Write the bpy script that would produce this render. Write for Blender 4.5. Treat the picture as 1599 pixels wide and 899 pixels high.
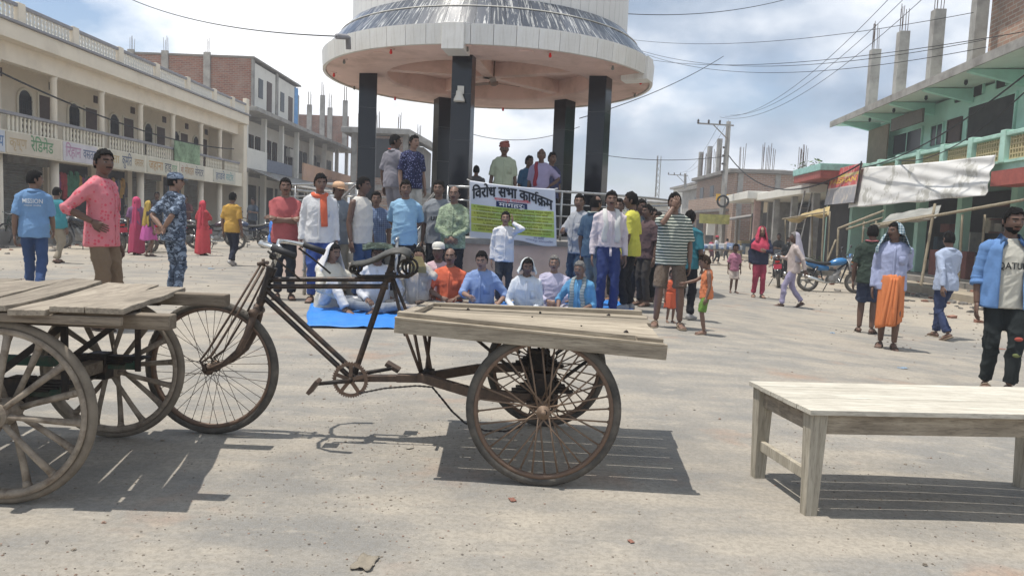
import bpy, bmesh, math, random
import numpy as np
from mathutils import Vector, Matrix, noise, Euler
from math import sin, cos, pi, radians, sqrt, atan2
random.seed(7)
SC = bpy.context.scene
for o in list(bpy.data.objects): bpy.data.objects.remove(o)
COL = SC.collection

# ------------------------------------------------------------------ camera
W, H, F = 1599.0, 899.0, 1155.0            # photograph size and focal length in its pixels
PITCH, ROLL, CAMZ = math.atan((449.5 - 352) / F), radians(2.3), 1.2
fw = Vector((0, cos(PITCH), -sin(PITCH)))
up0 = Vector((0, sin(PITCH), cos(PITCH))); rt0 = Vector((1, 0, 0))
rt = rt0 * cos(ROLL) + up0 * sin(ROLL)
up = -rt0 * sin(ROLL) + up0 * cos(ROLL)
cam = bpy.data.cameras.new('camera'); cam.sensor_width = 36; cam.lens = 36 * F / W
cam.clip_start = 0.05; cam.clip_end = 5000
co = bpy.data.objects.new('camera', cam); COL.objects.link(co)
co.matrix_world = Matrix((( rt.x, up.x, -fw.x, 0), (rt.y, up.y, -fw.y, 0), (rt.z, up.z, -fw.z, CAMZ), (0, 0, 0, 1)))
SC.camera = co

# ------------------------------------------------------------------ sky and sun
SUN = Vector((-0.285, -0.045, 1)).normalized()       # towards the sun
elev = math.asin(SUN.z); azim = atan2(SUN.x, SUN.y)
wd = bpy.data.worlds.new('World'); SC.world = wd; wd.use_nodes = True
wt = wd.node_tree; wn = wt.nodes; wl = wt.links
wn.clear()
def wnode(t, **k):
    n = wn.new(t)
    for a, b in k.items(): setattr(n, a, b)
    return n
w_out = wnode('ShaderNodeOutputWorld')
sky = wnode('ShaderNodeTexSky', sky_type='NISHITA', sun_disc=False, sun_elevation=elev, sun_rotation=azim)
sky.air_density = 1.0; sky.dust_density = 1.6; sky.ozone_density = 1.2
bg1 = wnode('ShaderNodeBackground'); bg1.inputs[1].default_value = 0.10
wl.new(sky.outputs[0], bg1.inputs[0])
tc = wnode('ShaderNodeTexCoord')
sep = wnode('ShaderNodeSeparateXYZ'); wl.new(tc.outputs['Generated'], sep.inputs[0])
def wmath(op, a, b=None, clamp=False):
    n = wnode('ShaderNodeMath', operation=op, use_clamp=clamp)
    for i, q in enumerate((a, b)):
        if q is None: continue
        if isinstance(q, (int, float)): n.inputs[i].default_value = q
        else: wl.new(q, n.inputs[i])
    return n.outputs[0]
zz = wmath('ADD', wmath('MAXIMUM', sep.outputs[2], 0.0), 0.42)
cx = wmath('DIVIDE', sep.outputs[0], zz); cy = wmath('DIVIDE', sep.outputs[1], zz)
cmb = wnode('ShaderNodeCombineXYZ'); wl.new(cx, cmb.inputs[0]); wl.new(cy, cmb.inputs[1]); cmb.inputs[2].default_value = 3.1
def wnoise(scale, detail, rough, off):
    mp = wnode('ShaderNodeMapping'); mp.inputs['Location'].default_value = off
    wl.new(cmb.outputs[0], mp.inputs[0])
    n = wnode('ShaderNodeTexNoise'); n.inputs['Scale'].default_value = scale
    n.inputs['Detail'].default_value = detail; n.inputs['Roughness'].default_value = rough
    wl.new(mp.outputs[0], n.inputs['Vector']); return n.outputs[0]
def wramp(src, pts):
    r = wnode('ShaderNodeValToRGB'); e = r.color_ramp.elements
    while len(e) < len(pts): e.new(0.5)
    for q, (p, c) in zip(e, pts): q.position = p; q.color = c if len(c) == 4 else (*c, 1)
    wl.new(src, r.inputs[0]); return r.outputs[0]
CLOUD_OFF = (2.3, 0.9, 0)
def wdist(px, py, rad):
    """soft spot of sky round the direction of a pixel: 1 in the middle, 0 at rad"""
    v = fw + rt*((px-799.5)/F) - up*((py-449.5)/F); v.normalize()
    n = wnode('ShaderNodeVectorMath', operation='DISTANCE'); wl.new(tc.outputs['Generated'], n.inputs[0]); n.inputs[1].default_value = v
    return wramp(wmath('DIVIDE', n.outputs['Value'], rad), [(0.0, (1, 1, 1)), (1.0, (0, 0, 0))])
base_n = wnoise(2.1, 9, 0.55, CLOUD_OFF)
covn = wmath('SUBTRACT', wmath('ADD', base_n, 0.16), wmath('MULTIPLY', wdist(60, 10, 0.5), 0.42))
covn = wmath('ADD', covn, wmath('MULTIPLY', wdist(390, 50, 0.26), 0.34))
cov = wramp(covn, [(0.40, (0, 0, 0)), (0.60, (1, 1, 1))])
shn = wnoise(2.6, 7, 0.5, (CLOUD_OFF[0] + 0.14, CLOUD_OFF[1] + 0.1, 1.7))
shn = wmath('ADD', shn, wmath('MULTIPLY', wdist(400, 60, 0.34), 0.40))
shade = wramp(shn, [(0.40, (0.24, 0.30, 0.39)), (0.49, (0.35, 0.41, 0.50)), (0.57, (0.56, 0.60, 0.66)), (0.68, (0.85, 0.86, 0.88))])
hz = wnode('ShaderNodeMix', data_type='RGBA'); wl.new(wramp(sep.outputs[2], [(0.0, (1, 1, 1)), (0.16, (0, 0, 0))]), hz.inputs[0])
wl.new(shade, hz.inputs[6]); hz.inputs[7].default_value = (0.44, 0.49, 0.56, 1)
bg2 = wnode('ShaderNodeBackground'); bg2.inputs[1].default_value = 1.0
wl.new(hz.outputs[2], bg2.inputs[0])
mixw = wnode('ShaderNodeMixShader'); wl.new(wmath('MAXIMUM', cov, wramp(sep.outputs[2], [(0.0, (1, 1, 1)), (0.10, (0, 0, 0))])), mixw.inputs[0])
wl.new(bg1.outputs[0], mixw.inputs[1]); wl.new(bg2.outputs[0], mixw.inputs[2])
wl.new(mixw.outputs[0], w_out.inputs[0])
sl = bpy.data.lights.new('sun', 'SUN'); sl.energy = 3.0; sl.angle = radians(0.55); sl.color = (1.0, 0.95, 0.87)
so = bpy.data.objects.new('sun', sl); COL.objects.link(so)
so.rotation_euler = (-SUN).to_track_quat('-Z', 'Y').to_euler()
SC.view_settings.view_transform = 'Standard'; SC.view_settings.look = 'None'
SC.view_settings.exposure = 0.66; SC.view_settings.gamma = 1.0; SC.view_settings.use_curve_mapping = False

# ------------------------------------------------------------------ helpers
def gz(x, y=0):
    """ground height: level, falling 0.3 m towards the right-hand shops"""
    t = min(1, max(0, (x - 1.5) / 5.5)); return -0.3 * t * t * (3 - 2 * t)
def ray(px, py):
    return fw + rt * ((px - 799.5) / F) - up * ((py - 449.5) / F)
def atY(px, py, Y):
    d = ray(px, py); return Vector((0, 0, CAMZ)) + d * (Y / d.y)
def atX(px, py, X):
    d = ray(px, py); return Vector((0, 0, CAMZ)) + d * (X / d.x)
def onground(px, py):
    d = ray(px, py); t = CAMZ / -d.z
    for _ in range(12):
        p = Vector((0, 0, CAMZ)) + d * t; t = (CAMZ - gz(p.x, p.y)) / -d.z
    return Vector((0, 0, CAMZ)) + d * t
def link(o, parent=None):
    COL.objects.link(o)
    if parent is not None: o.parent = parent
    return o
def tag(o, label=None, cat=None, group=None, kind=None):
    if label: o['label'] = label
    if cat: o['category'] = cat
    if group: o['group'] = group
    if kind: o['kind'] = kind
    return o
def thing(name, loc, rz, label, cat, group=None):
    o = bpy.data.objects.new(name, None); o.empty_display_size = 0.2
    o.location = loc; o.rotation_euler = (0, 0, rz); link(o)
    return tag(o, label, cat, group)
def copy_tree(o, parent=None):
    c = o.copy(); COL.objects.link(c); c.parent = parent
    for ch in o.children: copy_tree(ch, c)
    return c
def inst(o, loc, rot=None, scale=None, parent=None):
    c = o.copy(); COL.objects.link(c); c.parent = parent if parent is not None else o.parent
    c.location = loc
    if rot is not None: c.rotation_euler = rot
    if scale is not None: c.scale = scale
    return c
class MB:
    def __init__(s): s.v = []; s.f = []; s.m = []; s.cm = 0
    def add(s, vs, fs):
        o = len(s.v); s.v += [tuple(p) for p in vs]; s.f += [tuple(i + o for i in q) for q in fs]; s.m += [s.cm] * len(fs); return s
    def bx(s, x0, x1, y0, y1, z0, z1):
        return s.add([(x0,y0,z0),(x1,y0,z0),(x1,y1,z0),(x0,y1,z0),(x0,y0,z1),(x1,y0,z1),(x1,y1,z1),(x0,y1,z1)],
                     [(0,3,2,1),(4,5,6,7),(0,1,5,4),(1,2,6,5),(2,3,7,6),(3,0,4,7)])
    def box(s, c, size, rot=None):
        m = Euler(rot).to_matrix() if rot else Matrix.Identity(3); c = Vector(c)
        a, b, d = size[0]/2, size[1]/2, size[2]/2
        P = [c + m @ Vector((x*a, y*b, z*d)) for z in (-1,1) for x, y in ((-1,-1),(1,-1),(1,1),(-1,1))]
        return s.add(P, [(0,3,2,1),(4,5,6,7),(0,1,5,4),(1,2,6,5),(2,3,7,6),(3,0,4,7)])
    def beam(s, a, b, w, h, upv=(0,0,1), roll=0):
        """box from a to b, w across, h along upv"""
        a = Vector(a); b = Vector(b); t = (b-a).normalized(); u = Vector(upv)
        x = t.cross(u)
        if x.length < 1e-4: x = t.cross(Vector((1,0,0)))
        x.normalize(); z = x.cross(t).normalized()
        if roll: q = Matrix.Rotation(roll, 3, t); x = q @ x; z = q @ z
        P = [p + x*(i*w/2) + z*(j*h/2) for p in (a, b) for i, j in ((-1,-1),(1,-1),(1,1),(-1,1))]
        return s.add(P, [(0,1,2,3),(7,6,5,4),(0,4,5,1),(1,5,6,2),(2,6,7,3),(3,7,4,0)])
    def tube(s, pts, r, n=8, cap=True, closed=False, flat=1.0, ref=None):
        pts = [Vector(p) for p in pts]; k = len(pts)
        rs = r if isinstance(r, (list, tuple)) else [r]*k
        prev = None; V = []
        for i, p in enumerate(pts):
            if closed: t = pts[(i+1) % k] - pts[i-1]
            else: t = pts[min(i+1, k-1)] - pts[max(i-1, 0)]
            t = t.normalized() if t.length > 1e-9 else Vector((0,0,1))
            if prev is None:
                g = Vector(ref) if ref else (Vector((0,0,1)) if abs(t.z) < 0.9 else Vector((1,0,0)))
                a = (g - t*g.dot(t)).normalized()
            else:
                a = prev - t*prev.dot(t)
                a = a.normalized() if a.length > 1e-6 else prev
            prev = a; b = t.cross(a)
            for j in range(n):
                w = 2*pi*j/n; V.append(p + a*(cos(w)*rs[i]) + b*(sin(w)*rs[i]*flat))
        Fc = []
        for i in range(k if closed else k-1):
            for j in range(n):
                i2 = (i+1) % k; Fc.append((i*n+j, i*n+(j+1)%n, i2*n+(j+1)%n, i2*n+j))
        if cap and not closed:
            Fc.append(tuple(reversed(range(n)))); Fc.append(tuple(range((k-1)*n, k*n)))
        return s.add(V, Fc)
    def loft(s, rings, caps=True, closed=False):
        n = len(rings[0]); k = len(rings); V = [p for r in rings for p in r]; Fc = []
        for i in range(k if closed else k-1):
            for j in range(n):
                i2 = (i+1) % k; Fc.append((i*n+j, i*n+(j+1)%n, i2*n+(j+1)%n, i2*n+j))
        if caps and not closed: Fc.append(tuple(reversed(range(n)))); Fc.append(tuple(range((k-1)*n, k*n)))
        return s.add(V, Fc)
    def lathe(s, prof, n=24, mat=None, caps=True, closed=False, a0=0.0):
        rings = []
        for r, z in prof:
            R = [Vector((r*cos(a0+2*pi*j/n), r*sin(a0+2*pi*j/n), z)) for j in range(n)]
            rings.append([mat @ p for p in R] if mat else R)
        return s.loft(rings, caps, closed)
    def sphere(s, c, r, n=10, m=7, sc=(1,1,1)):
        c = Vector(c); rings = []
        for i in range(m+1):
            t = -pi/2 + pi*(i+0.02)/(m+0.04)
            rings.append([c + Vector((r*sc[0]*cos(t)*cos(2*pi*j/n), r*sc[1]*cos(t)*sin(2*pi*j/n), r*sc[2]*sin(t))) for j in range(n)])
        return s.loft(rings)
    def grid(s, fn, nu, nv, thick=None):
        V = [fn(i/nu, j/nv) for j in range(nv+1) for i in range(nu+1)]
        Fc = [(j*(nu+1)+i, j*(nu+1)+i+1, (j+1)*(nu+1)+i+1, (j+1)*(nu+1)+i) for j in range(nv) for i in range(nu)]
        return s.add(V, Fc)
    def mesh(s, name, mats, smooth=False):
        me = bpy.data.meshes.new(name); me.from_pydata(s.v, [], s.f)
        for m in (mats if isinstance(mats, (list, tuple)) else [mats]): me.materials.append(m)
        if any(s.m): me.polygons.foreach_set('material_index', s.m)
        if smooth: me.polygons.foreach_set('use_smooth', [True]*len(s.f))
        me.update(); return me
    def build(s, name, mats, parent=None, smooth=False, bevel=0, loc=None, rot=None, solid=0, auto=0):
        o = bpy.data.objects.new(name, s.mesh(name, mats, smooth)); link(o, parent)
        if loc is not None: o.location = loc
        if rot is not None: o.rotation_euler = rot
        if solid:
            m = o.modifiers.new('s', 'SOLIDIFY'); m.thickness = solid; m.offset = 0
        if bevel:
            m = o.modifiers.new('b', 'BEVEL'); m.width = bevel; m.segments = 2; m.limit_method = 'ANGLE'; m.angle_limit = radians(40)
        if auto: o.data.set_sharp_from_angle(angle=radians(auto))
        return o
def bxo(name, m, parent, x0, x1, y0, y1, z0, z1, bevel=0):
    return MB().bx(x0, x1, y0, y1, z0, z1).build(name, m, parent, bevel=bevel)

# ------------------------------------------------------------------ materials
MATS = {}
class NT:
    def __init__(s, name):
        s.m = bpy.data.materials.new(name); s.m.use_nodes = True; s.t = s.m.node_tree; s.n = s.t.nodes; s.l = s.t.links
        s.b = s.n['Principled BSDF']; s.tc = s.n.new('ShaderNodeTexCoord'); s.vec = s.tc.outputs['Object']
    def node(s, t, **k):
        n = s.n.new(t)
        for a, b in k.items(): setattr(n, a, b)
        return n
    def put(s, sock, v):
        if hasattr(v, 'links') or hasattr(v, 'is_output'): s.l.new(v, sock)
        elif isinstance(v, (tuple, list)) and len(v) == 3 and sock.type == 'RGBA': sock.default_value = (*v, 1)
        else: sock.default_value = v
    def map(s, scale=(1,1,1), loc=(0,0,0), rot=(0,0,0), src=None):
        n = s.node('ShaderNodeMapping'); n.inputs['Scale'].default_value = scale; n.inputs['Location'].default_value = loc
        n.inputs['Rotation'].default_value = rot; s.l.new(src or s.vec, n.inputs[0]); return n.outputs[0]
    def noise(s, scale, detail=4, rough=0.55, vec=None, dist=0):
        n = s.node('ShaderNodeTexNoise'); n.inputs['Scale'].default_value = scale; n.inputs['Detail'].default_value = detail
        n.inputs['Roughness'].default_value = rough; n.inputs['Distortion'].default_value = dist
        s.l.new(vec or s.vec, n.inputs['Vector']); return n.outputs[0]
    def voro(s, scale, vec=None, feature='F1', out='Distance'):
        n = s.node('ShaderNodeTexVoronoi', feature=feature); n.inputs['Scale'].default_value = scale
        s.l.new(vec or s.vec, n.inputs['Vector']); return n.outputs[out]
    def ramp(s, src, pts, const=False):
        r = s.node('ShaderNodeValToRGB'); e = r.color_ramp.elements
        if const: r.color_ramp.interpolation = 'CONSTANT'
        while len(e) < len(pts): e.new(0.5)
        for q, (p, c) in zip(e, pts):
            q.position = p
            if isinstance(c, (int, float)): c = (c, c, c)
            q.color = (*c, 1)
        s.l.new(src, r.inputs[0]); return r.outputs[0]
    def mix(s, fac, a, b, mode='MIX'):
        n = s.node('ShaderNodeMix', data_type='RGBA', blend_type=mode)
        s.put(n.inputs[0], fac); s.put(n.inputs[6], a); s.put(n.inputs[7], b); return n.outputs[2]
    def math(s, op, a, b=0.0, clamp=False):
        n = s.node('ShaderNodeMath', operation=op, use_clamp=clamp); s.put(n.inputs[0], a); s.put(n.inputs[1], b); return n.outputs[0]
    def rnd(s):
        return s.node('ShaderNodeObjectInfo').outputs['Random']
    def sep(s, v=None):
        n = s.node('ShaderNodeSeparateXYZ'); s.l.new(v or s.vec, n.inputs[0]); return n.outputs
    def bump(s, h, strength=0.3, dist=0.01):
        n = s.node('ShaderNodeBump'); n.inputs['Strength'].default_value = strength; n.inputs['Distance'].default_value = dist
        s.l.new(h, n.inputs['Height']); s.l.new(n.outputs[0], s.b.inputs['Normal'])
    def done(s, col, rough=0.8, metal=0.0, spec=None, alpha=None):
        s.put(s.b.inputs['Base Color'], col); s.put(s.b.inputs['Roughness'], rough); s.put(s.b.inputs['Metallic'], metal)
        if spec is not None: s.b.inputs['Specular IOR Level'].default_value = spec
        return s.m
def hs(c, k): return tuple(min(1, max(0, x*k)) for x in c)
def M(name, c, rough=0.8, var=0.18, scale=6.0, bump=0.15, metal=0.0, dirt=None, dscale=2.0, dlev=(0.45, 0.7), rnd=0.0, spec=0.3, bscale=None, bdist=0.004):
    """plain painted / cast surface with blotches, optional dirt patches and per-object variation"""
    if name in MATS: return MATS[name]
    s = NT(name)
    col = s.mix(s.ramp(s.noise(scale, 6, 0.6), [(0.3, 0), (0.7, 1)]), hs(c, 1-var), hs(c, 1+var))
    if dirt: col = s.mix(s.ramp(s.noise(dscale, 7, 0.65), [(dlev[0], 0), (dlev[1], 0.85)]), col, dirt)
    if rnd:
        col = s.mix(1.0, col, s.ramp(s.rnd(), [(0, 1-rnd), (1, 1.0)]), 'MULTIPLY')
    if bump: s.bump(s.noise(bscale or scale*6, 5, 0.6), bump, bdist)
    MATS[name] = s.done(col, rough, metal, spec); return MATS[name]
# ------------------------------------------------------------------ shared materials
def wood(name, light, dark, axis=0, scale=1.0, rnd=0.35, rough=0.85):
    s = NT(name); st = [9*scale]*3; st[axis] = 0.7*scale
    off = s.node('ShaderNodeVectorMath', operation='ADD'); s.l.new(s.vec, off.inputs[0])
    cmb = s.node('ShaderNodeCombineXYZ'); r = s.math('MULTIPLY', s.rnd(), 37.0)
    for i in range(3): s.l.new(r, cmb.inputs[i])
    s.l.new(cmb.outputs[0], off.inputs[1])
    v = s.map(tuple(st), src=off.outputs[0])
    g = s.noise(3.2, 9, 0.68, v, 0.6)
    fine = s.noise(14, 6, 0.7, v)
    col = s.mix(s.ramp(g, [(0.33, 0), (0.62, 1)]), dark, light)
    col = s.mix(s.math('MULTIPLY', s.ramp(fine, [(0.35, 0.75), (0.5, 0)]), 0.8), col, hs(dark, 0.55))
    blot = s.noise(5.0*scale, 4, 0.6, off.outputs[0])
    col = s.mix(s.ramp(blot, [(0.5, 0), (0.75, 0.45)]), col, hs(dark, 0.8))
    col = s.mix(1.0, col, s.ramp(s.rnd(), [(0, 1-rnd), (1, 1.0)]), 'MULTIPLY')
    s.bump(s.mix(0.5, g, fine), 0.55, 0.004)
    MATS[name] = s.done(col, rough, 0, 0.25); return MATS[name]
wood_deck = wood('weathered_plank', (0.50, 0.43, 0.33), (0.27, 0.225, 0.17), 0)
wood_deck_y = wood('weathered_plank_across', (0.47, 0.405, 0.32), (0.25, 0.21, 0.165), 1)
wood_beam = wood('weathered_beam', (0.32, 0.265, 0.20), (0.16, 0.125, 0.095), 0)
wood_bench = wood('bleached_bench_wood', (0.62, 0.585, 0.50), (0.44, 0.40, 0.33), 0, rnd=0.15)
wood_leg = wood('bench_leg_wood', (0.50, 0.455, 0.37), (0.32, 0.285, 0.225), 2, rnd=0.15)
bamboo = wood('bamboo_pole_wood', (0.40, 0.345, 0.25), (0.22, 0.18, 0.125), 2, scale=1.5)
def rusty(name, base, rust, lev=(0.4, 0.65), rough=0.6, metal=0.35, sc=14):
    s = NT(name)
    n = s.noise(sc, 8, 0.68); n2 = s.noise(sc*4, 5, 0.7)
    col = s.mix(s.ramp(n, [(lev[0], 0), (lev[1], 1)]), base, s.mix(n2, hs(rust, 0.55), hs(rust, 1.35)))
    s.bump(n2, 0.4, 0.0015)
    MATS[name] = s.done(col, s.ramp(n, [(0.3, rough*0.75), (0.7, min(1, rough*1.35))]), metal, 0.4); return MATS[name]
frame_paint = rusty('worn_dark_frame_paint', (0.035, 0.03, 0.028), (0.14, 0.085, 0.055), (0.46, 0.72), 0.45, 0.25)
rust_rim = rusty('rusty_rim_steel', (0.15, 0.105, 0.078), (0.235, 0.155, 0.11), (0.3, 0.7), 0.7, 0.3)
rust_spoke = rusty('rusty_spoke_steel', (0.18, 0.13, 0.095), (0.25, 0.17, 0.115), (0.3, 0.7), 0.6, 0.3)
dark_spoke = rusty('dull_spoke_steel', (0.10, 0.085, 0.07), (0.19, 0.13, 0.09), (0.4, 0.7), 0.5, 0.5)
fork_rust = rusty('brown_fork_paint', (0.075, 0.055, 0.044), (0.165, 0.112, 0.08), (0.35, 0.7), 0.6, 0.25)
chrome = rusty('dull_chrome', (0.62, 0.62, 0.60), (0.30, 0.25, 0.2), (0.58, 0.8), 0.25, 0.9)
black_iron = rusty('black_iron', (0.028, 0.025, 0.023), (0.11, 0.075, 0.055), (0.48, 0.75), 0.6, 0.3)
def dusty_rubber(name='dusty_rubber', base=(0.035, 0.035, 0.036), dust=(0.21, 0.185, 0.15), lev=(0.35, 0.75)):
    s = NT(name); n = s.noise(9, 7, 0.65)
    s.bump(s.noise(60, 4, 0.6), 0.3, 0.001)
    MATS[name] = s.done(s.mix(s.ramp(n, [(lev[0], 0.12), (lev[1], 0.75)]), base, dust), 0.85, 0, 0.25); return MATS[name]
rubber = dusty_rubber(); cart_tyre = dusty_rubber('dust_caked_tyre', (0.09, 0.075, 0.06), (0.27, 0.23, 0.18), (0.25, 0.6))
cart_spoke = M('mud_caked_spoke', (0.28, 0.235, 0.185), 0.9, 0.3, 18, 0.5, dirt=(0.12, 0.085, 0.06), dscale=14, dlev=(0.5, 0.7))
green_paint = M('worn_green_paint', (0.035, 0.085, 0.06), 0.6, 0.3, 10, 0.2, dirt=(0.13, 0.1, 0.075), dscale=12)
black_grip = M('black_rubber_grip', (0.03, 0.03, 0.032), 0.6, 0.2, 30, 0.2)
leather = M('cracked_black_saddle', (0.05, 0.05, 0.047), 0.55, 0.35, 25, 0.5, dirt=(0.13, 0.12, 0.105), dscale=8)
white_tile = None
concrete = M('raw_concrete', (0.34, 0.325, 0.30), 0.9, 0.16, 3, 0.3, dirt=(0.17, 0.16, 0.145), dscale=1.3)
dark_concrete = M('weathered_concrete', (0.24, 0.225, 0.205), 0.92, 0.2, 3, 0.3, dirt=(0.11, 0.10, 0.09), dscale=1.5)
cream = M('cream_paint', (0.76, 0.68, 0.55), 0.85, 0.05, 2, 0.08, dirt=(0.55, 0.48, 0.38), dscale=0.9, dlev=(0.52, 0.85))
cream_light = M('pale_cream_paint', (0.74, 0.69, 0.57), 0.85, 0.05, 2, 0.08, dirt=(0.54, 0.49, 0.40), dscale=1.1, dlev=(0.5, 0.85))
white_paint = M('dirty_white_paint', (0.70, 0.68, 0.62), 0.85, 0.05, 2, 0.08, dirt=(0.40, 0.39, 0.35), dscale=1.0, dlev=(0.52, 0.85))
grey_paint = M('grey_paint', (0.28, 0.275, 0.29), 0.8, 0.1, 3, 0.1)
dark_glass = M('dark_window_glass', (0.02, 0.023, 0.027), 0.35, 0.1, 2, 0, spec=0.25)
dark_wood = M('dark_brown_shutter', (0.075, 0.045, 0.035), 0.6, 0.25, 5, 0.2)
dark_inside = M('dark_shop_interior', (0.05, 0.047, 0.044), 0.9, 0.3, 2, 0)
rebar = M('rusty_rebar', (0.10, 0.06, 0.042), 0.8, 0.3, 30, 0)
steel_rail = rusty('stainless_rail', (0.42, 0.42, 0.41), (0.33, 0.28, 0.22), (0.6, 0.8), 0.3, 0.85)
black_cable = M('black_cable', (0.02, 0.02, 0.021), 0.7, 0.1, 5, 0)
tin = M('weathered_tin', (0.30, 0.295, 0.28), 0.6, 0.2, 3, 0.1, metal=0.3, dirt=(0.2, 0.14, 0.1), dscale=2)
def brick_mat(name, c1=(0.30, 0.125, 0.08), c2=(0.20, 0.085, 0.058), mortar=(0.27, 0.24, 0.205), swap=False, sc=1.0, pale=0.3):
    s = NT(name)
    v = s.vec
    x = s.sep(); cmb = s.node('ShaderNodeCombineXYZ')
    s.l.new(x[1] if swap else x[0], cmb.inputs[0]); s.l.new(x[2], cmb.inputs[1])
    b = s.node('ShaderNodeTexBrick'); s.l.new(cmb.outputs[0], b.inputs['Vector'])
    b.inputs['Scale'].default_value = 1.0; b.inputs['Brick Width'].default_value = 0.24*sc; b.inputs['Row Height'].default_value = 0.085*sc
    b.inputs['Mortar Size'].default_value = 0.011*sc; b.inputs['Mortar Smooth'].default_value = 0.2
    s.put(b.inputs['Color1'], c1); s.put(b.inputs['Color2'], c2); s.put(b.inputs['Mortar'], mortar)
    n = s.noise(1.4, 6, 0.65); n2 = s.voro(3.2)
    col = s.mix(s.ramp(n, [(0.45, 0), (0.75, pale)]), b.outputs[0], (0.36, 0.30, 0.25))
    col = s.mix(s.ramp(s.noise(7, 4, 0.7), [(0.55, 0), (0.8, 0.6)]), col, (0.13, 0.08, 0.065))
    s.bump(b.outputs['Fac'], -0.6, 0.012)
    MATS[name] = s.done(col, 0.9, 0, 0.2); return MATS[name]
brick = brick_mat('red_brick', pale=0.5, sc=1.3); brick_y = brick_mat('red_brick_side', swap=True, pale=0.5, sc=1.3); brick_pale = brick_mat('dusty_brick', (0.40, 0.235, 0.17), (0.27, 0.155, 0.115), (0.40, 0.36, 0.30), sc=1.7, pale=0.5)
brick_pale_y = brick_mat('dusty_brick_side', (0.40, 0.25, 0.18), (0.29, 0.18, 0.13), (0.40, 0.36, 0.30), swap=True, sc=1.7, pale=0.5)
# ------------------------------------------------------------------ ground
def ground_mat():
    s = NT('dusty_asphalt'); s.vec = s.tc.outputs['Object']
    big = s.noise(0.33, 6, 0.6); mid = s.noise(1.7, 7, 0.62); fine = s.noise(38, 5, 0.7); grit = s.noise(150, 3, 0.7)
    trk = s.noise(2.2, 6, 0.65, s.map((0.22, 1.5, 1), rot=(0, 0, 0.12)))
    dust = s.mix(mid, (0.30, 0.27, 0.226), (0.385, 0.345, 0.29)); tar = s.mix(mid, (0.185, 0.18, 0.17), (0.27, 0.26, 0.242))
    f = s.ramp(s.math('ADD', s.math('ADD', s.math('MULTIPLY', big, 0.45), s.math('MULTIPLY', mid, 0.25)), s.math('MULTIPLY', trk, 0.35)), [(0.46, 0), (0.57, 1)])
    col = s.mix(f, tar, dust)
    x = s.sep()
    # loose sand towards both shop fronts
    ax = s.math('ABSOLUTE', s.math('ADD', x[0], 1.5))
    edge = s.ramp(s.math('ADD', s.math('DIVIDE', ax, 30.0), s.math('MULTIPLY', big, 0.25)), [(0.36, 0), (0.52, 0.85)])
    col = s.mix(edge, col, s.mix(mid, (0.37, 0.32, 0.25), (0.46, 0.40, 0.32)))
    stain = s.ramp(s.noise(0.9, 5, 0.7, s.map((1, 1, 1), (7, 3, 0))), [(0.52, 0), (0.66, 0.6)])
    col = s.mix(stain, col, (0.19, 0.185, 0.175))
    blot = s.ramp(s.noise(3.4, 6, 0.7, s.map((1, 1.6, 1), (3, 11, 0))), [(0.55, 0), (0.68, 0.55)])
    col = s.mix(blot, col, (0.42, 0.375, 0.31))
    red = s.ramp(s.noise(1.3, 4, 0.6, s.map((1, 1, 1), (17, 23, 0))), [(0.60, 0), (0.76, 0.55)])
    col = s.mix(red, col, (0.34, 0.20, 0.13))
    sp = s.voro(55, feature='F1'); pebcol = s.voro(55, feature='F1', out='Color')
    thin = s.math('GREATER_THAN', s.sep(pebcol)[0], 0.72)
    col = s.mix(s.math('MULTIPLY', s.math('MULTIPLY', s.ramp(sp, [(0.12, 1), (0.3, 0)]), thin), 0.32), col, (0.14, 0.12, 0.10))
    col = s.mix(s.ramp(fine, [(0.42, 0.35), (0.56, 0)]), col, (0.16, 0.145, 0.12))
    col = s.mix(s.ramp(grit, [(0.5, 0), (0.7, 0.35)]), col, (0.47, 0.43, 0.36))
    s.bump(s.mix(0.5, fine, grit), 0.5, 0.006)
    return s.done(col, 0.95, 0, 0.2)
xs = sorted(set([-900, -500, -250, -120, -60, -35] + [-24 + i for i in range(49)] + [1.5 + 0.4*i for i in range(15)] + [35, 60, 120, 250, 500, 900]))
ys = [-40, -15, -5] + list(range(0, 60, 2)) + [60, 70, 85, 110, 150, 220, 350, 600, 1000, 1800]
gm = MB(); gm.add([(x, y, gz(x)) for y in ys for x in xs], [(j*len(xs)+i, j*len(xs)+i+1, (j+1)*len(xs)+i+1, (j+1)*len(xs)+i) for j in range(len(ys)-1) for i in range(len(xs)-1)])
ground = gm.build('ground', ground_mat(), smooth=True); ground['kind'] = 'structure'
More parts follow.
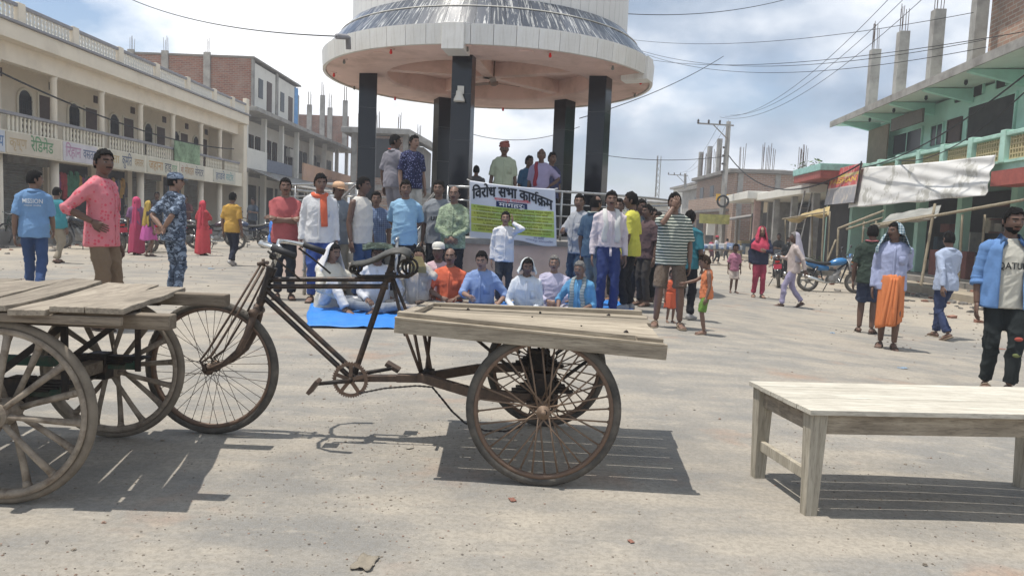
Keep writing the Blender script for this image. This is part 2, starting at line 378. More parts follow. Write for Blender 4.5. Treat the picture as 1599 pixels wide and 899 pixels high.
# loose gravel
def gravel():
    b = MB(); rr = random.Random(3)
    def pebble(x, y, r):
        z = gz(x); V = []
        for dz, k in ((-0.3, 0.7), (0.35, 1.0), (0.8, 0.55)):
            a0 = rr.random()*6
            V += [(x + r*k*cos(a0 + i*pi/2.5)*rr.uniform(0.7, 1.3), y + r*k*sin(a0 + i*pi/2.5)*rr.uniform(0.7, 1.3), z + r*dz*0.8) for i in range(5)]
        Fc = [(i, (i+1)%5, 5+(i+1)%5, 5+i) for i in range(5)] + [(5+i, 5+(i+1)%5, 10+(i+1)%5, 10+i) for i in range(5)] + [(10,11,12,13,14)]
        b.cm = rr.choice((0, 0, 0, 1, 2)); b.add(V, Fc)
    n = 0
    while n < 6500:
        y = 1.75 + 7.5*rr.random()**1.7; x = rr.uniform(-0.72, 0.72)*y
        d = noise.noise(Vector((x*0.55, y*0.55, 4.2)))
        near = math.exp(-((x + 0.75)/0.9)**2)          # the gravelly strip under the tricycle frame
        if rr.random() > 0.02 + 0.55*max(0, d-.1) + 0.9*near*(0.5+d): continue
        pebble(x, y, rr.choice((0.002, 0.0025, 0.003, 0.004, 0.0055)) * rr.uniform(0.6, 1.2)); n += 1
    for i in range(90):
        y = rr.uniform(2.0, 12); x = rr.uniform(-0.7, 0.7)*y; pebble(x, y, rr.uniform(0.006, 0.013))
    for i in range(700):
        y = rr.uniform(9, 24); x = rr.choice((-1, 1))*rr.uniform(5, 11.5) + (1.0 if y > 12 else 0); pebble(x, y, rr.uniform(0.008, 0.022))
    o = b.build('gravel', [M('gravel_brown', (0.24, 0.205, 0.165), 0.95, 0.3, 30, 0), M('gravel_dark', (0.16, 0.14, 0.12), 0.95, 0.3, 30, 0), M('gravel_red', (0.26, 0.18, 0.14), 0.95, 0.3, 30, 0)])
    tag(o, 'loose brown grit and pebbles strewn over the dusty asphalt', 'gravel', kind='stuff')
gravel()
# ------------------------------------------------------------------ foreground: cargo tricycle
def slab(b, q, t, nrm=(0, 0, 1)):
    q = [Vector(p) for p in q]; n = Vector(nrm)
    return b.add([p - n*t for p in q] + q, [(0,3,2,1),(4,5,6,7),(0,1,5,4),(1,2,6,5),(2,3,7,6),(3,0,4,7)])
def lerp(a, b, t): return a + (b - a)*t
WHM = {}
def spoked_wheel(parent, c, axis_rot, R, tyre_m, rim_m, spoke_m, nsp, rsp, tyre_w=0.021, tread=True, hubw=0.05, pair=False):
    """bicycle wheel: the tyre mesh carries rim, hub and every spoke; local axle = Y"""
    key = (R, nsp, rsp, tyre_m.name)
    if key not in WHM:
        rx = Matrix.Rotation(-pi/2, 4, 'X')
        b = MB(); n = 72; prof = []
        for i in range(12):
            a = 2*pi*i/12; prof.append((R - tyre_w + tyre_w*1.08*cos(a), tyre_w*sin(a)))
        b.lathe(prof, n, rx, closed=True)
        if tread:
            for i in range(90):
                a = 2*pi*i/90
                for s in (-1, 1):
                    aa = a + s*0.017
                    p = Vector((cos(aa), 0, sin(aa))); q = Vector((cos(aa + 0.03), 0, sin(aa + 0.03)))
                    b.beam(p*(R - 0.0035) + Vector((0, s*0.003, 0)), q*(R - 0.009) + Vector((0, s*0.017, 0)), 0.006, 0.007, upv=p)
        tyre = b.mesh('wheel', tyre_m, True)
        b = MB(); b.lathe([(R-0.036, -0.017), (R-0.052, -0.013), (R-0.055, 0), (R-0.052, 0.013), (R-0.036, 0.017), (R-0.040, 0)], n, rx, closed=True)
        rim = b.mesh('rim', rim_m, True)
        b = MB(); b.lathe([(0.012, -hubw-0.02), (0.013, -hubw), (0.033, -hubw), (0.033, -hubw+0.006), (0.019, -hubw+0.012), (0.019, hubw-0.012), (0.033, hubw-0.006), (0.033, hubw), (0.013, hubw), (0.012, hubw+0.02)], 16, rx)
        hub = b.mesh('hub', spoke_m, True)
        sp = []
        for i in range(nsp):
            a = 2*pi*i/nsp; side = 1 if i % 2 else -1; sw = (1 if (i//2) % 2 else -1)*(0.30 if pair else 0.42)
            b = MB(); p0 = Vector((0.03*cos(a+sw*2.4), side*(hubw-0.004), 0.03*sin(a+sw*2.4))); p1 = Vector(((R-0.05)*cos(a), side*0.004, (R-0.05)*sin(a)))
            b.tube([p0, p1], rsp, 6); b.tube([p1, p1*0.965 + p0*0.035], rsp*1.7, 6)
            sp.append(b.mesh('spoke', spoke_m, True))
        WHM[key] = (tyre, rim, hub, sp)
    tyre, rim, hub, sp = WHM[key]
    w = link(bpy.data.objects.new('wheel', tyre), parent); w.location = c; w.rotation_euler = axis_rot
    for nm, me in [('rim', rim), ('hub', hub)] + [('spoke', m) for m in sp]: link(bpy.data.objects.new(nm, me), w)
    return w
def tricycle():
    B = Vector((-0.7, 3.9, 0))
    t = thing('cargo_tricycle', B, 0, 'rusty cargo tricycle with a plank platform over its two rear wheels', 'tricycle')
    R = lambda px, py, Y: atY(px, py, Y) - B
    YC = 3.97
    fwc = atY(331, 574, YC); fwc.z = 0.366
    spoked_wheel(t, fwc - B, (0, 0.2, radians(-2)), 0.367, rubber, MATS['rusty_rim_steel'], dark_spoke, 40, 0.0016)
    rn = Vector((atY(848, 648, 3.36).x, 3.36, 0.357)); rf = Vector((atY(852, 590, 4.40).x, 4.40, 0.357))
    spoked_wheel(t, rn - B, (0, 0.13, radians(-2)), 0.358, rubber, rust_rim, rust_spoke, 32, 0.0042, pair=True)
    spoked_wheel(t, rf - B, (0, 0.5, radians(-2)), 0.358, rubber, rust_rim, rust_spoke, 32, 0.0042, pair=True)
    hub = fwc - B
    # fork
    b = MB()
    for s in (-1, 1):
        o = Vector((0, s*0.062, 0))
        pts = [R(404, 476, YC), R(400, 492, YC)+o*0.8, R(392, 520, YC)+o, R(378, 546, YC)+o, R(356, 565, YC)+o, hub + o]
        b.tube(pts, [0.02, 0.021, 0.0185, 0.017, 0.015, 0.012], 10)
        b.lathe([(0.026, -0.006), (0.026, 0.006)], 12, Matrix.Translation(hub + o) @ Matrix.Rotation(pi/2, 4, 'X'))
    b.tube([R(401, 486, YC)+Vector((0,-0.075,0)), R(401, 486, YC)+Vector((0,0.075,0))], 0.021, 10)
    b.build('fork', fork_rust, t, True)
    for s in (-1, 1):
        for k in (0, 1):
            b = MB(); o = Vector((0, s*(0.055+0.02*k), 0))
            b.tube([R(411+6*k, 412+4*k, YC)+o*0.6, R(372+8*k, 480+6*k, YC)+o, R(332+9*k, 544+6*k, YC)+o*1.1, R(320+4*k, 560+2*k, YC)+o*1.15, hub+o*1.2], 0.0062, 8)
            b.build('fork_stay', fork_rust, t, True)
    b = MB(); b.tube([R(411, 411, YC)+Vector((0,-0.07,0)), R(411, 411, YC)+Vector((0,0.07,0))], 0.011, 8); b.tube([R(411, 404, YC), R(411, 415, YC)], 0.009, 8)
    b.tube([R(411, 412, YC), R(426, 420, YC)], 0.008, 8); b.build('stay_clamp', fork_rust, t, True)
    # frame
    b = MB()
    def tb(a, c, r): b.tube([R(*a, YC), R(*c, YC)], r, 12)
    tb((404, 480), (424, 420), 0.0215)
    for p, r in (((404, 480), 0.029), ((408, 468), 0.026), ((422, 426), 0.026), ((424, 420), 0.029)):
        q = R(*p, YC); d = (R(424, 420, YC) - R(404, 480, YC)).normalized(); b.tube([q - d*0.011, q + d*0.011], r, 12)
    tb((420, 436), (606, 436), 0.0135); tb((417, 447), (600, 447), 0.0135)
    tb((417, 453), (552, 578), 0.0145); tb((411, 463), (546, 588), 0.0145)
    tb((611, 415), (552, 588), 0.0165)
    for p in ((607, 436), (601, 447), (421, 436), (418, 448)): b.tube([R(p[0]-5, p[1], YC), R(p[0]+5, p[1], YC)], 0.018, 12)
    bb = R(551, 589, YC); b.tube([bb - Vector((0, 0.05, 0)), bb + Vector((0, 0.05, 0))], 0.026, 14)
    b.build('frame', frame_paint, t, True, auto=50)
    b = MB()
    for s in (-1, 1):
        o = Vector((0, s*0.03, 0)); b.tube([R(612, 432, YC)+o*0.5, R(634+s*3, 500, YC)+o*2, R(640+s*3, 520, YC)+o*3], 0.0095, 8)
    b.build('seat_stay', frame_paint, t, True)
    # cargo frame
    b = MB(); jn = R(664, 590, 3.95)
    b.beam(R(553, 590, YC), jn, 0.045, 0.035); b.beam(R(620, 589.5, 3.96), jn, 0.055, 0.042)
    near = [R(655, 588, 3.93), R(736, 612, 3.66), R(812, 620, 3.55), R(868, 621, 3.55)]
    far = [R(655, 590, 3.98), R(747, 575, 4.18), R(812, 573, 4.22), R(868, 573, 4.22)]
    for L in (near, far):
        for p, q in zip(L[:-1], L[1:]): b.beam(p, q + (q-p).normalized()*0.01, 0.035, 0.05)
    b.build('cargo_frame', fork_rust, t, bevel=0.004)
    b = MB(); b.tube([rn - B - Vector((0, 0.05, 0)), rf - B + Vector((0, 0.05, 0))], 0.016, 10)
    b.lathe([(0.03, -0.01), (0.065, -0.008), (0.065, 0.008), (0.03, 0.01)], 20, Matrix.Translation((rn+rf)/2 - B + Vector((0, 0.12, 0))) @ Matrix.Rotation(pi/2, 4, 'X'))
    b.build('axle', black_iron, t, True, auto=40)
    for Y in (3.55, 4.22):
        b = MB(); c = Vector((rn.x - B.x + 0.0, Y - B.y, 0))
        for k in range(5): b.box(c + Vector((0, 0, 0.405 + 0.014*k)), (0.30 - 0.04*k, 0.05, 0.011))
        b.box(c + Vector((0, 0, 0.485)), (0.13, 0.09, 0.02)); b.box(c + Vector((0, 0, 0.345)), (0.15, 0.09, 0.03)); b.box(c + Vector((0, 0, 0.44)), (0.07, 0.06, 0.11))
        for sx in (-0.05, 0.05):
            for sy in (-0.038, 0.038): b.tube([c + Vector((sx, sy, 0.31)), c + Vector((sx, sy, 0.52))], 0.006, 6); b.tube([c + Vector((sx, sy, 0.325)), c + Vector((sx, sy, 0.312))], 0.011, 6)
        b.build('leaf_spring', black_iron, t, bevel=0.002)
        for sx in (-0.42, 0.0, 0.40):
            b = MB(); b.beam(c + Vector((sx*0.25, 0, 0.47)), c + Vector((sx, 0, 0.715)), 0.03, 0.012, upv=(1, 0, 0)); b.build('platform_bracket', black_iron, t, bevel=0.002)
    for a, c, r, Y in (((646, 514), (660, 587), 0.009, 3.85), ((661, 514), (673, 580), 0.011, 4.05), ((631, 512), (659, 588), 0.0085, 3.8), ((672, 514), (665, 588), 0.009, 4.1)):
        b = MB(); b.tube([R(*a, Y), R(*c, 3.95)], r, 8); b.build('platform_strut', fork_rust, t, True)
    b = MB(); b.box(R(669, 583, 3.95), (0.06, 0.08, 0.045)); b.build('strut_clamp', black_iron, t, bevel=0.004)
    # cranks, chainring, pedals
    b = MB(); cr = bb - Vector((0, 0.062, 0)); n = 44; rr = 0.094
    out = [cr + Vector(((rr + (0.006 if i % 2 else -0.004))*cos(2*pi*i/(2*n)), 0, (rr + (0.006 if i % 2 else -0.004))*sin(2*pi*i/(2*n)))) for i in range(2*n)]
    inn = [cr + Vector((0.076*cos(2*pi*i/(2*n)), 0, 0.076*sin(2*pi*i/(2*n)))) for i in range(2*n)]
    e = Vector((0, 0.005, 0)); b.loft([[p + e for p in inn], [p + e for p in out], [p - e for p in out], [p - e for p in inn]], closed=True)
    for i in range(5): a = 2*pi*i/5 + 0.3; b.beam(cr, cr + Vector((0.08*cos(a), 0, 0.08*sin(a))), 0.006, 0.02, upv=(-sin(a), 0, cos(a)))
    b.build('chainring', rust_rim, t)
    for s, e, pd in ((-1, R(494, 600, 3.87), (-0.025, -0.055)), (1, R(612, 574, 4.08), (0.03, 0.02))):
        b = MB(); st = bb + Vector((0, s*0.085, 0)); e.y = st.y; b.tube([bb + Vector((0, s*0.05, 0)), st], 0.014, 8); b.tube([st, e], [0.013, 0.01], 8); b.build('crank', black_iron, t, True)
        b = MB(); c = e + Vector((0, s*0.06, 0)); ang = 0.95 if s < 0 else -0.5
        b.box(c, (0.085, 0.085, 0.022), (0, -ang, 0)); b.tube([e, c], 0.008, 8); b.build('pedal', fork_rust, t, bevel=0.004)
    b = MB()
    path = [R(555, 613, 3.9)]
    ptsc = [(560, 614, 3.9), (600, 606, 3.9), (650, 602, 3.9), (675, 604, 3.88), (690, 622, 3.85), (706, 642, 3.8), (726, 660, 3.75), (757, 672, 3.75), (790, 673, 3.8), (815, 665, 3.88), (835, 640, 3.98), (846, 610, 4.0)]
    P = [R(*q) for q in ptsc]; L = []
    for p, q in zip(P[:-1], P[1:]):
        k = max(1, int((q-p).length/0.0125)); L += [lerp(p, q, i/k) for i in range(k)]
    for i in range(len(L)-1): b.beam(L[i], L[i+1], 0.006 if i % 2 else 0.010, 0.010 if i % 2 else 0.007, upv=(0, 0.3, 1))
    b.build('chain', black_iron, t)
    # handlebar
    sx = R(438, 388, YC)
    b = MB(); b.tube([R(424, 420, YC), R(431, 402, YC), sx], 0.0125, 10); b.tube([R(433, 400, YC), R(438, 386, YC)], 0.019, 10)
    for s in (-1, 1):
        Y = YC + s*0.27; b.tube([sx, sx + Vector((-0.03, s*0.05, 0.015)), sx + Vector((-0.055, s*0.14, 0.035)), sx + Vector((-0.03, s*0.23, 0.03)), sx + Vector((0.05, s*0.275, 0.015)), sx + Vector((0.16, s*0.285, -0.022))], 0.0115, 10)
    b.build('handlebar', chrome, t, True)
    for s in (-1, 1):
        b = MB(); b.tube([sx + Vector((0.045, s*0.275, 0.016)), sx + Vector((0.165, s*0.287, -0.024))], [0.0165, 0.0185], 12); b.build('grip', black_grip, t, True)
        b = MB(); b.tube([sx + Vector((0.02, s*0.265, -0.005)), sx + Vector((0.10, s*0.285, -0.065)), sx + Vector((0.20, s*0.29, -0.145))], 0.0055, 6); b.build('brake_lever', black_iron, t, True)
    b = MB(); b.lathe([(0.004, -0.02), (0.017, -0.012), (0.02, 0), (0.014, 0.014), (0.004, 0.02)], 12, Matrix.Translation(R(426, 400, 3.9))); b.tube([R(426, 404, 3.9), R(428, 425, 3.92), R(420, 445, 3.95)], 0.0025, 6); b.build('bell', black_iron, t, True)
    # saddle
    b = MB(); prof = [(549, 409, 0.022), (556, 407, 0.03), (572, 405, 0.036), (588, 399, 0.05), (602, 391, 0.075), (616, 386, 0.10), (630, 385, 0.115), (638, 388, 0.112), (643, 394, 0.10)]
    ring = []
    for px, py, w in prof:
        c = R(px, py, YC); r = []
        for j in range(13):
            u = -1 + 2*j/12; r.append(c + Vector((0, w*u, -0.028*abs(u)**3 - 0.004)))
        ring.append(r)
    up_ = ring; n = len(ring[0]); V = [p for r in ring for p in r]
    b.add(V, [(i*n+j, i*n+j+1, (i+1)*n+j+1, (i+1)*n+j) for i in range(len(ring)-1) for j in range(n-1)])
    b.build('saddle', leather, t, True, solid=0.007)
    b = MB()
    for s in (-1, 1):
        o = Vector((0, s*0.055, 0)); b.tube([R(556, 412, YC)+o*0.3, R(552, 424, YC)+o*0.4, R(562, 431, YC)+o*0.5, R(606, 431, YC)+o*0.6, R(640, 432, YC)+o, R(650, 424, YC)+o*1.3], 0.006, 8)
        for k in range(3): 
            q = R(637, 417, YC) + o*(1.1+0.22*k); b.tube([q + Vector((0.042*cos(a), 0.01*s*a/6.28, 0.042*sin(a))) for a in [2*pi*i/20 for i in range(21)]], 0.0052, 6)
            q = R(556, 419, YC) + o*(0.5+0.3*k); b.tube([q + Vector((0.022*cos(a), 0, 0.022*sin(a))) for a in [2*pi*i/14 for i in range(14)]], 0.004, 6, closed=True)
        b.tube([R(637, 430, YC)+o, R(637, 404, YC)+o*1.5], 0.006, 6)
    b.tube([R(610, 424, YC), R(614, 398, YC)], 0.013, 10); b.box(R(610, 430, YC), (0.05, 0.07, 0.035)); b.build('saddle_spring', black_iron, t, True, auto=40)
    # platform
    NL, NR, FL, FR = R(624, 490, 3.36), R(1035, 531, 3.30), R(663, 475, 4.40), R(1006, 488.5, 4.36)
    nb = 6; gap = 0.006
    for i in range(nb):
        v0, v1 = i/nb + gap/1.05*0.5, (i+1)/nb - gap/1.05*0.5
        e0, e1 = (random.uniform(-0.012, 0.012) for _ in range(2))
        q = [lerp(lerp(NL, NR, u), lerp(FL, FR, u), v) for u, v in ((e0, v0), (1+e1, v0), (1+e1, v1), (e0, v1))]
        jz = random.uniform(-0.004, 0.004)
        b = MB(); slab(b, [p + Vector((0, 0, jz - 0.012)) for p in q], 0.02); o = b.build('plank', wood_deck, t, bevel=0.003)
    dx = (NR - NL).normalized(); dy = (FL - NL).normalized(); Z = Vector((0, 0, 1))
    def lip(a, c, w, h, name='batten', m=wood_deck, off=(0,0,0)):
        b = MB(); b.beam(a + Vector(off), c + Vector(off), w, h); b.build(name, m, t, bevel=0.003)
    lip(NL + dy*0.025 - dx*0.01, lerp(NL, NR, 0.90) + dy*0.025, 0.05, 0.022, off=(0, 0, 0.0))
    lip(lerp(NL, NR, 0.906) + dy*0.025, NR + dy*0.025 + dx*0.005, 0.05, 0.018, off=(0, 0, -0.003))
    lip(FL - dy*0.025, FR - dy*0.025 - dx*0.02, 0.05, 0.024, off=(0, 0, 0.002))
    lip(lerp(NL, FL, 0.055) + dx*0.03, lerp(NL, FL, 0.945) + dx*0.03, 0.06, 0.024, m=wood_deck_y, off=(0, 0, 0.001))
    lip(NL - dx*0.02 - Z*0.052, NR + dx*0.02 - Z*0.052, 0.03, 0.07, 'side_board', off=(0, 0.0, 0))
    lip(NL - dx*0.02 - Z*0.0185, NR*1.0 + dx*0.008 - Z*0.0185, 0.036, 0.0135 - 0.002, 'side_strip', off=(0, -0.002, 0))
    lip(FL - dx*0.02 - Z*0.056, FR + dx*0.02 - Z*0.056, 0.03, 0.07, 'side_board')
    for u in (0.012, 0.33, 0.66, 0.985):
        lip(lerp(NL, NR, u) + dy*0.03 - Z*0.062, lerp(FL, FR, u) - dy*0.03 - Z*0.062, 0.045, 0.056, 'cross_bearer', wood_deck_y)
    for u, v in ((0.2, 0.03), (0.5, 0.5), (0.35, 0.03), (0.08, 0.9), (0.7, 0.25), (0.45, 0.03)):
        p = lerp(lerp(NL, NR, u), lerp(FL, FR, u), v); b = MB(); b.lathe([(0.0045, 0), (0.0045, 0.006)], 8, Matrix.Translation(p + Vector((0, 0, -0.004)))); b.build('nail', black_iron, t)
tricycle()

# ------------------------------------------------------------------ foreground: wooden hand cart
def handcart():
    B = Vector((-2.02, 3.35, 0))
    t = thing('hand_cart', B, 0, 'wooden hand cart with dusty thick-spoked wheels and loose warped deck planks', 'cart')
    R = lambda px, py, Y: atY(px, py, Y) - B
    rx = Matrix.Rotation(-pi/2, 4, 'X'); Rw = 0.374
    b = MB(); b.lathe([(Rw-0.02+0.021*cos(a), 0.019*sin(a)) for a in [2*pi*i/10 for i in range(10)]], 80, rx, closed=True); tyre = b.mesh('wheel', cart_tyre, True)
    b = MB(); b.lathe([(Rw-0.03, -0.026), (Rw-0.052, -0.026), (Rw-0.058, -0.012), (Rw-0.058, 0.012), (Rw-0.052, 0.026), (Rw-0.03, 0.026), (Rw-0.036, 0)], 80, rx, closed=True); rim = b.mesh('rim', cart_spoke, True)
    b = MB(); b.lathe([(0.012, -0.105), (0.03, -0.10), (0.034, -0.06), (0.05, -0.055), (0.056, -0.02), (0.056, 0.02), (0.05, 0.055), (0.034, 0.06), (0.03, 0.10), (0.012, 0.105)], 18, rx)
    b.lathe([(0.022, -0.112), (0.022, -0.09)], 6, rx); hub = b.mesh('hub', cart_spoke, False)
    ns = 16; sps = []
    for i in range(ns):
        a = 2*pi*i/ns; s = 1 if i % 2 else -1; b = MB()
        d = Vector((cos(a), 0, sin(a)))
        pts = [d*0.04 + Vector((0, s*0.042, 0)), d*0.12 + Vector((0, s*0.035, 0)), d*0.22 + Vector((0, s*0.024, 0)), d*(Rw-0.052) + Vector((0, s*0.006, 0))]
        b.tube(pts, [0.012, 0.0125, 0.0135, 0.016], 8); b.tube([pts[3]*1.0, pts[3] - d*0.03], [0.021, 0.013], 8); sps.append(b.mesh('spoke', cart_spoke, True))
    wc = []
    for px, py, Y, ph in ((4, 654, 2.90, 0.1), (176, 588, 3.83, 0.27)):
        c = atY(px, py, Y); c.z = Rw; wc.append(c - B)
        w = link(bpy.data.objects.new('wheel', tyre), t); w.location = c - B; w.rotation_euler = (0, ph, radians(2))
        for nm, me in [('rim', rim), ('hub', hub)] + [('spoke', m) for m in sps]: link(bpy.data.objects.new(nm, me), w)
    b = MB(); b.tube([wc[0] - Vector((0, 0.1, 0)), wc[1] + Vector((0, 0.1, 0))], 0.018, 10); b.build('axle', black_iron, t, True)
    m = (wc[0] + wc[1])/2
    b = MB(); b.beam(m + Vector((0, -0.34, 0.05)), m + Vector((0, 0.34, 0.05)), 0.07, 0.06); b.build('axle_beam', wood_beam, t, bevel=0.004)
    for Y in (3.06, 3.66):
        y = Y - B.y
        b = MB(); b.beam((-1.0, y, 0.43), (0.16, y, 0.43), 0.03, 0.05); b.build('chassis_rail', green_paint, t, bevel=0.004)
        for x in (-0.62, -0.20, 0.17):
            b = MB(); b.beam((x, y - 0.02, 0.40), (x, y - 0.02, 0.745), 0.012, 0.028, upv=(1, 0, 0)); b.beam((x, y - 0.02, 0.74), (x + 0.11, y - 0.02, 0.74), 0.028, 0.01); b.build('frame_strut', black_iron, t, bevel=0.002)
        b = MB(); b.beam((-0.2, y - 0.01, 0.43), (0.17, y - 0.01, 0.72), 0.01, 0.028, upv=(1, 0, 0)); b.build('frame_brace', black_iron, t)
        b = MB()
        for k in range(4): b.box((m.x, y, 0.47 - 0.012*k), (0.5 - 0.08*k, 0.05, 0.01))
        b.box((m.x, y, 0.42), (0.09, 0.08, 0.13)); b.build('leaf_spring', black_iron, t, bevel=0.002)
    b = MB(); b.beam((-0.9, 3.05-B.y-0.02, 0.30), (-0.22, 3.05-B.y-0.02, 0.30), 0.03, 0.05); b.build('lower_rail', wood_beam, t, bevel=0.003)
    for Y, xe, z in ((3.02, 0.63, 0.748), (3.72, 0.585, 0.765)):
        b = MB(); b.beam((-1.9, Y - B.y, z), (xe, Y - B.y, z), 0.075, 0.062); b.build('long_beam', wood_beam, t, bevel=0.006)
    b = MB(); b.beam((-1.9, 2.86 - B.y, 0.765), (0.50, 2.865 - B.y, 0.765), 0.03, 0.035); b.build('edge_rail', wood_beam, t, bevel=0.004)
    # deck planks laid across, each warped and skewed a little
    rr = random.Random(11)
    x = 0.515
    i = 0
    while x > -1.9:
        w = rr.uniform(0.125, 0.175) if i else 0.15
        g = rr.uniform(0.004, 0.010); sk = -0.235 + rr.uniform(-0.02, 0.02) if i < 2 else -0.21 + rr.uniform(-0.03, 0.03)
        yn, yf = 2.835 - B.y + rr.uniform(-0.015, 0.015), 3.93 - B.y + rr.uniform(-0.03, 0.03)
        if i == 1: yf += 0.02
        wf = w*rr.uniform(0.92, 1.0)
        zt = 0.806 + rr.uniform(-0.003, 0.006); b = MB(); nseg = 8; rings = []
        cup = rr.uniform(0.0, 0.010); tw = rr.uniform(-0.012, 0.012)
        for k in range(nseg + 1):
            v = k/nseg; y = lerp(yn, yf, v); xc = x + sk*v; ww = lerp(w, wf, v)
            zc = zt + 0.008*cos(v*3.1 + i) + cup*(v-0.5)**2*4
            jag = (0.006*rr.uniform(-1, 1), 0.006*rr.uniform(-1, 1))
            l = xc - ww + jag[0]; r = xc + jag[1]; th = 0.024; dz = tw*(v - 0.5)
            rings.append([(l, y, zc - th - dz), (r, y, zc - th + dz), (r, y, zc + dz), (l, y, zc - dz)])
        b.loft(rings); b.build('plank', wood_deck_y, t, bevel=0.003)
        x -= w + g; i += 1
handcart()

# ------------------------------------------------------------------ foreground: bench
def bench():
    B = Vector((1.9, 3.45, gz(1.9)))
    t = thing('bench', B, 0, 'long plain bench of pale bleached boards standing alone on the asphalt', 'bench')
    nl = onground(1262, 802) - B; fl = onground(1183, 744) - B; fr = onground(1594, 759) - B
    nr = nl + (fr - fl)
    Ht = 0.455
    u = (fr - fl).normalized(); v = (nl - fl).normalized()
    for k, (p, s) in enumerate(((nl, 1), (fl, -1), (fr, -1), (nr, 1))):
        b = MB(); z0 = gz(p.x + B.x) - B.z - 0.003; b.loft([[p + u*(a*w) + v*(c*w*0.9) + Vector((0, 0, z - p.z)) for a, c in ((-1,-1),(1,-1),(1,1),(-1,1))] for z, w in ((z0, 0.027), (Ht*0.62, 0.034), (Ht, 0.038))]); b.build('leg', wood_leg, t, bevel=0.003)
    def bm(a, c, w, h, z, m, nm):
        b = MB(); b.beam(Vector((a.x, a.y, z)), Vector((c.x, c.y, z)), w, h); b.build(nm, m, t, bevel=0.003)
    for a, c, s in ((nl, nr, 1), (fl, fr, -1)): bm(a + u*0.036 + v*(s*0.008), c - u*0.036 + v*(s*0.008), 0.028, 0.085, Ht - 0.046, wood_deck, 'apron')
    for a, c in ((nl, fl), (nr, fr)):
        bm(a - v*0.034, c + v*0.034, 0.028, 0.085, Ht - 0.046, wood_deck_y, 'apron'); bm(a - v*0.03, c + v*0.03, 0.026, 0.05, 0.17, wood_leg, 'stretcher')
    # five top boards with open joints
    a0 = fl - u*0.055 - v*0.05; L = (fr - fl).length + 0.16; Wd = (nl - fl).length + 0.11; n = 5; g = 0.004
    for i in range(n):
        o = a0 + v*(Wd*i/n + g/2); w = Wd/n - g; e = random.uniform(-0.004, 0.004)
        q = [o + u*e, o + v*w + u*e, o + v*w + u*(L+e), o + u*(L+e)]
        b = MB(); slab(b, [Vector((p.x, p.y, Ht + 0.024 + random.uniform(-0.0008, 0.0008))) for p in q], 0.022); b.build('board', wood_bench, t, bevel=0.002)
bench()

# ------------------------------------------------------------------ blue sitting sheet
def sheet():
    s = NT('blue_woven_tarp'); n = s.noise(3, 5, 0.6)
    s.bump(s.noise(9, 6, 0.6), 0.6, 0.02)
    m = s.done(s.mix(n, (0.02, 0.15, 0.52), (0.05, 0.27, 0.72)), 0.45, 0, 0.4)
    a, b_, c, d = onground(462, 487), onground(492, 514), onground(985, 522), onground(985, 478)
    a = onground(500, 472); 
    q = [onground(486, 474), onground(474, 512), onground(1000, 521), onground(985, 472)]
    cen = sum(q, Vector())/4; b = MB()
    def fn(u, v):
        p = lerp(lerp(q[0], q[3], u), lerp(q[1], q[2], u), v)
        e = 0.05*noise.noise(Vector((u*9, v*3, 1.0)))
        p = p + Vector((e, e*0.7, 0)) if (v in (0, 1) or u in (0, 1)) else p
        p.z = gz(p.x) + 0.006 + 0.03*max(0, noise.noise(p*1.6)) + 0.022*(1-abs(noise.noise(p*3.1)))**6 + 0.010*max(0, noise.noise(p*5))
        return p - cen
    b.grid(fn, 70, 26); o = b.build('ground_sheet', m, None, True, loc=cen, solid=0.003)
    tag(o, 'bright blue plastic sheet spread on the ground under the seated men', 'tarpaulin')
sheet()
# ------------------------------------------------------------------ text helper (flat print on real surfaces)
FONTC = {}
def text2d(s, size=1.0, bold=0.0, shear=0.0):
    cu = bpy.data.curves.new('t', 'FONT'); cu.body = s; cu.size = size; cu.offset = min(bold, 0.014*size); cu.shear = shear
    cu.resolution_u = 3; cu.align_x = 'CENTER'; cu.align_y = 'CENTER'
    o = bpy.data.objects.new('t', cu); COL.objects.link(o)
    me = bpy.data.meshes.new_from_object(o.evaluated_get(bpy.context.evaluated_depsgraph_get()))
    bm = bmesh.new(); bm.from_mesh(me)
    bmesh.ops.triangulate(bm, faces=bm.faces)
    for _ in range(2):
        le = [e for e in bm.edges if e.calc_length() > size*0.35]
        if le: bmesh.ops.subdivide_edges(bm, edges=le, cuts=1)
    bmesh.ops.triangulate(bm, faces=bm.faces)
    V = [tuple(v.co) for v in bm.verts]; Fc = [tuple(v.index for v in f.verts) for f in bm.faces]
    bm.free(); bpy.data.meshes.remove(me); bpy.data.objects.remove(o); bpy.data.curves.remove(cu)
    return V, Fc
def put_text(b, s, size, fn, width=None, bold=0.0):
    """map text onto fn(x, y) -> Vector; width squeezes or stretches the line to that length"""
    V, Fc = text2d(s, size, bold)
    if not V: return b
    if width:
        w = max(v[0] for v in V) - min(v[0] for v in V); c = (max(v[0] for v in V) + min(v[0] for v in V))/2; k = width/max(w, 1e-6)
        V = [((v[0]-c)*k, v[1], 0) for v in V]
    return b.add([fn(v[0], v[1]) for v in V], Fc)
def ink(name, c): return M('ink_' + name, c, 0.7, 0.08, 3, 0)

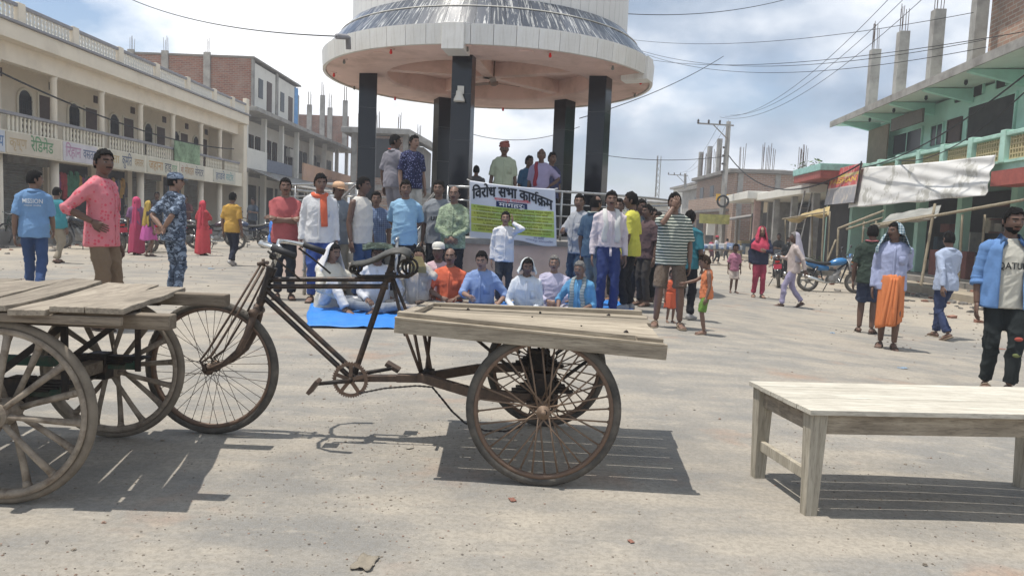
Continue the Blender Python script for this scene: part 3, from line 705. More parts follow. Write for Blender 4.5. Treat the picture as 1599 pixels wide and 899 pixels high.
# ------------------------------------------------------------------ the round tower pavilion
TC = Vector((-0.70, 16.85, 0))
def tower():
    t = thing('tower_pavilion', TC, 0, 'round tower pavilion with dark granite pillars, pink soffit and white tiled drum', 'tower')
    s = NT('white_marble_tile'); n = s.noise(2.5, 7, 0.65, dist=1.5)
    streak = s.ramp(s.noise(3, 6, 0.7, s.map((6, 6, 0.6))), [(0.5, 0), (0.75, 0.45)])
    col = s.mix(s.ramp(n, [(0.4, 0), (0.7, 0.4)]), (0.78, 0.76, 0.71), (0.62, 0.59, 0.52))
    col = s.mix(streak, col, (0.40, 0.36, 0.28)); col = s.mix(1.0, col, s.ramp(s.rnd(), [(0, 0.88), (1, 1.0)]), 'MULTIPLY')
    marble = s.done(col, 0.35, 0, 0.5)
    s = NT('streaked_granite_cladding'); v = s.map((7, 7, 0.8))
    n = s.noise(2.2, 7, 0.7, v, 0.5); col = s.mix(s.noise(60, 3, 0.7), (0.055, 0.065, 0.085), (0.11, 0.12, 0.145))
    off = s.node('ShaderNodeVectorMath', operation='ADD'); s.l.new(s.tc.outputs['Object'], off.inputs[0]); cm = s.node('ShaderNodeCombineXYZ'); s.l.new(s.math('MULTIPLY', s.rnd(), 50.0), cm.inputs[0]); s.l.new(cm.outputs[0], off.inputs[1])
    st = s.noise(3.0, 8, 0.72, s.map((0.5, 6, 0.5), src=off.outputs[0]), 0.5)
    col = s.mix(s.ramp(st, [(0.53, 0), (0.58, 0.9)]), col, (0.60, 0.60, 0.58))
    col = s.mix(1.0, col, s.ramp(s.rnd(), [(0, 0.6), (1, 1.0)]), 'MULTIPLY')
    gran = s.done(col, 0.22, 0, 0.6)
    s = NT('polished_black_granite'); n = s.noise(90, 3, 0.7)
    black = s.done(s.mix(n, (0.004, 0.005, 0.008), (0.012, 0.014, 0.02)), 0.16, 0, 0.55)
    pink = M('pink_plaster', (0.78, 0.57, 0.50), 0.85, 0.05, 2, 0.08, dirt=(0.46, 0.31, 0.25), dscale=1.3, dlev=(0.48, 0.78))
    podm = M('pale_pink_podium', (0.60, 0.47, 0.41), 0.85, 0.07, 2.5, 0.12, dirt=(0.36, 0.28, 0.24), dscale=1.5, dlev=(0.48, 0.8))
    drumm = M('white_clad_panel', (0.74, 0.73, 0.70), 0.45, 0.04, 2, 0.0, rnd=0.05)
    R0, zb, zf, zc, Rc = 3.60, 4.33, 4.68, 5.30, 3.0
    # fascia tiles, cone panels, drum strips: one mesh each, turned round the axis
    def wedge(name, m, prof, n, gap, parts=3):
        b = MB(); a1 = pi/n - gap; rings = []
        for (r, z) in prof:
            rings.append([Vector((r*cos(-a1 + 2*a1*k/parts), r*sin(-a1 + 2*a1*k/parts), z)) for k in range(parts+1)])
        k = parts+1; V = [p for r in rings for p in r]; Fc = []
        m_ = len(rings)
        for i in range(m_):
            i2 = (i+1) % m_
            for j in range(parts): Fc.append((i*k+j, i*k+j+1, i2*k+j+1, i2*k+j))
        Fc.append(tuple(i*k for i in range(m_))); Fc.append(tuple(reversed([i*k+parts for i in range(m_)])))
        b.add(V, Fc); me = b.mesh(name, m)
        for i in range(n): o = link(bpy.data.objects.new(name, me), t); o.rotation_euler = (0, 0, 2*pi*i/n)
    wedge('fascia_tile', marble, [(R0-0.06, zb), (R0, zb), (R0+0.02, zf), (R0-0.06, zf)], 56, 0.0012)
    wedge('granite_panel', gran, [(R0-0.05, zf+0.015), (R0-0.01, zf+0.002), (Rc+0.045, zc), (Rc, zc)], 80, 0.0009)
    wedge('drum_strip', drumm, [(Rc-0.03, zc+0.004), (Rc, zc+0.004), (Rc, zc+3.6), (Rc-0.03, zc+3.6)], 84, 0.0014)
    b = MB(); b.lathe([(R0-0.07, zb+0.01), (R0-0.07, zf-0.01), (Rc-0.04, zc-0.03), (Rc-0.04, zc+3.7), (2.4, zc+4.4), (1.2, zc+4.9), (0.05, zc+5.05)], 72, caps=False); b.build('drum_core', white_paint, t, True, auto=30)
    b = MB()
    for k in (0.66,): z = lerp(zf, zc, k); r = lerp(R0, Rc+0.045, k) + 0.012; b.tube([(r*cos(a), r*sin(a), z) for a in [2*pi*i/90 for i in range(90)]], 0.010, 6, closed=True)
    b.build('cable_band', white_paint, t, True)
    # soffit with recessed ceiling
    b = MB(); b.lathe([(R0-0.055, zb+0.02), (3.55, zb+0.03), (2.95, zb-0.02), (2.28, zb+0.02), (2.24, zb+0.06), (2.24, zb+0.42), (0.05, zb+0.42)], 80, caps=False); b.build('soffit', pink, t, True, auto=35)
    for k in range(5):
        a = PILA + 2*pi*k/5; b = MB(); d = Vector((cos(a), sin(a), 0)); b.beam(d*0.0 + Vector((0, 0, zb+0.27)), d*2.3 + Vector((0, 0, zb+0.27)), 0.24, 0.30); b.build('ceiling_beam', pink, t, bevel=0.01)
    for k in range(5):
        a = PILA + 2*pi*k/5; c = Vector((2.64*cos(a), 2.64*sin(a), 0)); rz = a
        b = MB(); b.bx(-0.19, 0.19, -0.19, 0.19, 0.95, zb+0.03); o = b.build('pillar', black, t, bevel=0.012, loc=c, rot=(0, 0, rz))
        b = MB(); b.bx(-0.22, 0.22, -0.22, 0.22, 0.965, 1.12); b.build('pillar_base', black, t, bevel=0.012, loc=c, rot=(0, 0, rz))
        b = MB()
        for z in (1.9, 2.75, 3.6): b.bx(-0.1908, 0.1908, -0.1908, 0.1908, z, z+0.006)
        b.build('pillar_joint', M('joint_filler', (0.12, 0.12, 0.12), 0.7, 0.1, 3, 0), t, loc=c, rot=(0, 0, rz))
    # marble bracket blocks on the fascia over two pillars
    for a in (PILA, PILA + 2*pi*1/5*1.02):
        b = MB(); d = Vector((cos(a), sin(a), 0)); b.beam(d*(R0-0.5) + Vector((0, 0, zb+0.13)), d*(R0+0.06) + Vector((0, 0, zb+0.13)), 0.40, 0.46); b.build('fascia_block', marble, t, bevel=0.01)
    # soffit lamps
    redm = M('red_bulb', (0.75, 0.03, 0.02), 0.3, 0.1, 3, 0); greym = M('grey_bulb_holder', (0.2, 0.2, 0.18), 0.5, 0.1, 3, 0)
    for k in range(14):
        a = PILA - 1.9 + 2*pi*(k+0.37)/14; c = Vector((3.38*cos(a), 3.38*sin(a), zb+0.02)); b = MB()
        b.lathe([(0.06, 0.01), (0.075, -0.012), (0.03, -0.02)], 14, Matrix.Translation(c)); o = b.build('soffit_lamp', pink, t, True)
        b = MB(); b.lathe([(0.02, 0), (0.02, -0.03), (0.03, -0.055), (0.024, -0.08), (0.006, -0.09)], 10, Matrix.Translation(c - Vector((0, 0, 0.015)))); b.build('bulb', redm if k % 2 else greym, o, True)
    for k in range(7):
        a = PILA - 1.5 + 2*pi*(k+0.1)/7; b = MB(); b.lathe([(0.15, 0.012), (0.15, -0.006), (0.13, -0.012)], 20, Matrix.Translation((3.2*cos(a), 3.2*sin(a), zb+0.005))); b.build('downlight', pink, t, True)
    # ceiling fan
    fan = MB(); c = Vector((0.12, -0.35, 0)); fan.tube([c + Vector((0, 0, zb+0.42)), c + Vector((0, 0, zb-0.02))], 0.014, 8); fan.lathe([(0.03, 0.02), (0.10, 0.0), (0.11, -0.05), (0.05, -0.09)], 16, Matrix.Translation(c + Vector((0, 0, zb-0.02))))
    fanm = M('brown_fan', (0.22, 0.14, 0.10), 0.5, 0.2, 6, 0)
    f = fan.build('ceiling_fan', fanm, t, True)
    for k in range(3):
        a = 0.5 + 2*pi*k/3; d = Vector((cos(a), sin(a), 0)); b = MB(); b.beam(c + d*0.09 + Vector((0, 0, zb-0.05)), c + d*0.62 + Vector((0, 0, zb-0.05)), 0.13, 0.008, roll=0.2); b.build('fan_blade', fanm, f)
    # drain pipe, flood lamp, plaque
    b = MB(); e = atY(541, 58, 13.9) - TC; e2 = atY(526, 57, 13.6) - TC; b.tube([e + Vector((0.02, 0.1, -0.2)), e + Vector((0.02, 0.05, 0)), e, e2], 0.05, 10); b.build('drain_pipe', grey_paint, t, True)
    pf = Vector((2.6*cos(PILA), 2.6*sin(PILA), 0)); n_ = Vector((cos(PILA), sin(PILA), 0)); b = MB(); q = pf + n_*0.27
    b.lathe([(0.02, 0.10), (0.06, 0.09), (0.065, 0.02), (0.10, -0.06), (0.105, -0.10)], 16, Matrix.Translation(q + Vector((-0.02, -0.03, 3.55)))); b.bx(q.x-0.06, q.x+0.06, q.y-0.01, q.y+0.06, 3.60, 3.74); b.build('flood_lamp', white_paint, t, True, auto=40)
    # podium and railing
    Rp, hp = 4.4, 0.97
    b = MB(); b.lathe([(Rp, -0.02), (Rp, hp-0.1)], 72); b.build('podium_wall', podm, t, True, auto=40)
    b = MB(); b.lathe([(Rp+0.05, hp-0.1), (Rp+0.06, hp-0.01), (Rp, hp)], 72); b.build('podium_floor', concrete, t, True, auto=40)
    SA = atan2(-0.963, -0.30)       # stair direction
    def rp(a, z, r=Rp-0.06): return Vector((r*cos(a), r*sin(a), z))
    npost = 26; gap = 0.2
    angs = [SA + gap + (2*pi - 2*gap)*i/npost for i in range(npost+1)]
    for a in angs: b = MB(); b.tube([rp(a, hp-0.02), rp(a, hp+0.84)], 0.020, 8); b.build('rail_post', steel_rail, t, True)
    for z, r in ((0.84, 0.022), (0.62, 0.012), (0.42, 0.012), (0.2, 0.012)):
        b = MB(); b.tube([rp(lerp(angs[0], angs[-1], i/90), hp+z) for i in range(91)], r, 8); b.build('rail', steel_rail, t, True)
    u = Vector((cos(SA), sin(SA), 0)); w = Vector((-sin(SA), cos(SA), 0))
    for k in range(5):
        b = MB(); z = hp*(5-k)/6; c0 = u*(Rp-0.15 + 0.3*k); c1 = u*(Rp+0.3 + 0.3*k); b.beam(c0 + Vector((0, 0, z/2 - 0.02)), c1 + Vector((0, 0, z/2-0.02)), 1.5 + 0.002*k, z + 0.04); b.build('stair_step', concrete, t, bevel=0.01)
    for s in (-1, 1):
        for k, rr_ in enumerate((Rp-0.05, Rp+0.75, Rp+1.55)):
            z0 = max(0, hp*(1 - (rr_-Rp)/1.7)); b = MB(); p = u*rr_ + w*(s*0.78); b.tube([p + Vector((0, 0, -0.02)), p + Vector((0, 0, z0+0.86))], 0.027, 8); b.build('stair_post', steel_rail, t, True)
        for z in (0.86, 0.6, 0.34):
            b = MB(); b.tube([u*(Rp-0.05) + w*(s*0.78) + Vector((0, 0, hp+z)), u*(Rp+1.6) + w*(s*0.78) + Vector((0, 0, z+0.04))], 0.024 if z > 0.8 else 0.017, 8); b.build('stair_rail', steel_rail, t, True)
PILA = atan2(-2.55, -0.36)
tower()

# ------------------------------------------------------------------ protest banner on the railing
def banner():
    TL, TR, BL, BR = atY(733, 281.5, 12.36), atY(867, 295, 12.36), atY(733, 372, 12.40), atY(869.5, 383, 12.40)
    base = (BL + BR)/2
    def S(u, v, off=0.0):
        p = lerp(lerp(BL, BR, u), lerp(TL, TR, u), v)
        w = 0.008*sin(u*13 + v*4) + 0.016*sin(u*6 - v*5 + 1) + 0.03*sin(v*2.6)*(1-v)
        p = p + Vector((0, w - off, -0.025*sin(pi*u)*v))
        if v < 0.15: p.z -= 0.03*(0.15-v)/0.15*sin(u*9)
        return p - base
    s = NT('banner_vinyl'); cl = s.done(s.mix(s.noise(2, 3), (0.58, 0.60, 0.66), (0.68, 0.70, 0.74)), 0.5, 0, 0.4)
    b = MB(); b.grid(S, 60, 40); t = b.build('protest_banner', cl, None, True, loc=base, solid=0.0025)
    tag(t, 'white protest banner with black and red script and green panel tied to the railing', 'banner')
    s = NT('banner_green_print'); x = s.sep()
    lime = s.done(s.mix(s.ramp(s.noise(1.6, 3), [(0.35, 0), (0.65, 1)]), (0.56, 0.58, 0.10), (0.34, 0.56, 0.12)), 0.5, 0, 0.4)
    b = MB(); b.grid(lambda u, v: S(0.02 + 0.955*u, 0.13 + 0.47*v, 0.004), 50, 20); b.build('green_panel', lime, t, True)
    W_, H_ = (BR - BL).length, (TL - BL).length
    def at(u0, v0, o=0.014): return lambda x, y: S(u0 + x/W_, v0 + y/H_, o)
    blk = ink('black', (0.015, 0.02, 0.03)); b = MB()
    def arch(x, y):
        u = 0.5 + x/W_; a = (u - 0.44); return S(u, 0.868 - 0.62*a*a + y/H_, 0.014)
    hl = 'िवरोध सभा कायकम'; [put_text(b, hl, 0.25, lambda x, y, q=q: arch(x + q*0.005, y + q*0.003), W_*0.93, 0.006) for q in (-1, 0, 1)]
    def tw(q): V, _ = text2d(q, 0.22, 0.006); return max(v[0] for v in V) - min(v[0] for v in V)
    full = tw(hl); xa = lambda n: (tw(hl[:n])/full - 0.5)*W_*0.93
    def stroke(p, q, w=0.011):
        d = Vector((q[0]-p[0], q[1]-p[1])); n = Vector((-d.y, d.x)).normalized()*w; P = [Vector(p)-n, Vector(p)+n, Vector(q)+n, Vector(q)-n]; b.add([arch(v.x, v.y) for v in P], [(0,3,2,1)])
    xk = (xa(13) + xa(14))/2; stroke((xk - 0.012, -0.045), (xk - 0.055, -0.085))                 # the foot stroke of kra
    xy = xa(13) - 0.015; stroke((xy, 0.075), (xy - 0.022, 0.105)); stroke((xy - 0.022, 0.105), (xy + 0.012, 0.125)); stroke((xy + 0.012, 0.125), (xy + 0.03, 0.112))   # the hook over ya
    b.build('headline', blk, t)
    b = MB(); put_text(b, 'भगवानपुर नगरपालिका', 0.07, at(0.5, 0.735), W_*0.42, 0.001); b.build('red_line', ink('red', (0.62, 0.04, 0.05)), t)
    b = MB(); b.grid(lambda u, v: S(0.31 + 0.36*u, 0.605 + 0.10*v, 0.006), 20, 6); b.build('title_box', ink('navy', (0.015, 0.03, 0.10)), t, True)
    b = MB(); put_text(b, 'मागहरू:', 0.10, at(0.49, 0.648, 0.018), W_*0.30, 0.004); b.build('title', ink('white', (0.75, 0.75, 0.75)), t)
    # demand lines: too small to read in the photograph, rows of script
    rr = random.Random(5); syl = ['का', 'मा', 'ग', 'ने', 'पा', 'ल', 'सर', 'जन', 'ता', 'वि', 'को', 'लाई', 'हरू', 'भई', 'गर', 'दे', 'श', 'नी', 'यो', 'बस']
    b = MB(); b2 = MB()
    for i in range(8):
        v = 0.565 - 0.056*i; line = '१२३४५६७८'[i] + '. ' + ' '.join(''.join(rr.choice(syl) for _ in range(rr.randint(2, 4))) for _ in range(8))
        put_text(b, line, 0.043, at(0.5, v), W_*0.90 if i % 2 == 0 else W_*(0.6 + 0.3*rr.random()), 0.0006)
    b.build('demand_line', ink('olive', (0.16, 0.15, 0.01)), t)
    for v in (0.50, 0.385, 0.27):
        b2.grid(lambda u, q: S(0.02 + 0.955*u, v - 0.012 + 0.007*q, 0.006), 40, 1)
    b2.build('white_rule', ink('pale', (0.72, 0.75, 0.6)), t, True)
    b = MB(); put_text(b, 'नगर समिति', 0.05, at(0.80, 0.105), W_*0.13); put_text(b, 'भगवानपुर नगरपालिका', 0.036, at(0.80, 0.06), W_*0.32); b.build('footer', ink('blue', (0.05, 0.07, 0.22)), t)
    b = MB(); b.tube([S(0, 1, 0.0), S(-0.03, 1.01)], 0.008, 6); b.tube([S(1, 1, 0.0), S(1.03, 1.01)], 0.008, 6); b.build('tie_cord', white_paint, t)
banner()
# ------------------------------------------------------------------ left arcade building
def rebars(b, x, y, z, h, n=4, r=0.012, s=0.09, rr=random.Random(2)):
    for i in range(n):
        dx, dy = ((-1,-1),(1,-1),(1,1),(-1,1))[i % 4]
        b.tube([(x+dx*s, y+dy*s, z-0.1), (x+dx*s+rr.uniform(-.05,.05), y+dy*s+rr.uniform(-.05,.05), z+h*rr.uniform(0.75, 1.1))], r, 5)
def baluster_mesh(h, r, m):
    b = MB(); b.lathe([(r*0.9, 0), (r*0.9, h*0.08), (r*0.55, h*0.12), (r*0.95, h*0.3), (r*0.6, h*0.5), (r*0.95, h*0.7), (r*0.55, h*0.88), (r*0.9, h*0.92), (r*0.9, h)], 8)
    return b.mesh('baluster', m, True)
def arched_pane(b, x, w, z0, z1, y):
    n = 10; P = [(x-w/2, y, z0), (x+w/2, y, z0)] + [(x + w/2*cos(pi*i/n), y, z1 - w/2 + w/2*sin(pi*i/n)) for i in range(n+1)]
    return b.add(P, [tuple(reversed(range(len(P))))])
def ribbed_shutter(b, x0, x1, y, z0, z1, step=0.09):
    z = z0
    while z < z1: b.add([(x0, y, z), (x1, y, z), (x1, y-0.025, z+step*0.5), (x0, y-0.025, z+step*0.5), (x1, y, min(z+step, z1)), (x0, y, min(z+step, z1))], [(0,1,2,3),(3,2,4,5)]); z += step
ARC_A = math.atan(0.0147); ARC_O = Vector((-16.6 - 0.0147*9, 15, 0))
def arcade():
    t = thing('arcade_building', ARC_O, pi/2 - ARC_A, 'long cream two-storey arcade of shops with balustraded balcony and roof', 'building')
    U0, U1 = 3.0, 29.25
    cols = [3.1, 6.1, 9.1, 12.0, 15.0, 18.0, 21.0, 24.1, 26.5, 29.0]
    mb = lambda nm, m, *a, **k: bxo(nm, m, t, *a, **k)
    mb('plinth', dark_concrete, U0-0.5, U1, -1.5, 8, -0.05, 0.42)
    mb('roof_slab', cream, U0, U1, -0.42, 8.2, 6.46, 6.98, bevel=0.02)
    mb('roof_ledge', grey_paint, U0-0.02, U1+0.02, -0.52, -0.1, 6.985, 7.06)
    mb('roof_beam', cream, U0+0.01, U1-0.01, 0.02, 0.34, 5.84, 6.455)
    mb('floor_slab', cream, U0, U1, -0.10, 8.0, 3.25, 3.56)
    mb('sign_fascia', cream_light, U0-0.01, U1+0.01, -0.22, -0.105, 2.84, 3.60)
    mb('upper_wall', cream, U0, U1, 1.9, 2.1, 3.57, 6.45)
    mb('lower_wall', cream, U0, U1, 2.4, 2.6, 0.43, 3.24)
    mb('back_wall', cream, U0, U1, 7.8, 8.0, 0.43, 6.45)
    for u in (U0, U1-0.2): mb('end_wall', cream, u, u+0.2, 0.36 if u > U0 else 2.11, 7.79, 3.57, 6.455); mb('end_wall', cream, u, u+0.2, 0.36, 7.79, 0.43, 3.24)
    b = MB(); b.lathe([(0.15, 3.57), (0.12, 3.65), (0.115, 5.72), (0.15, 5.84)], 16); up_c = b.mesh('column', cream, True)
    b = MB(); b.lathe([(0.19, 0.42), (0.15, 0.5), (0.15, 3.25)], 16); lo_c = b.mesh('column', cream, True)
    for u in cols:
        for me in (up_c, lo_c): o = link(bpy.data.objects.new('column', me), t); o.location = (u, 0.18, 0)
    mb('end_pier', cream, 28.75, U1+0.012, -0.3, 0.4, 0.43, 6.44)
    # balustrades
    bal1 = baluster_mesh(0.48, 0.07, white_paint); bal2 = baluster_mesh(0.56, 0.06, cream_light)
    mb('roof_rail', grey_paint, U0, U1, -0.40, -0.20, 7.54, 7.66, bevel=0.02); mb('balcony_rail', grey_paint, U0, U1, -0.10, 0.10, 4.13, 4.24, bevel=0.02)
    for a, c in zip(cols[:-1], cols[1:]):
        mb('parapet_pier', cream, a+0.25, a+0.60, -0.42, -0.18, 7.065, 7.70, bevel=0.015)
        n = int((c - a - 0.4)/0.19)
        for i in range(n):
            x = a + 0.68 + (c - a - 0.45)*(i+0.3)/n
            if x < c + 0.2: o = link(bpy.data.objects.new('baluster', bal1), t); o.location = (x, -0.30, 7.06)
            o = link(bpy.data.objects.new('baluster', bal2), t); o.location = (a + 0.28 + (c - a - 0.5)*i/(n-1), 0.0, 3.57)
    mb('parapet_pier', cream, 28.85, U1+0.015, -0.42, -0.18, 7.065, 7.95, bevel=0.015)
    # upper doors, arched windows and vents
    for a, c in zip(cols[:-1], cols[1:]):
        w = c - a
        b = MB(); arched_pane(b, 0, 0.78, 3.95, 5.5, 1.875); o = b.build('arched_window', dark_glass, t, loc=(a + w*0.32, 0, 0))
        b = MB(); n = 12; pts = [(-0.42, 1.86, 3.9), (-0.42, 1.86, 5.1)] + [(-0.42*cos(pi*i/n), 1.86, 5.1+0.42*sin(pi*i/n)) for i in range(1, n)] + [(0.42, 1.86, 5.1), (0.42, 1.86, 3.9)]
        b.tube(pts, 0.045, 6); b.build('window_frame', cream_light, o)
        b = MB()
        for k in range(-3, 4): b.bx(k*0.11-0.012, k*0.11+0.012, 1.85, 1.87, 3.95, 5.3)
        for k in range(4): b.bx(-0.39, 0.39, 1.845, 1.86, 4.1+0.33*k, 4.125+0.33*k)
        b.build('window_grille', black_iron, o)
        b = MB(); b.bx(a+w*0.72-0.42, a+w*0.72+0.42, 1.85, 1.89, 3.575, 5.45); d = b.build('door', dark_wood, t)
        b = MB(); x = a+w*0.72
        b.bx(x-0.5, x-0.425, 1.84, 1.895, 3.575, 5.53); b.bx(x+0.425, x+0.5, 1.84, 1.895, 3.575, 5.53); b.bx(x-0.424, x+0.424, 1.84, 1.895, 5.455, 5.53); b.build('door_frame', cream_light, d)
        mb('vent', dark_wood, a+w*0.80, a+w*0.80+0.34, 1.86, 1.895, 5.75, 6.05)
    # shops below: rolling shutters, open fronts with goods, painted price walls
    sh1 = M('grey_rolling_shutter', (0.30, 0.30, 0.29), 0.5, 0.12, 3, 0, metal=0.4, dirt=(0.2, 0.17, 0.13)); sh2 = M('tan_painted_shutter', (0.38, 0.33, 0.25), 0.6, 0.12, 3, 0, dirt=(0.24, 0.2, 0.15))
    rr = random.Random(4); cloth = [(0.5,0.08,0.1),(0.08,0.12,0.3),(0.55,0.5,0.45),(0.12,0.1,0.1),(0.1,0.3,0.2),(0.6,0.35,0.1),(0.35,0.1,0.3),(0.2,0.2,0.22)]
    cm = [M('shop_cloth_%d' % i, c, 0.9, 0.25, 5, 0) for i, c in enumerate(cloth)]
    for i, (a, c) in enumerate(zip(cols[:-1], cols[1:])):
        kind = (0, 0, 1, 0, 2, 2, 0, 2, 0)[i]
        mb('pier', cream, c-0.2, c+0.2, 2.25, 2.395, 0.43, 3.24)
        if kind < 2:
            b = MB(); ribbed_shutter(b, a+0.35, c-0.35, 2.36, 0.45, 2.75); b.build('rolling_shutter', sh2 if kind else sh1, t)
            mb('shutter_box', sh1, a+0.3, c-0.3, 2.1, 2.39, 2.76, 3.2)
        else:
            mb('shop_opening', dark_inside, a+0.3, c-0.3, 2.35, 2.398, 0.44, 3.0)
            for k in range(11):
                x = a + 0.45 + (c-a-0.9)*k/10; z1 = rr.uniform(2.5, 2.8); h = rr.uniform(0.7, 1.1); b = MB(); w = 0.13
                b.loft([[(x-w*q, 2.2+dy, z), (x+w*q, 2.2+dy, z), (x+w*q, 2.26+dy, z), (x-w*q, 2.26+dy, z)] for z, q, dy in ((z1-h, 1.1, 0.02), (z1-h*0.5, 0.95, -0.02), (z1-0.08, 0.9, 0), (z1, 0.35, 0.02))]); b.build('hanging_garment', cm[rr.randrange(8)], t)
    # painted signs along the fascia
    def fu(px):
        for u in np.arange(3, 30, 0.02):
            p = ARC_O + Vector((sin(ARC_A), cos(ARC_A), 0))*u + Vector((0.22, 0, 0))
            q = p - Vector((0, 0, CAMZ)); x = 799.5 + F*q.dot(rt)/q.dot(fw)
            if x >= px: return float(u)
        return 29.0
    def sgn(px0, px1, bg, segs, z0=2.88, z1=3.56):
        u0, u1 = fu(px0), fu(px1)
        o = mb('sign_panel', M('sign_bg_%d' % px0, bg, 0.7, 0.08, 2, 0, dirt=hs(bg, 0.7), dscale=1.5, dlev=(0.5, 0.9)), u0, u1, -0.25, -0.222, z0, z1)
        for f0, f1, s, c, k in segs:
            x0, x1 = lerp(u0, u1, f0), lerp(u0, u1, f1); b = MB(); xc = (x0+x1)/2
            c = tuple(lerp(q, w_, .12) for q, w_ in zip(c, bg)); put_text(b, s, (z1-z0)*0.82*k, lambda x, y: Vector((xc + x, -0.254, (z0+z1)/2 + y)), (x1-x0), 0.012); b.build('lettering', ink('%s_%d_%d' % ('sign', px0, int(f0*100)), c), o)
    sgn(-12, 9, (0.52, 0.55, 0.6), [(0.1, 0.9, 'राय', (0.06, 0.16, 0.35), 0.9)])
    sgn(11, 96, (0.58, 0.52, 0.42), [(0.05, 0.35, 'कृष्ण', (0.45, 0.33, 0.18), 0.8), (0.42, 0.84, 'रेिडमेड', (0.06, 0.24, 0.10), 1.0)])
    sgn(99, 152, (0.60, 0.57, 0.60), [(0.06, 0.5, 'िरहान', (0.42, 0.2, 0.32), 1.0), (0.56, 0.98, 'वसतरा', (0.06, 0.1, 0.2), 0.9)])
    sgn(156, 226, (0.60, 0.56, 0.45), [(0.05, 0.4, 'जनता', (0.5, 0.35, 0.15), 0.8), (0.46, 0.68, 'कुमित', (0.05, 0.08, 0.16), 1.0), (0.74, 0.96, 'वसतर', (0.4, 0.25, 0.1), 0.8)])
    sgn(229, 276, (0.60, 0.57, 0.46), [(0.05, 0.5, 'जहाना', (0.42, 0.22, 0.06), 1.0), (0.55, 0.78, 'हाइ', (0.05, 0.06, 0.1), 1.0), (0.8, 0.98, 'गार', (0.1, 0.3, 0.15), 0.8)])
    sgn(279, 318, (0.58, 0.55, 0.46), [(0.05, 0.15, 'मो', (0.3, 0.1, 0.05), 0.7), (0.2, 0.55, 'मोबाइल', (0.4, 0.22, 0.08), 0.9), (0.6, 0.95, 'सेनटर', (0.06, 0.07, 0.12), 0.9)])
    sgn(332, 366, (0.56, 0.54, 0.46), [(0.1, 0.5, 'हाडवे', (0.05, 0.1, 0.2), 0.9), (0.55, 0.9, 'सटोर', (0.1, 0.3, 0.3), 0.9)])
    u0, u1 = fu(274), fu(313); o = mb('balcony_poster', M('faded_green_poster', (0.25, 0.36, 0.22), 0.7, 0.35, 2.5, 0, dirt=(0.06, 0.1, 0.05), dscale=3), u0, u1, -0.17, -0.14, 3.62, 4.6)
tmp = None
arcade()

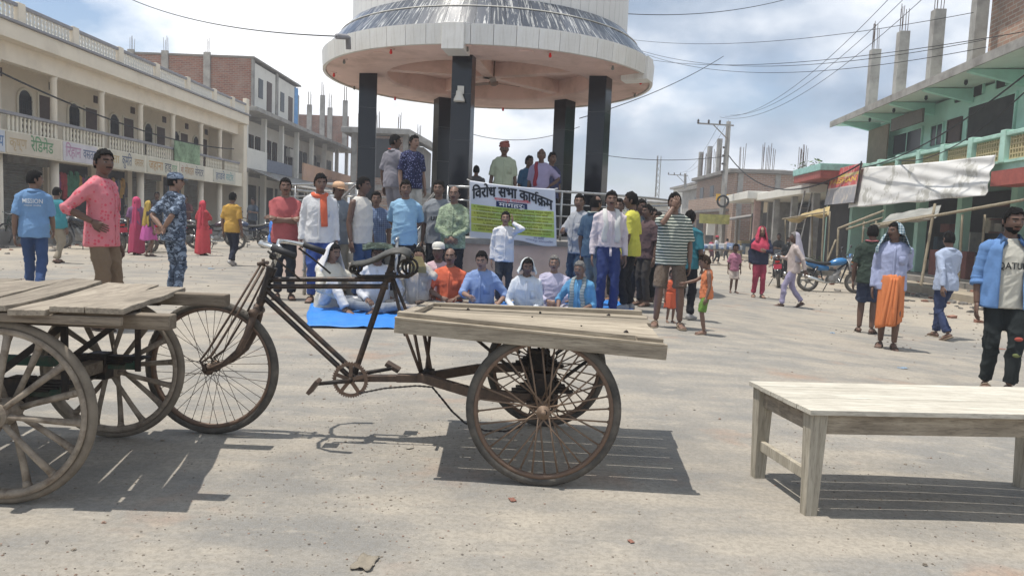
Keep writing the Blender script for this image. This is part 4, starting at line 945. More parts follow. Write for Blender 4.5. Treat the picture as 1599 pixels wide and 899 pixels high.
# ------------------------------------------------------------------ white shop house with brick top, further along
def white_house():
    O = Vector((-16.25, 44.6, 0)); t = thing('white_shop_house', O, pi/2 - ARC_A, 'white three-storey shop house with brick gable, tin awning and pink sign', 'building')
    mb = lambda nm, m, *a, **k: bxo(nm, m, t, *a, **k)
    U1 = 26.0
    mb('plinth', dark_concrete, 0, U1, -1.4, 8, -0.05, 0.35)
    mb('lower_wall', white_paint, 0, U1, 1.8, 2.0, 0.36, 3.75); mb('upper_wall', white_paint, 0, U1, 1.5, 1.7, 4.0, 7.35); mb('back_wall', brick, 0, U1, 7.8, 8, 0.36, 7.35)
    mb('end_wall', white_paint, 0, 0.2, 1.71, 7.79, 0.36, 7.35); mb('end_wall', white_paint, U1-0.2, U1, 1.71, 7.79, 0.36, 7.35)
    mb('floor_slab', concrete, -0.02, U1, -0.1, 8, 3.76, 3.99)
    mb('roof_slab', concrete, -0.03, U1+0.2, -0.7, 8.1, 7.36, 7.62, bevel=0.02)
    cu = [0.4, 3.6, 7.0, 10.4, 14.2, 18.0, 22.0, 25.6]
    for u in cu: mb('column', white_paint, u-0.16, u+0.16, 0.0, 0.32, 0.36, 3.755); mb('column', white_paint, u-0.14, u+0.14, 0.0, 0.28, 4.0, 7.355)
    for i, (a, c) in enumerate(zip(cu[:-1], cu[1:])):
        x = (a+c)/2
        for xo, w, z0 in ((-0.55, 1.0, 4.05 if i % 2 else 4.7), (0.8, 0.8, 4.02)):
            o = mb('window', dark_glass, x+xo-w/2, x+xo+w/2, 1.46, 1.495, z0, 6.4); b = MB()
            for e in (-w/2, 0, w/2): b.bx(x+xo+e-0.04, x+xo+e+0.04, 1.42, 1.455, z0, 6.44)
            for z in (z0, 5.5, 6.4): b.bx(x+xo-w/2, x+xo+w/2, 1.425, 1.45, z, z+0.07)
            b.build('frame', dark_wood, o)
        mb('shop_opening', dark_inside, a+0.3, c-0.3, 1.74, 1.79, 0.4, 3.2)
    mb('parapet_panel', white_paint, 0.0, 3.4, -0.14, -0.04, 4.0, 5.2); mb('parapet_panel', M('slate_blue_paint', (0.16, 0.18, 0.23), 0.7), 3.45, 8.6, -0.14, -0.04, 4.0, 4.8)
    # third floor over the near part
    mb('third_floor_wall', white_paint, 1.9, 11.0, 0.3, 0.5, 7.63, 10.6); mb('gable_wall', brick_y, 1.7, 1.9, 0.32, 7.9, 7.63, 10.75); mb('third_floor_back', brick, 1.9, 11.0, 7.7, 7.9, 7.63, 10.5)
    mb('third_floor_end', white_paint, 10.8, 11.0, 0.51, 7.69, 7.63, 10.55); mb('third_roof', dark_concrete, 1.6, 11.2, 0.1, 8.0, 10.76, 10.86)
    mb('blue_strip', M('sky_blue_paint', (0.12, 0.32, 0.62), 0.7), 10.2, 11.01, 0.27, 0.298, 7.63, 10.58)
    for u in (1.9, 6.3): mb('column', concrete, u-0.2, u+0.2, 0.22, 0.297, 7.63, 10.75)
    for y in (3.0, 5.6, 7.7): mb('gable_column', concrete, 1.55, 1.9-0.2, y-0.2, y+0.2, 7.63, 11.0); b = MB(); rebars(b, 1.75, y, 11.0, 0.9); b.build('rebar', rebar, t)
    for x, w, z0, z1, m in ((3.3, 0.75, 8.6, 9.8, dark_glass), (4.9, 0.9, 7.65, 9.9, dark_wood), (7.5, 0.75, 8.4, 9.7, dark_glass), (9.3, 0.9, 7.65, 9.7, dark_wood)): mb('window' if z0 > 8 else 'door', m, x-w/2, x+w/2, 0.262, 0.298, z0, z1)
    # unfinished brick storey at the far end
    mb('far_brick_wall', brick_y, 24.6, 24.8, -0.2, 5.5, 7.63, 10.6)
    for y, h in ((0.1, 12.0), (1.5, 11.3), (2.2, 12.4), (3.4, 11.5), (4.6, 12.3)):
        b = MB(); b.bx(24.45, 24.6, y-0.22, y+0.22, 7.63, h); b.build('stub_column', concrete, t); b = MB(); rebars(b, 24.55, y, h, 1.2, r=0.02); b.build('rebar', rebar, t)
    # awnings and signs
    b = MB(); n = 60
    for i in range(n):
        a, c = 0.2 + 13.5*i/n, 0.2 + 13.5*(i+1)/n; d = 0.03*(1 if i % 2 else -1)
        b.add([(a, -0.15, 3.95-d), (c, -0.15, 3.95+d), (c, -2.5, 3.1+d), (a, -2.5, 3.1-d)], [(0,1,2,3)])
    b.build('tin_awning', tin, t, solid=0.01)
    for u in (0.5, 4.6, 9, 13.4): b = MB(); b.tube([(u, -2.4, 0), (u, -2.4, 3.12)], 0.05, 8); b.build('awning_post', concrete, t)
    sg = mb('pink_sign', M('peach_sign', (0.60, 0.38, 0.27), 0.6, 0.1, 1, 0, dirt=(0.55, 0.30, 0.12), dscale=0.4), 10.8, U1-0.3, -0.28, -0.16, 3.75, 5.2)
    b = MB(); put_text(b, 'Siddhartha', 0.75, lambda x, y: Vector((19.0+x, -0.30, 4.35+y)), 4.0); b.build('lettering', ink('sign_brown', (0.14, 0.06, 0.08)), sg)
    ys = mb('yellow_sign', M('yellow_sign_board', (0.75, 0.42, 0.02), 0.5, 0.05, 2, 0), 25.2, 25.35, -1.75, -0.72, 2.6, 6.2)
    b = MB(); put_text(b, 'Siddhartha', 0.5, lambda x, y: Vector((25.195, -1.2 + y, 4.4 + x)), 2.6, 0.01); b.build('lettering', ink('sign_black', (0.03, 0.02, 0.02)), ys)
    for u, z in ((12.0, 5.7), (20.3, 6.0)): mb('air_conditioner', white_paint, u, u+0.8, 1.1, 1.45, z, z+0.6, bevel=0.02)
white_house()
def raw_house():
    O = Vector((-13.2, 60, 0)); t = thing('concrete_house', O, 0, 'unfinished concrete and brick house with a jutting roof slab behind the tower', 'building')
    mb = lambda nm, m, *a, **k: bxo(nm, m, t, *a, **k)
    mb('front_wall', brick_pale, 0, 4.2, 0.2, 0.4, 0, 7.9); mb('side_wall', dark_concrete, 4.21, 4.4, 0.2, 8, 0, 7.9); mb('left_wall', brick_pale, -0.2, -0.01, 0.2, 8, 0, 7.9)
    for x in (0.1, 1.5, 4.2): mb('column', concrete, x-0.2, x+0.2, 0.02, 0.195, 0, 8.0)
    mb('window', dark_glass, 1.75, 3.7, 0.12, 0.19, 4.6, 7.7); mb('roof_slab', concrete, -0.8, 4.6, -0.8, 8.2, 8.0, 8.45, bevel=0.04)
    b = MB(); b.add([(4.6, -0.8, 8.44), (4.6, 6, 8.44), (6.4, 5.6, 7.5), (6.4, -1.2, 7.5), (4.6, -0.8, 7.9), (4.6, 6, 7.9), (6.4, 5.6, 7.05), (6.4, -1.2, 7.05)], [(0,1,2,3),(7,6,5,4),(0,3,7,4),(3,2,6,7),(2,1,5,6),(1,0,4,5)]); b.build('roof_overhang', concrete, t)
    mb('floor_band', concrete, -0.3, 4.5, -0.05, 0.01, 3.6, 4.0); mb('upper_room', dark_concrete, 3.9, 5.6, 0.6, 6, 4.0, 7.2)
    for x in (0.4, 1.9, 3.6, 5.2): b = MB(); rebars(b, x, 0.5, 8.4 if x < 4.6 else 7.6, 1.4, r=0.02); b.build('rebar', rebar, t)
raw_house()
for (x, y, w, d, h, m, lab) in ((-8.3, 62, 3.4, 6, 3.6, concrete, 'low grey concrete hut with flat roof beyond the stairs'), (-1.3, 70, 2.6, 5, 3.0, cream, 'small cream hut seen between pillars above the banner'), (11.3, 62, 3.6, 8, 3.9, white_paint, 'low white walled house with tin roof behind the yellow shirt man'), (17, 120, 9, 9, 6.2, white_paint, 'distant pale block at the far end of the street')):
    t = thing('low_house', (x, y, gz(x)), 0.05, lab, 'house')
    bxo('wall', m, t, -w/2, w/2, 0, d, -0.1, h)
    b = MB(); b.add([(-w/2-0.4, -0.5, h+0.02), (w/2+0.4, -0.5, h+0.02), (w/2+0.4, d, h+0.8), (-w/2-0.4, d, h+0.8), (-w/2-0.4, -0.5, h-0.1), (w/2+0.4, -0.5, h-0.1), (w/2+0.4, d, h+0.65), (-w/2-0.4, d, h+0.65)], [(0,1,2,3),(7,6,5,4),(0,4,5,1),(1,5,6,2),(2,6,7,3),(3,7,4,0)]); b.build('roof', tin, t)
    for k in (-1, 1): bxo('window', dark_glass, t, k*w*0.22-0.4, k*w*0.22+0.4, -0.03, 0.02, 1.3, 2.5)
# ------------------------------------------------------------------ right: mint green building
GA = atan2(-0.995, -0.0995); GO = Vector((14.7, 34.6, 0))
def green_house():
    t = thing('green_shop_house', (GO.x, GO.y, -0.3), GA, 'mint green two-storey shop house with wide roof canopy and bare concrete columns on top', 'building')
    mint = M('mint_green_paint', (0.42, 0.66, 0.56), 0.8, 0.07, 1.5, 0.08, dirt=(0.36, 0.50, 0.43), dscale=0.8, dlev=(0.5, 0.85)); mint2 = M('mint_trim_paint', (0.46, 0.70, 0.60), 0.75, 0.06, 2, 0.08, dirt=(0.25, 0.4, 0.32), dscale=1.2)
    pale = M('pale_soffit', (0.58, 0.62, 0.55), 0.85, 0.06, 2, 0.05)
    mb = lambda nm, m, *a, **k: bxo(nm, m, t, *a, **k)
    U1 = 21.0; Z = 0.3
    def T(px, py, y=0.0):
        """pixel on the vertical plane local y -> (u, z)"""
        d = ray(px, py); ux = Vector((cos(GA), sin(GA), 0)); n = Vector((-sin(GA), cos(GA), 0)); P0 = GO + n*y
        k = (P0 - Vector((0, 0, CAMZ))).dot(n)/d.dot(n); p = Vector((0, 0, CAMZ)) + d*k; return (p - P0).dot(ux), p.z + Z
    mb('plinth', dark_concrete, 0.5, U1, -0.2, 9, -0.1, 0.35)
    mb('upper_wall', mint, 1.0, U1, 1.4, 1.6, 3.75, 6.6); mb('end_wall', mint, 1.0, 1.2, 1.61, 9, 0.36, 6.6); mb('back_wall', mint, 1.0, U1, 9, 9.2, 0.36, 6.6)
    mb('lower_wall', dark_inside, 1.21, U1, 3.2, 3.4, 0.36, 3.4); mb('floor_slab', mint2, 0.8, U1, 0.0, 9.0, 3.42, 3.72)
    b = MB(); b.add([(-0.2, -0.25, 6.66), (U1, -0.25, 6.66), (U1, 9.4, 6.9), (-0.2, 9.4, 6.9), (-0.2, -0.25, 6.82), (U1, -0.25, 6.82), (U1, 9.4, 7.05), (-0.2, 9.4, 7.05)], [(0,3,2,1),(4,5,6,7),(0,1,5,4),(1,2,6,5),(2,3,7,6),(3,0,4,7)]); b.build('roof_canopy', pale, t)
    mb('canopy_edge', concrete, -0.22, U1, -0.31, -0.252, 6.60, 6.86)
    for u in (1.2, 3.7, 6.4, 9.2, 12.2, 15.4, 18.6):
        b = MB(); b.add([(u-0.1, -0.2, 6.655), (u-0.1, 1.39, 6.655), (u-0.1, 1.39, 6.2), (u-0.1, -0.2, 6.57), (u+0.1, -0.2, 6.655), (u+0.1, 1.39, 6.655), (u+0.1, 1.39, 6.2), (u+0.1, -0.2, 6.57)], [(0,1,2,3),(7,6,5,4),(0,4,5,1),(1,5,6,2),(2,6,7,3),(3,7,4,0)]); b.build('canopy_bracket', mint, t)
    for u in (2.5, 5.0, 7.8, 10.6): b = MB(); b.lathe([(0.05, 0), (0.06, -0.1), (0.02, -0.16)], 8, Matrix.Translation((u, 0.5, 6.66))); b.build('soffit_lamp', black_cable, t)
    # openings in the upper wall, read on the wall plane
    yw = 1.4
    for nm, x0, y0, x1, y1, m in (('window', 1397, 207, 1440, 236, dark_glass), ('window', 1456, 196, 1473, 226, dark_glass), ('door', 1482, 188, 1501, 222, dark_wood), ('opening', 1514, 158, 1585, 216, dark_inside), ('vent', 1494, 141, 1505, 159, dark_inside), ('vent', 1523, 129, 1537, 149, dark_inside), ('vent', 1559, 115, 1574, 136, dark_inside)):
        u0, za = T(x0, (y0+y1)/2, yw); u1, zb_ = T(x1, (y0+y1)/2, yw); um = (x0+x1)/2
        z1 = T(um, y0, yw)[1]; z0 = T(um, y1, yw)[1]; o = mb(nm, m, u0, u1, 1.36, 1.395, z0, z1)
        b = MB(); w = 0.06
        b.bx(u0-w, u0-0.002, 1.33, 1.397, z0, z1); b.bx(u1+0.002, u1+w, 1.33, 1.397, z0, z1); b.bx(u0-w, u1+w, 1.33, 1.397, z1+0.002, z1+w)
        if nm == 'window': b.bx((u0+u1)/2-0.025, (u0+u1)/2+0.025, 1.335, 1.358, z0, z1)
        b.build('frame', mint2 if nm != 'door' else dark_wood, o)
    u0, _ = T(1356, 230, 0.9); u1, _ = T(1386, 230, 0.9); mb('shutter_panel', M('brown_hoarding', (0.20, 0.16, 0.11), 0.8, 0.15, 3, 0), u0, u1, 0.86, 0.92, T(1370, 262, 0.9)[1], T(1370, 200, 0.9)[1])
    u0, _ = T(1392, 185, 0.6); u1, _ = T(1440, 178, 0.6); mb('black_board', M('dark_signboard', (0.10, 0.085, 0.06), 0.6), u0, u1, 0.6, 0.68, T(1415, 198, 0.6)[1], T(1415, 178, 0.6)[1])
    # balcony railing: posts and lattice panels
    up_ = [2.0 + 1.75*i for i in range(11)]
    lat = M('yellow_lattice_block', (0.50, 0.42, 0.24), 0.85, 0.15, 6, 0.1)
    b = MB()
    for i in range(5):
        for j in range(4):
            x, z = 0.0 + 0.28*i, 0.155*j
            b.bx(x-0.025, x+0.025, -0.03, 0.03, z, z+0.155)
        b.bx(0.0+0.28*i-0.11, 0.0+0.28*i+0.11, -0.025, 0.025, 0.0, 0.03)
    lm = MB()
    for i in range(11): lm.bx(0.13*i-0.02, 0.13*i+0.02, -0.03, 0.03, 0, 0.62)
    for j in range(5): lm.bx(-0.02, 1.32, -0.025, 0.025, 0.13*j, 0.13*j+0.035)
    lme = lm.mesh('lattice_panel', lat)
    for a in up_:
        mb('rail_post', mint2, a-0.13, a+0.13, -0.12, 0.14, 3.725, 4.62, bevel=0.02)
        o = link(bpy.data.objects.new('lattice_panel', lme), t); o.location = (a+0.22, 0.02, 3.80)
    mb('hand_rail', mint2, 1.9, U1, -0.09, 0.11, 4.44, 4.56, bevel=0.02); mb('bottom_rail', mint2, 1.9, U1, -0.085, 0.105, 3.722, 3.79)
    # bare columns with reinforcement on the roof, brick storey at the near end
    for px, ytop in ((1367, 78), (1411, 50), (1466, 16), (1534, -25)):
        u, z1 = T(px, ytop, 1.3); u2, _ = T(px, ytop + 40, 1.3)
        b = MB(); b.bx(u-0.19, u+0.19, 1.1, 1.5, 6.75, z1); b.build('roof_column', concrete, t, bevel=0.01); b = MB(); rebars(b, u, 1.3, z1, 1.2, 6, 0.014, 0.11); b.build('rebar', rebar, t)
    u, _ = T(1546, 40, 1.9); mb('brick_storey', brick_pale, u, U1, 1.9, 2.1, 6.8, 9.9); mb('brick_storey_end', brick_pale_y, u, u+0.2, 2.11, 8, 6.8, 9.9); mb('brick_storey_roof', tin, u-0.4, U1, 1.5, 8.2, 9.91, 9.98)
    # red band shop at the near end
    mb('red_shade', M('red_shop_shade', (0.34, 0.09, 0.07), 0.7), 15.4, U1, -0.9, -0.25, 3.0, 3.38)
    for u in (3.0, 6.2, 9.4, 12.6, 15.8, 19): mb('shop_pillar', mint, u-0.16, u+0.16, 1.2, 1.52, 0.36, 3.41)
    # stock and counters in the open shops
    rr = random.Random(8); cols = [M('stock_%d' % i, c, 0.8, 0.2, 5, 0) for i, c in enumerate([(0.20,0.075,0.06),(0.45,0.40,0.33),(0.08,0.12,0.16),(0.4,0.3,0.12),(0.16,0.2,0.2),(0.5,0.48,0.45)])]
    for k in range(26):
        u = rr.uniform(1.5, 20); z = rr.choice((0.36, 0.36, 1.2, 1.9)); h = rr.uniform(0.25, 0.8); w = rr.uniform(0.3, 0.9); mb('stock_box', cols[k % 6], u, u+w, 2.3 + 0.03*k, 2.75 + 0.03*k, z, z+h, bevel=0.01)
    mb('shop_counter', cols[0], 8.2, 10.8, 0.9, 1.15, 0.36, 1.25, bevel=0.01); mb('shop_counter', cols[1], 11.2, 13.6, 1.0, 1.19, 0.36, 1.1, bevel=0.01)
    for k in range(5): mb('shop_shelf', cols[0], 8.6, 12, 2.6, 3.1, 1.0+0.45*k, 1.04+0.45*k)
    # torn white banner and the poster on its frame
    s = NT('torn_white_banner'); v = s.vec
    blot = s.ramp(s.noise(1.1, 7, 0.7), [(0.55, 0), (0.62, 0.7)]); x = s.sep()
    low = s.ramp(x[2], [(3.0/10, 1), (3.9/10, 0)])
    col = s.mix(s.noise(0.8, 4), (0.66, 0.65, 0.62), (0.78, 0.77, 0.75)); col = s.mix(blot, col, (0.33, 0.32, 0.27))
    vm = s.done(col, 0.6, 0, 0.3)
    a0 = T(1336, 285, -0.25)[0]; a1 = T(1555, 270, -0.25)[0]
    zt0 = T(1336, 262, -0.25)[1]; zt1 = T(1552, 243, -0.25)[1]; zb0 = T(1336, 325, -0.25)[1]; zb1 = T(1552, 306, -0.25)[1]
    rr = random.Random(3)
    def fn(p, q):
        z = lerp(lerp(zb0, zb1, p), lerp(zt0, zt1, p), q); fold = 0.02*sin(18*(p*1.2 + q*1.1)) * (0.25 + p) + 0.025*noise.noise(Vector((p*8, q*3, 0)))*3*p
        return Vector((lerp(a0, a1, p) , -0.30 - 0.16*(1-q) - fold, z - 0.06*sin(pi*p)*(q) + (0.07*noise.noise(Vector((p*7, 0, 3))) if q < 0.04 else 0)))
    b = MB(); b.grid(fn, 90, 24); o = b.build('hanging_banner', vm, None, True, solid=0.004); o.location = t.location; o.rotation_euler = t.rotation_euler
    tag(o, 'torn and stained white banner hanging across the green balcony', 'banner')
    pz = NT('red_poster_print'); x = pz.sep(); n = pz.noise(3.5, 4, 0.7); band = pz.ramp(x[2], [(0.0, (0.28, 0.28, 0.30)), (0.42, (0.50, 0.48, 0.47)), (0.46, (0.50, 0.07, 0.07)), (0.72, (0.55, 0.42, 0.10)), (0.80, (0.48, 0.05, 0.06)), (1.0, (0.45, 0.08, 0.10))], True)
    pm = pz.done(pz.mix(pz.ramp(n, [(0.5, 0), (0.62, 0.65)]), band, (0.60, 0.52, 0.42)), 0.6)
    c0, c1 = T(1290, 290, -0.6), T(1336, 285, -0.6); zlo, zhi = T(1312, 318, -0.6)[1], T(1312, 260, -0.6)[1]
    p = thing('hanging_poster', GO + Matrix.Rotation(GA, 3, 'Z') @ Vector(((c0[0]+c1[0])/2, -0.6, 0)) + Vector((0, 0, zlo - Z)), GA, 'red and yellow shop poster on a tilted frame beside the torn white banner', 'sign')
    w = abs(c1[0]-c0[0])/2; h = zhi - zlo
    b = MB(); b.bx(-w, w, -0.02, 0.0, 0, 1.0); q = b.build('poster_sheet', pm, p, rot=(radians(-8), 0, 0)); q.scale = (1, 1, h)
    b = MB(); put_text(b, 'FAISHAN', 0.3, lambda x, y: Vector((x, -0.035, 0.62*h + y)), w*1.7, 0.01); b.build('lettering', ink('poster_yellow', (0.75, 0.5, 0.08)), p, rot=(radians(-8), 0, 0))
    b = MB()
    for x in (-w, w): b.tube([(x, 0.02, -0.05), (x, 0.16+0.14*h*0, h+0.05)], 0.03, 6)
    b.tube([(-w, 0.02, 0), (w, 0.02, 0)], 0.03, 6); b.build('poster_frame', black_iron, p)
green_house()

# ------------------------------------------------------------------ right pavement, bamboo stalls
def pavement():
    b = MB(); n = 60
    def prof(y): x = 11.75 + 0.1*(y - 19.8); return [(x, -0.34), (x, -0.12), (x+0.2, -0.11), (x+0.22, -0.13), (x+3.4, -0.10), (x+3.4, -0.4)]
    rings = []
    for i in range(n+1):
        y = 10 + 42*i/n; rings.append([Vector((x, y, z + 0.012*noise.noise(Vector((x*3, y*2, 0))))) for x, z in prof(y)])
    b.loft(rings); o = b.build('pavement', M('sandy_pavement', (0.36, 0.31, 0.235), 0.95, 0.18, 2, 0.5, dirt=(0.25, 0.22, 0.18), dscale=1.2), None); tag(o, kind='structure')
pavement()
def pole_b(b, p, q, r=0.034):
    p, q = Vector(p), Vector(q); n = max(3, int((q-p).length/0.35)); pts = []; rs = []
    for i in range(n):
        a, c = i/n, (i+0.12)/n; pts += [lerp(p, q, a), lerp(p, q, c)]; rs += [r*1.12, r]
    b.tube(pts + [q], rs + [r*0.9], 8)
def stall(name, lab, posts, roof, tarp_m, sag, group='bamboo stall frames'):
    base = Vector(posts[0][0]); t = thing(name, base, 0, lab, 'stall', group)
    for p, q in posts: b = MB(); pole_b(b, Vector(p)-base, Vector(q)-base); b.build('bamboo_pole', bamboo, t, True)
    if roof:
        A, B_, C, D = [Vector(p)-base for p in roof]
        b = MB(); b.grid(lambda u, v: lerp(lerp(A, B_, u), lerp(D, C, u), v) - Vector((0, 0, sag*sin(pi*v)*(0.6+0.4*sin(9*u)) + 0.05*noise.noise(Vector((u*6, v*5, 2))))), 28, 14); b.build('tarp_roof', tarp_m, t, True, solid=0.006)
    return t
tarp_grey = M('grey_tarp', (0.24, 0.24, 0.225), 0.7, 0.2, 3, 0.4, dirt=(0.36, 0.35, 0.31), dscale=2, bdist=0.02); tarp_yel = M('yellowed_tarp', (0.42, 0.32, 0.14), 0.75, 0.2, 3, 0.3, dirt=(0.30, 0.24, 0.14), dscale=2)
P_ = lambda px, py, Y: tuple(atY(px, py, Y))
g1 = lambda px, py: tuple(onground(px, py))
stall('bamboo_stall', 'bamboo stall frame with sagging grey tarp in front of the green shop house',
      [(P_(1438, 446, 19.0), P_(1460, 318, 19.0)), (P_(1497, 440, 21.5), P_(1503, 335, 21.5)), (P_(1530, 436, 21.5), P_(1538, 335, 21.5)), (P_(1375, 352, 20.0), P_(1599, 312, 17.0)), (P_(1364, 430, 22.5), P_(1368, 345, 22.5)), (P_(1309, 357, 22.0), P_(1380, 329, 22.0)), (P_(1455, 336, 19.1), P_(1360, 352, 21.5))],
      [P_(1345, 357, 21.0), P_(1455, 340, 19.0), P_(1470, 320, 22.5), P_(1390, 335, 24.0)], tarp_grey, 0.22)
stall('bamboo_stall', 'bare bamboo frame of leaning poles behind the blue motorcycle',
      [(P_(1307, 406, 23.5), P_(1309, 356, 23.5)), (P_(1309, 357, 23.5), P_(1372, 332, 26)), (P_(1322, 358, 23.6), P_(1378, 340, 25)), (P_(1283, 410, 27), P_(1287, 325, 27)), (P_(1293, 405, 26), P_(1305, 374, 26)), (P_(1345, 405, 26), P_(1349, 345, 26))], None, None, 0)
stall('tarp_stall', 'makeshift stall with ragged yellow tarp beyond the walking old man',
      [(P_(1222, 342, 33), P_(1290, 331, 29)), (P_(1292, 408, 29), P_(1296, 330, 29)), (P_(1228, 408, 33), P_(1226, 342, 33)), (P_(1268, 405, 31), P_(1268, 333, 31))],
      [P_(1226, 343, 31), P_(1292, 333, 28.5), P_(1296, 322, 32), P_(1252, 334, 34)], tarp_yel, 0.3)

# ------------------------------------------------------------------ shops further down on the right
def shop_row():
    t = thing('flat_roof_shop', (15.3, 37, -0.3), radians(-5), 'grey flat-roofed shop with stepped canopy slab and ladder', 'building')
    mb = lambda nm, m, *a, **k: bxo(nm, m, t, *a, **k)
    mb('back_wall', M('grey_green_wall', (0.36, 0.38, 0.34), 0.85, 0.1, 2, 0.1), 1.8, 7, 0, 0.3, 0, 3.6); mb('side_wall', concrete, -0.2, 6.5, 10, 10.3, 0, 3.6); mb('canopy_slab', white_paint, -1.2, 7, -1.5, 10.5, 3.62, 4.05, bevel=0.03); mb('rear_wall', concrete, 6.7, 7, 0.31, 9.9, 0, 3.6)
    for y in (-1.2, 2.4, 6, 9.8): mb('pillar', concrete, -0.9, -0.6, y-0.15, y+0.15, 0, 3.61)
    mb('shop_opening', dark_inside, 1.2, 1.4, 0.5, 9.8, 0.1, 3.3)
    b = MB()
    for s in (-0.17, 0.17): b.beam((-1.9+s, -1.9, 0.1), (-1.2+s, -1.45, 3.7), 0.05, 0.05)
    for k in range(11): b.beam(lerp(Vector((-2.07, -1.9, 0.1)), Vector((-1.37, -1.45, 3.7)), (k+0.5)/11), lerp(Vector((-1.73, -1.9, 0.1)), Vector((-1.03, -1.45, 3.7)), (k+0.5)/11), 0.04, 0.03)
    b.build('ladder', tin, t)
    t = thing('canopy_shop', (15.0, 47.5, -0.3), radians(-5), 'small shop with white canopy slab on a pink corner post', 'building')
    mb = lambda nm, m, *a, **k: bxo(nm, m, t, *a, **k)
    mb('wall', cream, 1.4, 6, 0, 6, 0, 3.7); mb('canopy_slab', white_paint, -0.6, 6, -1.6, 6.2, 3.72, 4.2, bevel=0.03); mb('corner_post', M('pink_post', (0.45, 0.30, 0.26), 0.8), 0.0, 0.35, -1.2, -0.85, 0, 3.7); mb('shop_opening', dark_inside, 1.36, 1.395, 0.5, 5.6, 0.1, 3.0)
    for k in range(4): mb('stock_box', MATS['stock_%d' % k], 0.4, 1.2, 0.2+1.3*k, 1.2+1.3*k, 0, 0.5+0.2*k, bevel=0.02)
    t = thing('mint_kiosk', (14.5, 33.2, -0.3), radians(-5), 'mint and red fronted kiosk under the rooftop shrub', 'building')
    mb = lambda nm, m, *a, **k: bxo(nm, m, t, *a, **k)
    mb('wall', M('mint_green_paint', (0,0,0)), 0.5, 5, 0, 3.5, 0, 4.1); mb('roof', M('aqua_paint', (0.30, 0.52, 0.48), 0.8), -1.2, 5, -0.6, 3.6, 4.45, 4.75, bevel=0.02); mb('red_band', M('red_shop_shade', (0,0,0)), -1.15, 5, -0.55, 3.5, 4.12, 4.44)
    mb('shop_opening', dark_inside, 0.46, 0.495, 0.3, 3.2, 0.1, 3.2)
    # brick house by the utility pole
    O = Vector((17.2, 58, -0.3)); t = thing('brick_house', O, 0, 'unfinished brick house with rebar on its flat roof beside the leaning utility pole', 'building')
    mb = lambda nm, m, *a, **k: bxo(nm, m, t, *a, **k)
    mb('front_wall', brick_pale, 0, 5.4, 0, 0.25, 0, 6.25); mb('street_wall', brick_pale_y, -0.25, -0.01, 0.1, 12, 0, 6.25)
    for x in (0.2, 3.1, 5.3): mb('column', concrete, x-0.2, x+0.2, -0.06, -0.002, 0, 6.25)
    mb('roof_slab', dark_concrete, -0.8, 5.7, -0.4, 12, 6.27, 6.55, bevel=0.03); mb('balcony_slab', dark_concrete, -0.95, -0.26, 1, 12, 3.3, 3.5); mb('balcony_wall', brick_pale_y, -0.95, -0.75, 1, 12, 3.51, 4.5)
    mb('yellow_board', M('yellow_sign_board', (0,0,0)), -1.5, -0.3, 0.4, 0.48, 4.1, 4.6)
    mb('water_tank', white_paint, 2.2, 4.4, 2, 4, 6.56, 6.8)
    for x, y in ((0.3, 0.3), (2.1, 0.4), (2.6, 0.3), (4.9, 0.3), (5.2, 0.5), (-0.5, 3), (-0.5, 6), (-0.5, 9)): b = MB(); rebars(b, x, y, 6.5, 2.0, 5, 0.022, 0.15); b.build('rebar', rebar, t)
    for y, h in ((4, 9.3), (7, 9.0), (10, 8.8)): mb('roof_column', concrete, -0.7, -0.35, y-0.2, y+0.2, 6.56, h)
    for y in (3, 6.5, 10): mb('window', dark_glass, -0.28, -0.252, y-0.6, y+0.6, 3.9, 5.6); mb('shop_opening', dark_inside, -0.29, -0.253, y-1.2, y+1.2, 0.1, 2.7)
    t = thing('tin_lean_to', (16.4, 52, -0.3), 0, 'rusty tin lean-to shed under the brick wall', 'shed'); mb = lambda nm, m, *a, **k: bxo(nm, m, t, *a, **k)
    b = MB(); b.add([(-1.2, -0.5, 2.5), (6, -0.5, 3.9), (6, 5, 3.9), (-1.2, 5, 2.5)], [(0,1,2,3)]); b.build('roof', tin, t, solid=0.05); mb('wall', brick_pale, 2.5, 6, 0, 0.2, 0, 3.1)
    for x, y in ((-0.9, -0.3), (2.4, -0.3), (-0.9, 4.8)): mb('post', wood_beam, x-0.07, x+0.07, y-0.07, y+0.07, 0, 2.6 if x < 0 else 3.2)
    rr = random.Random(5)
    for k in range(9): mb('goods', MATS['stock_%d' % (k % 6)], 0.2+0.28*k, 0.2+0.28*k+0.25, 0.5, 1.2, 0, rr.uniform(0.5, 1.4), bevel=0.02)
    # houses further down the street, right side
    for x, y, w, d, h, m, lab in ((24, 80, 6, 14, 6.5, concrete, 'grey concrete house far down the street past the poles'), (28, 100, 7, 16, 8, white_paint, 'tall pale house at the street bend beyond the brick house'), (21.3, 75, 3.5, 4, 3.8, M('mint_green_paint', (0,0,0)), 'small mint green hut far along the right side of the street')):
        t = thing('far_house', (x, y, -0.3), 0, lab, 'house'); bxo('wall', m, t, -w/2, w/2, 0, d, 0, h); bxo('roof_slab', dark_concrete, t, -w/2-0.6, w/2+0.3, -0.6, d, h+0.01, h+0.3); bxo('awning', tin, t, -w/2-1.6, -w/2-0.01, 0, d, 2.6, 2.75)
        for k in range(2): bxo('window', dark_glass, t, -w/4+w/2*k-0.5, -w/4+w/2*k+0.5, -0.03, -0.003, h-2.2, h-0.9); bxo('window', dark_glass, t, -w/2-0.03, -w/2-0.003, 2+4*k, 3.4+4*k, h-2.2, h-0.9)
        bxo('shop_opening', dark_inside, t, -w/2+0.3, w/2-0.3, -0.035, -0.003, 0.1, 2.4); bxo('shop_opening', dark_inside, t, -w/2-0.035, -w/2-0.003, 0.5, d-0.5, 0.1, 2.4)
shop_row()
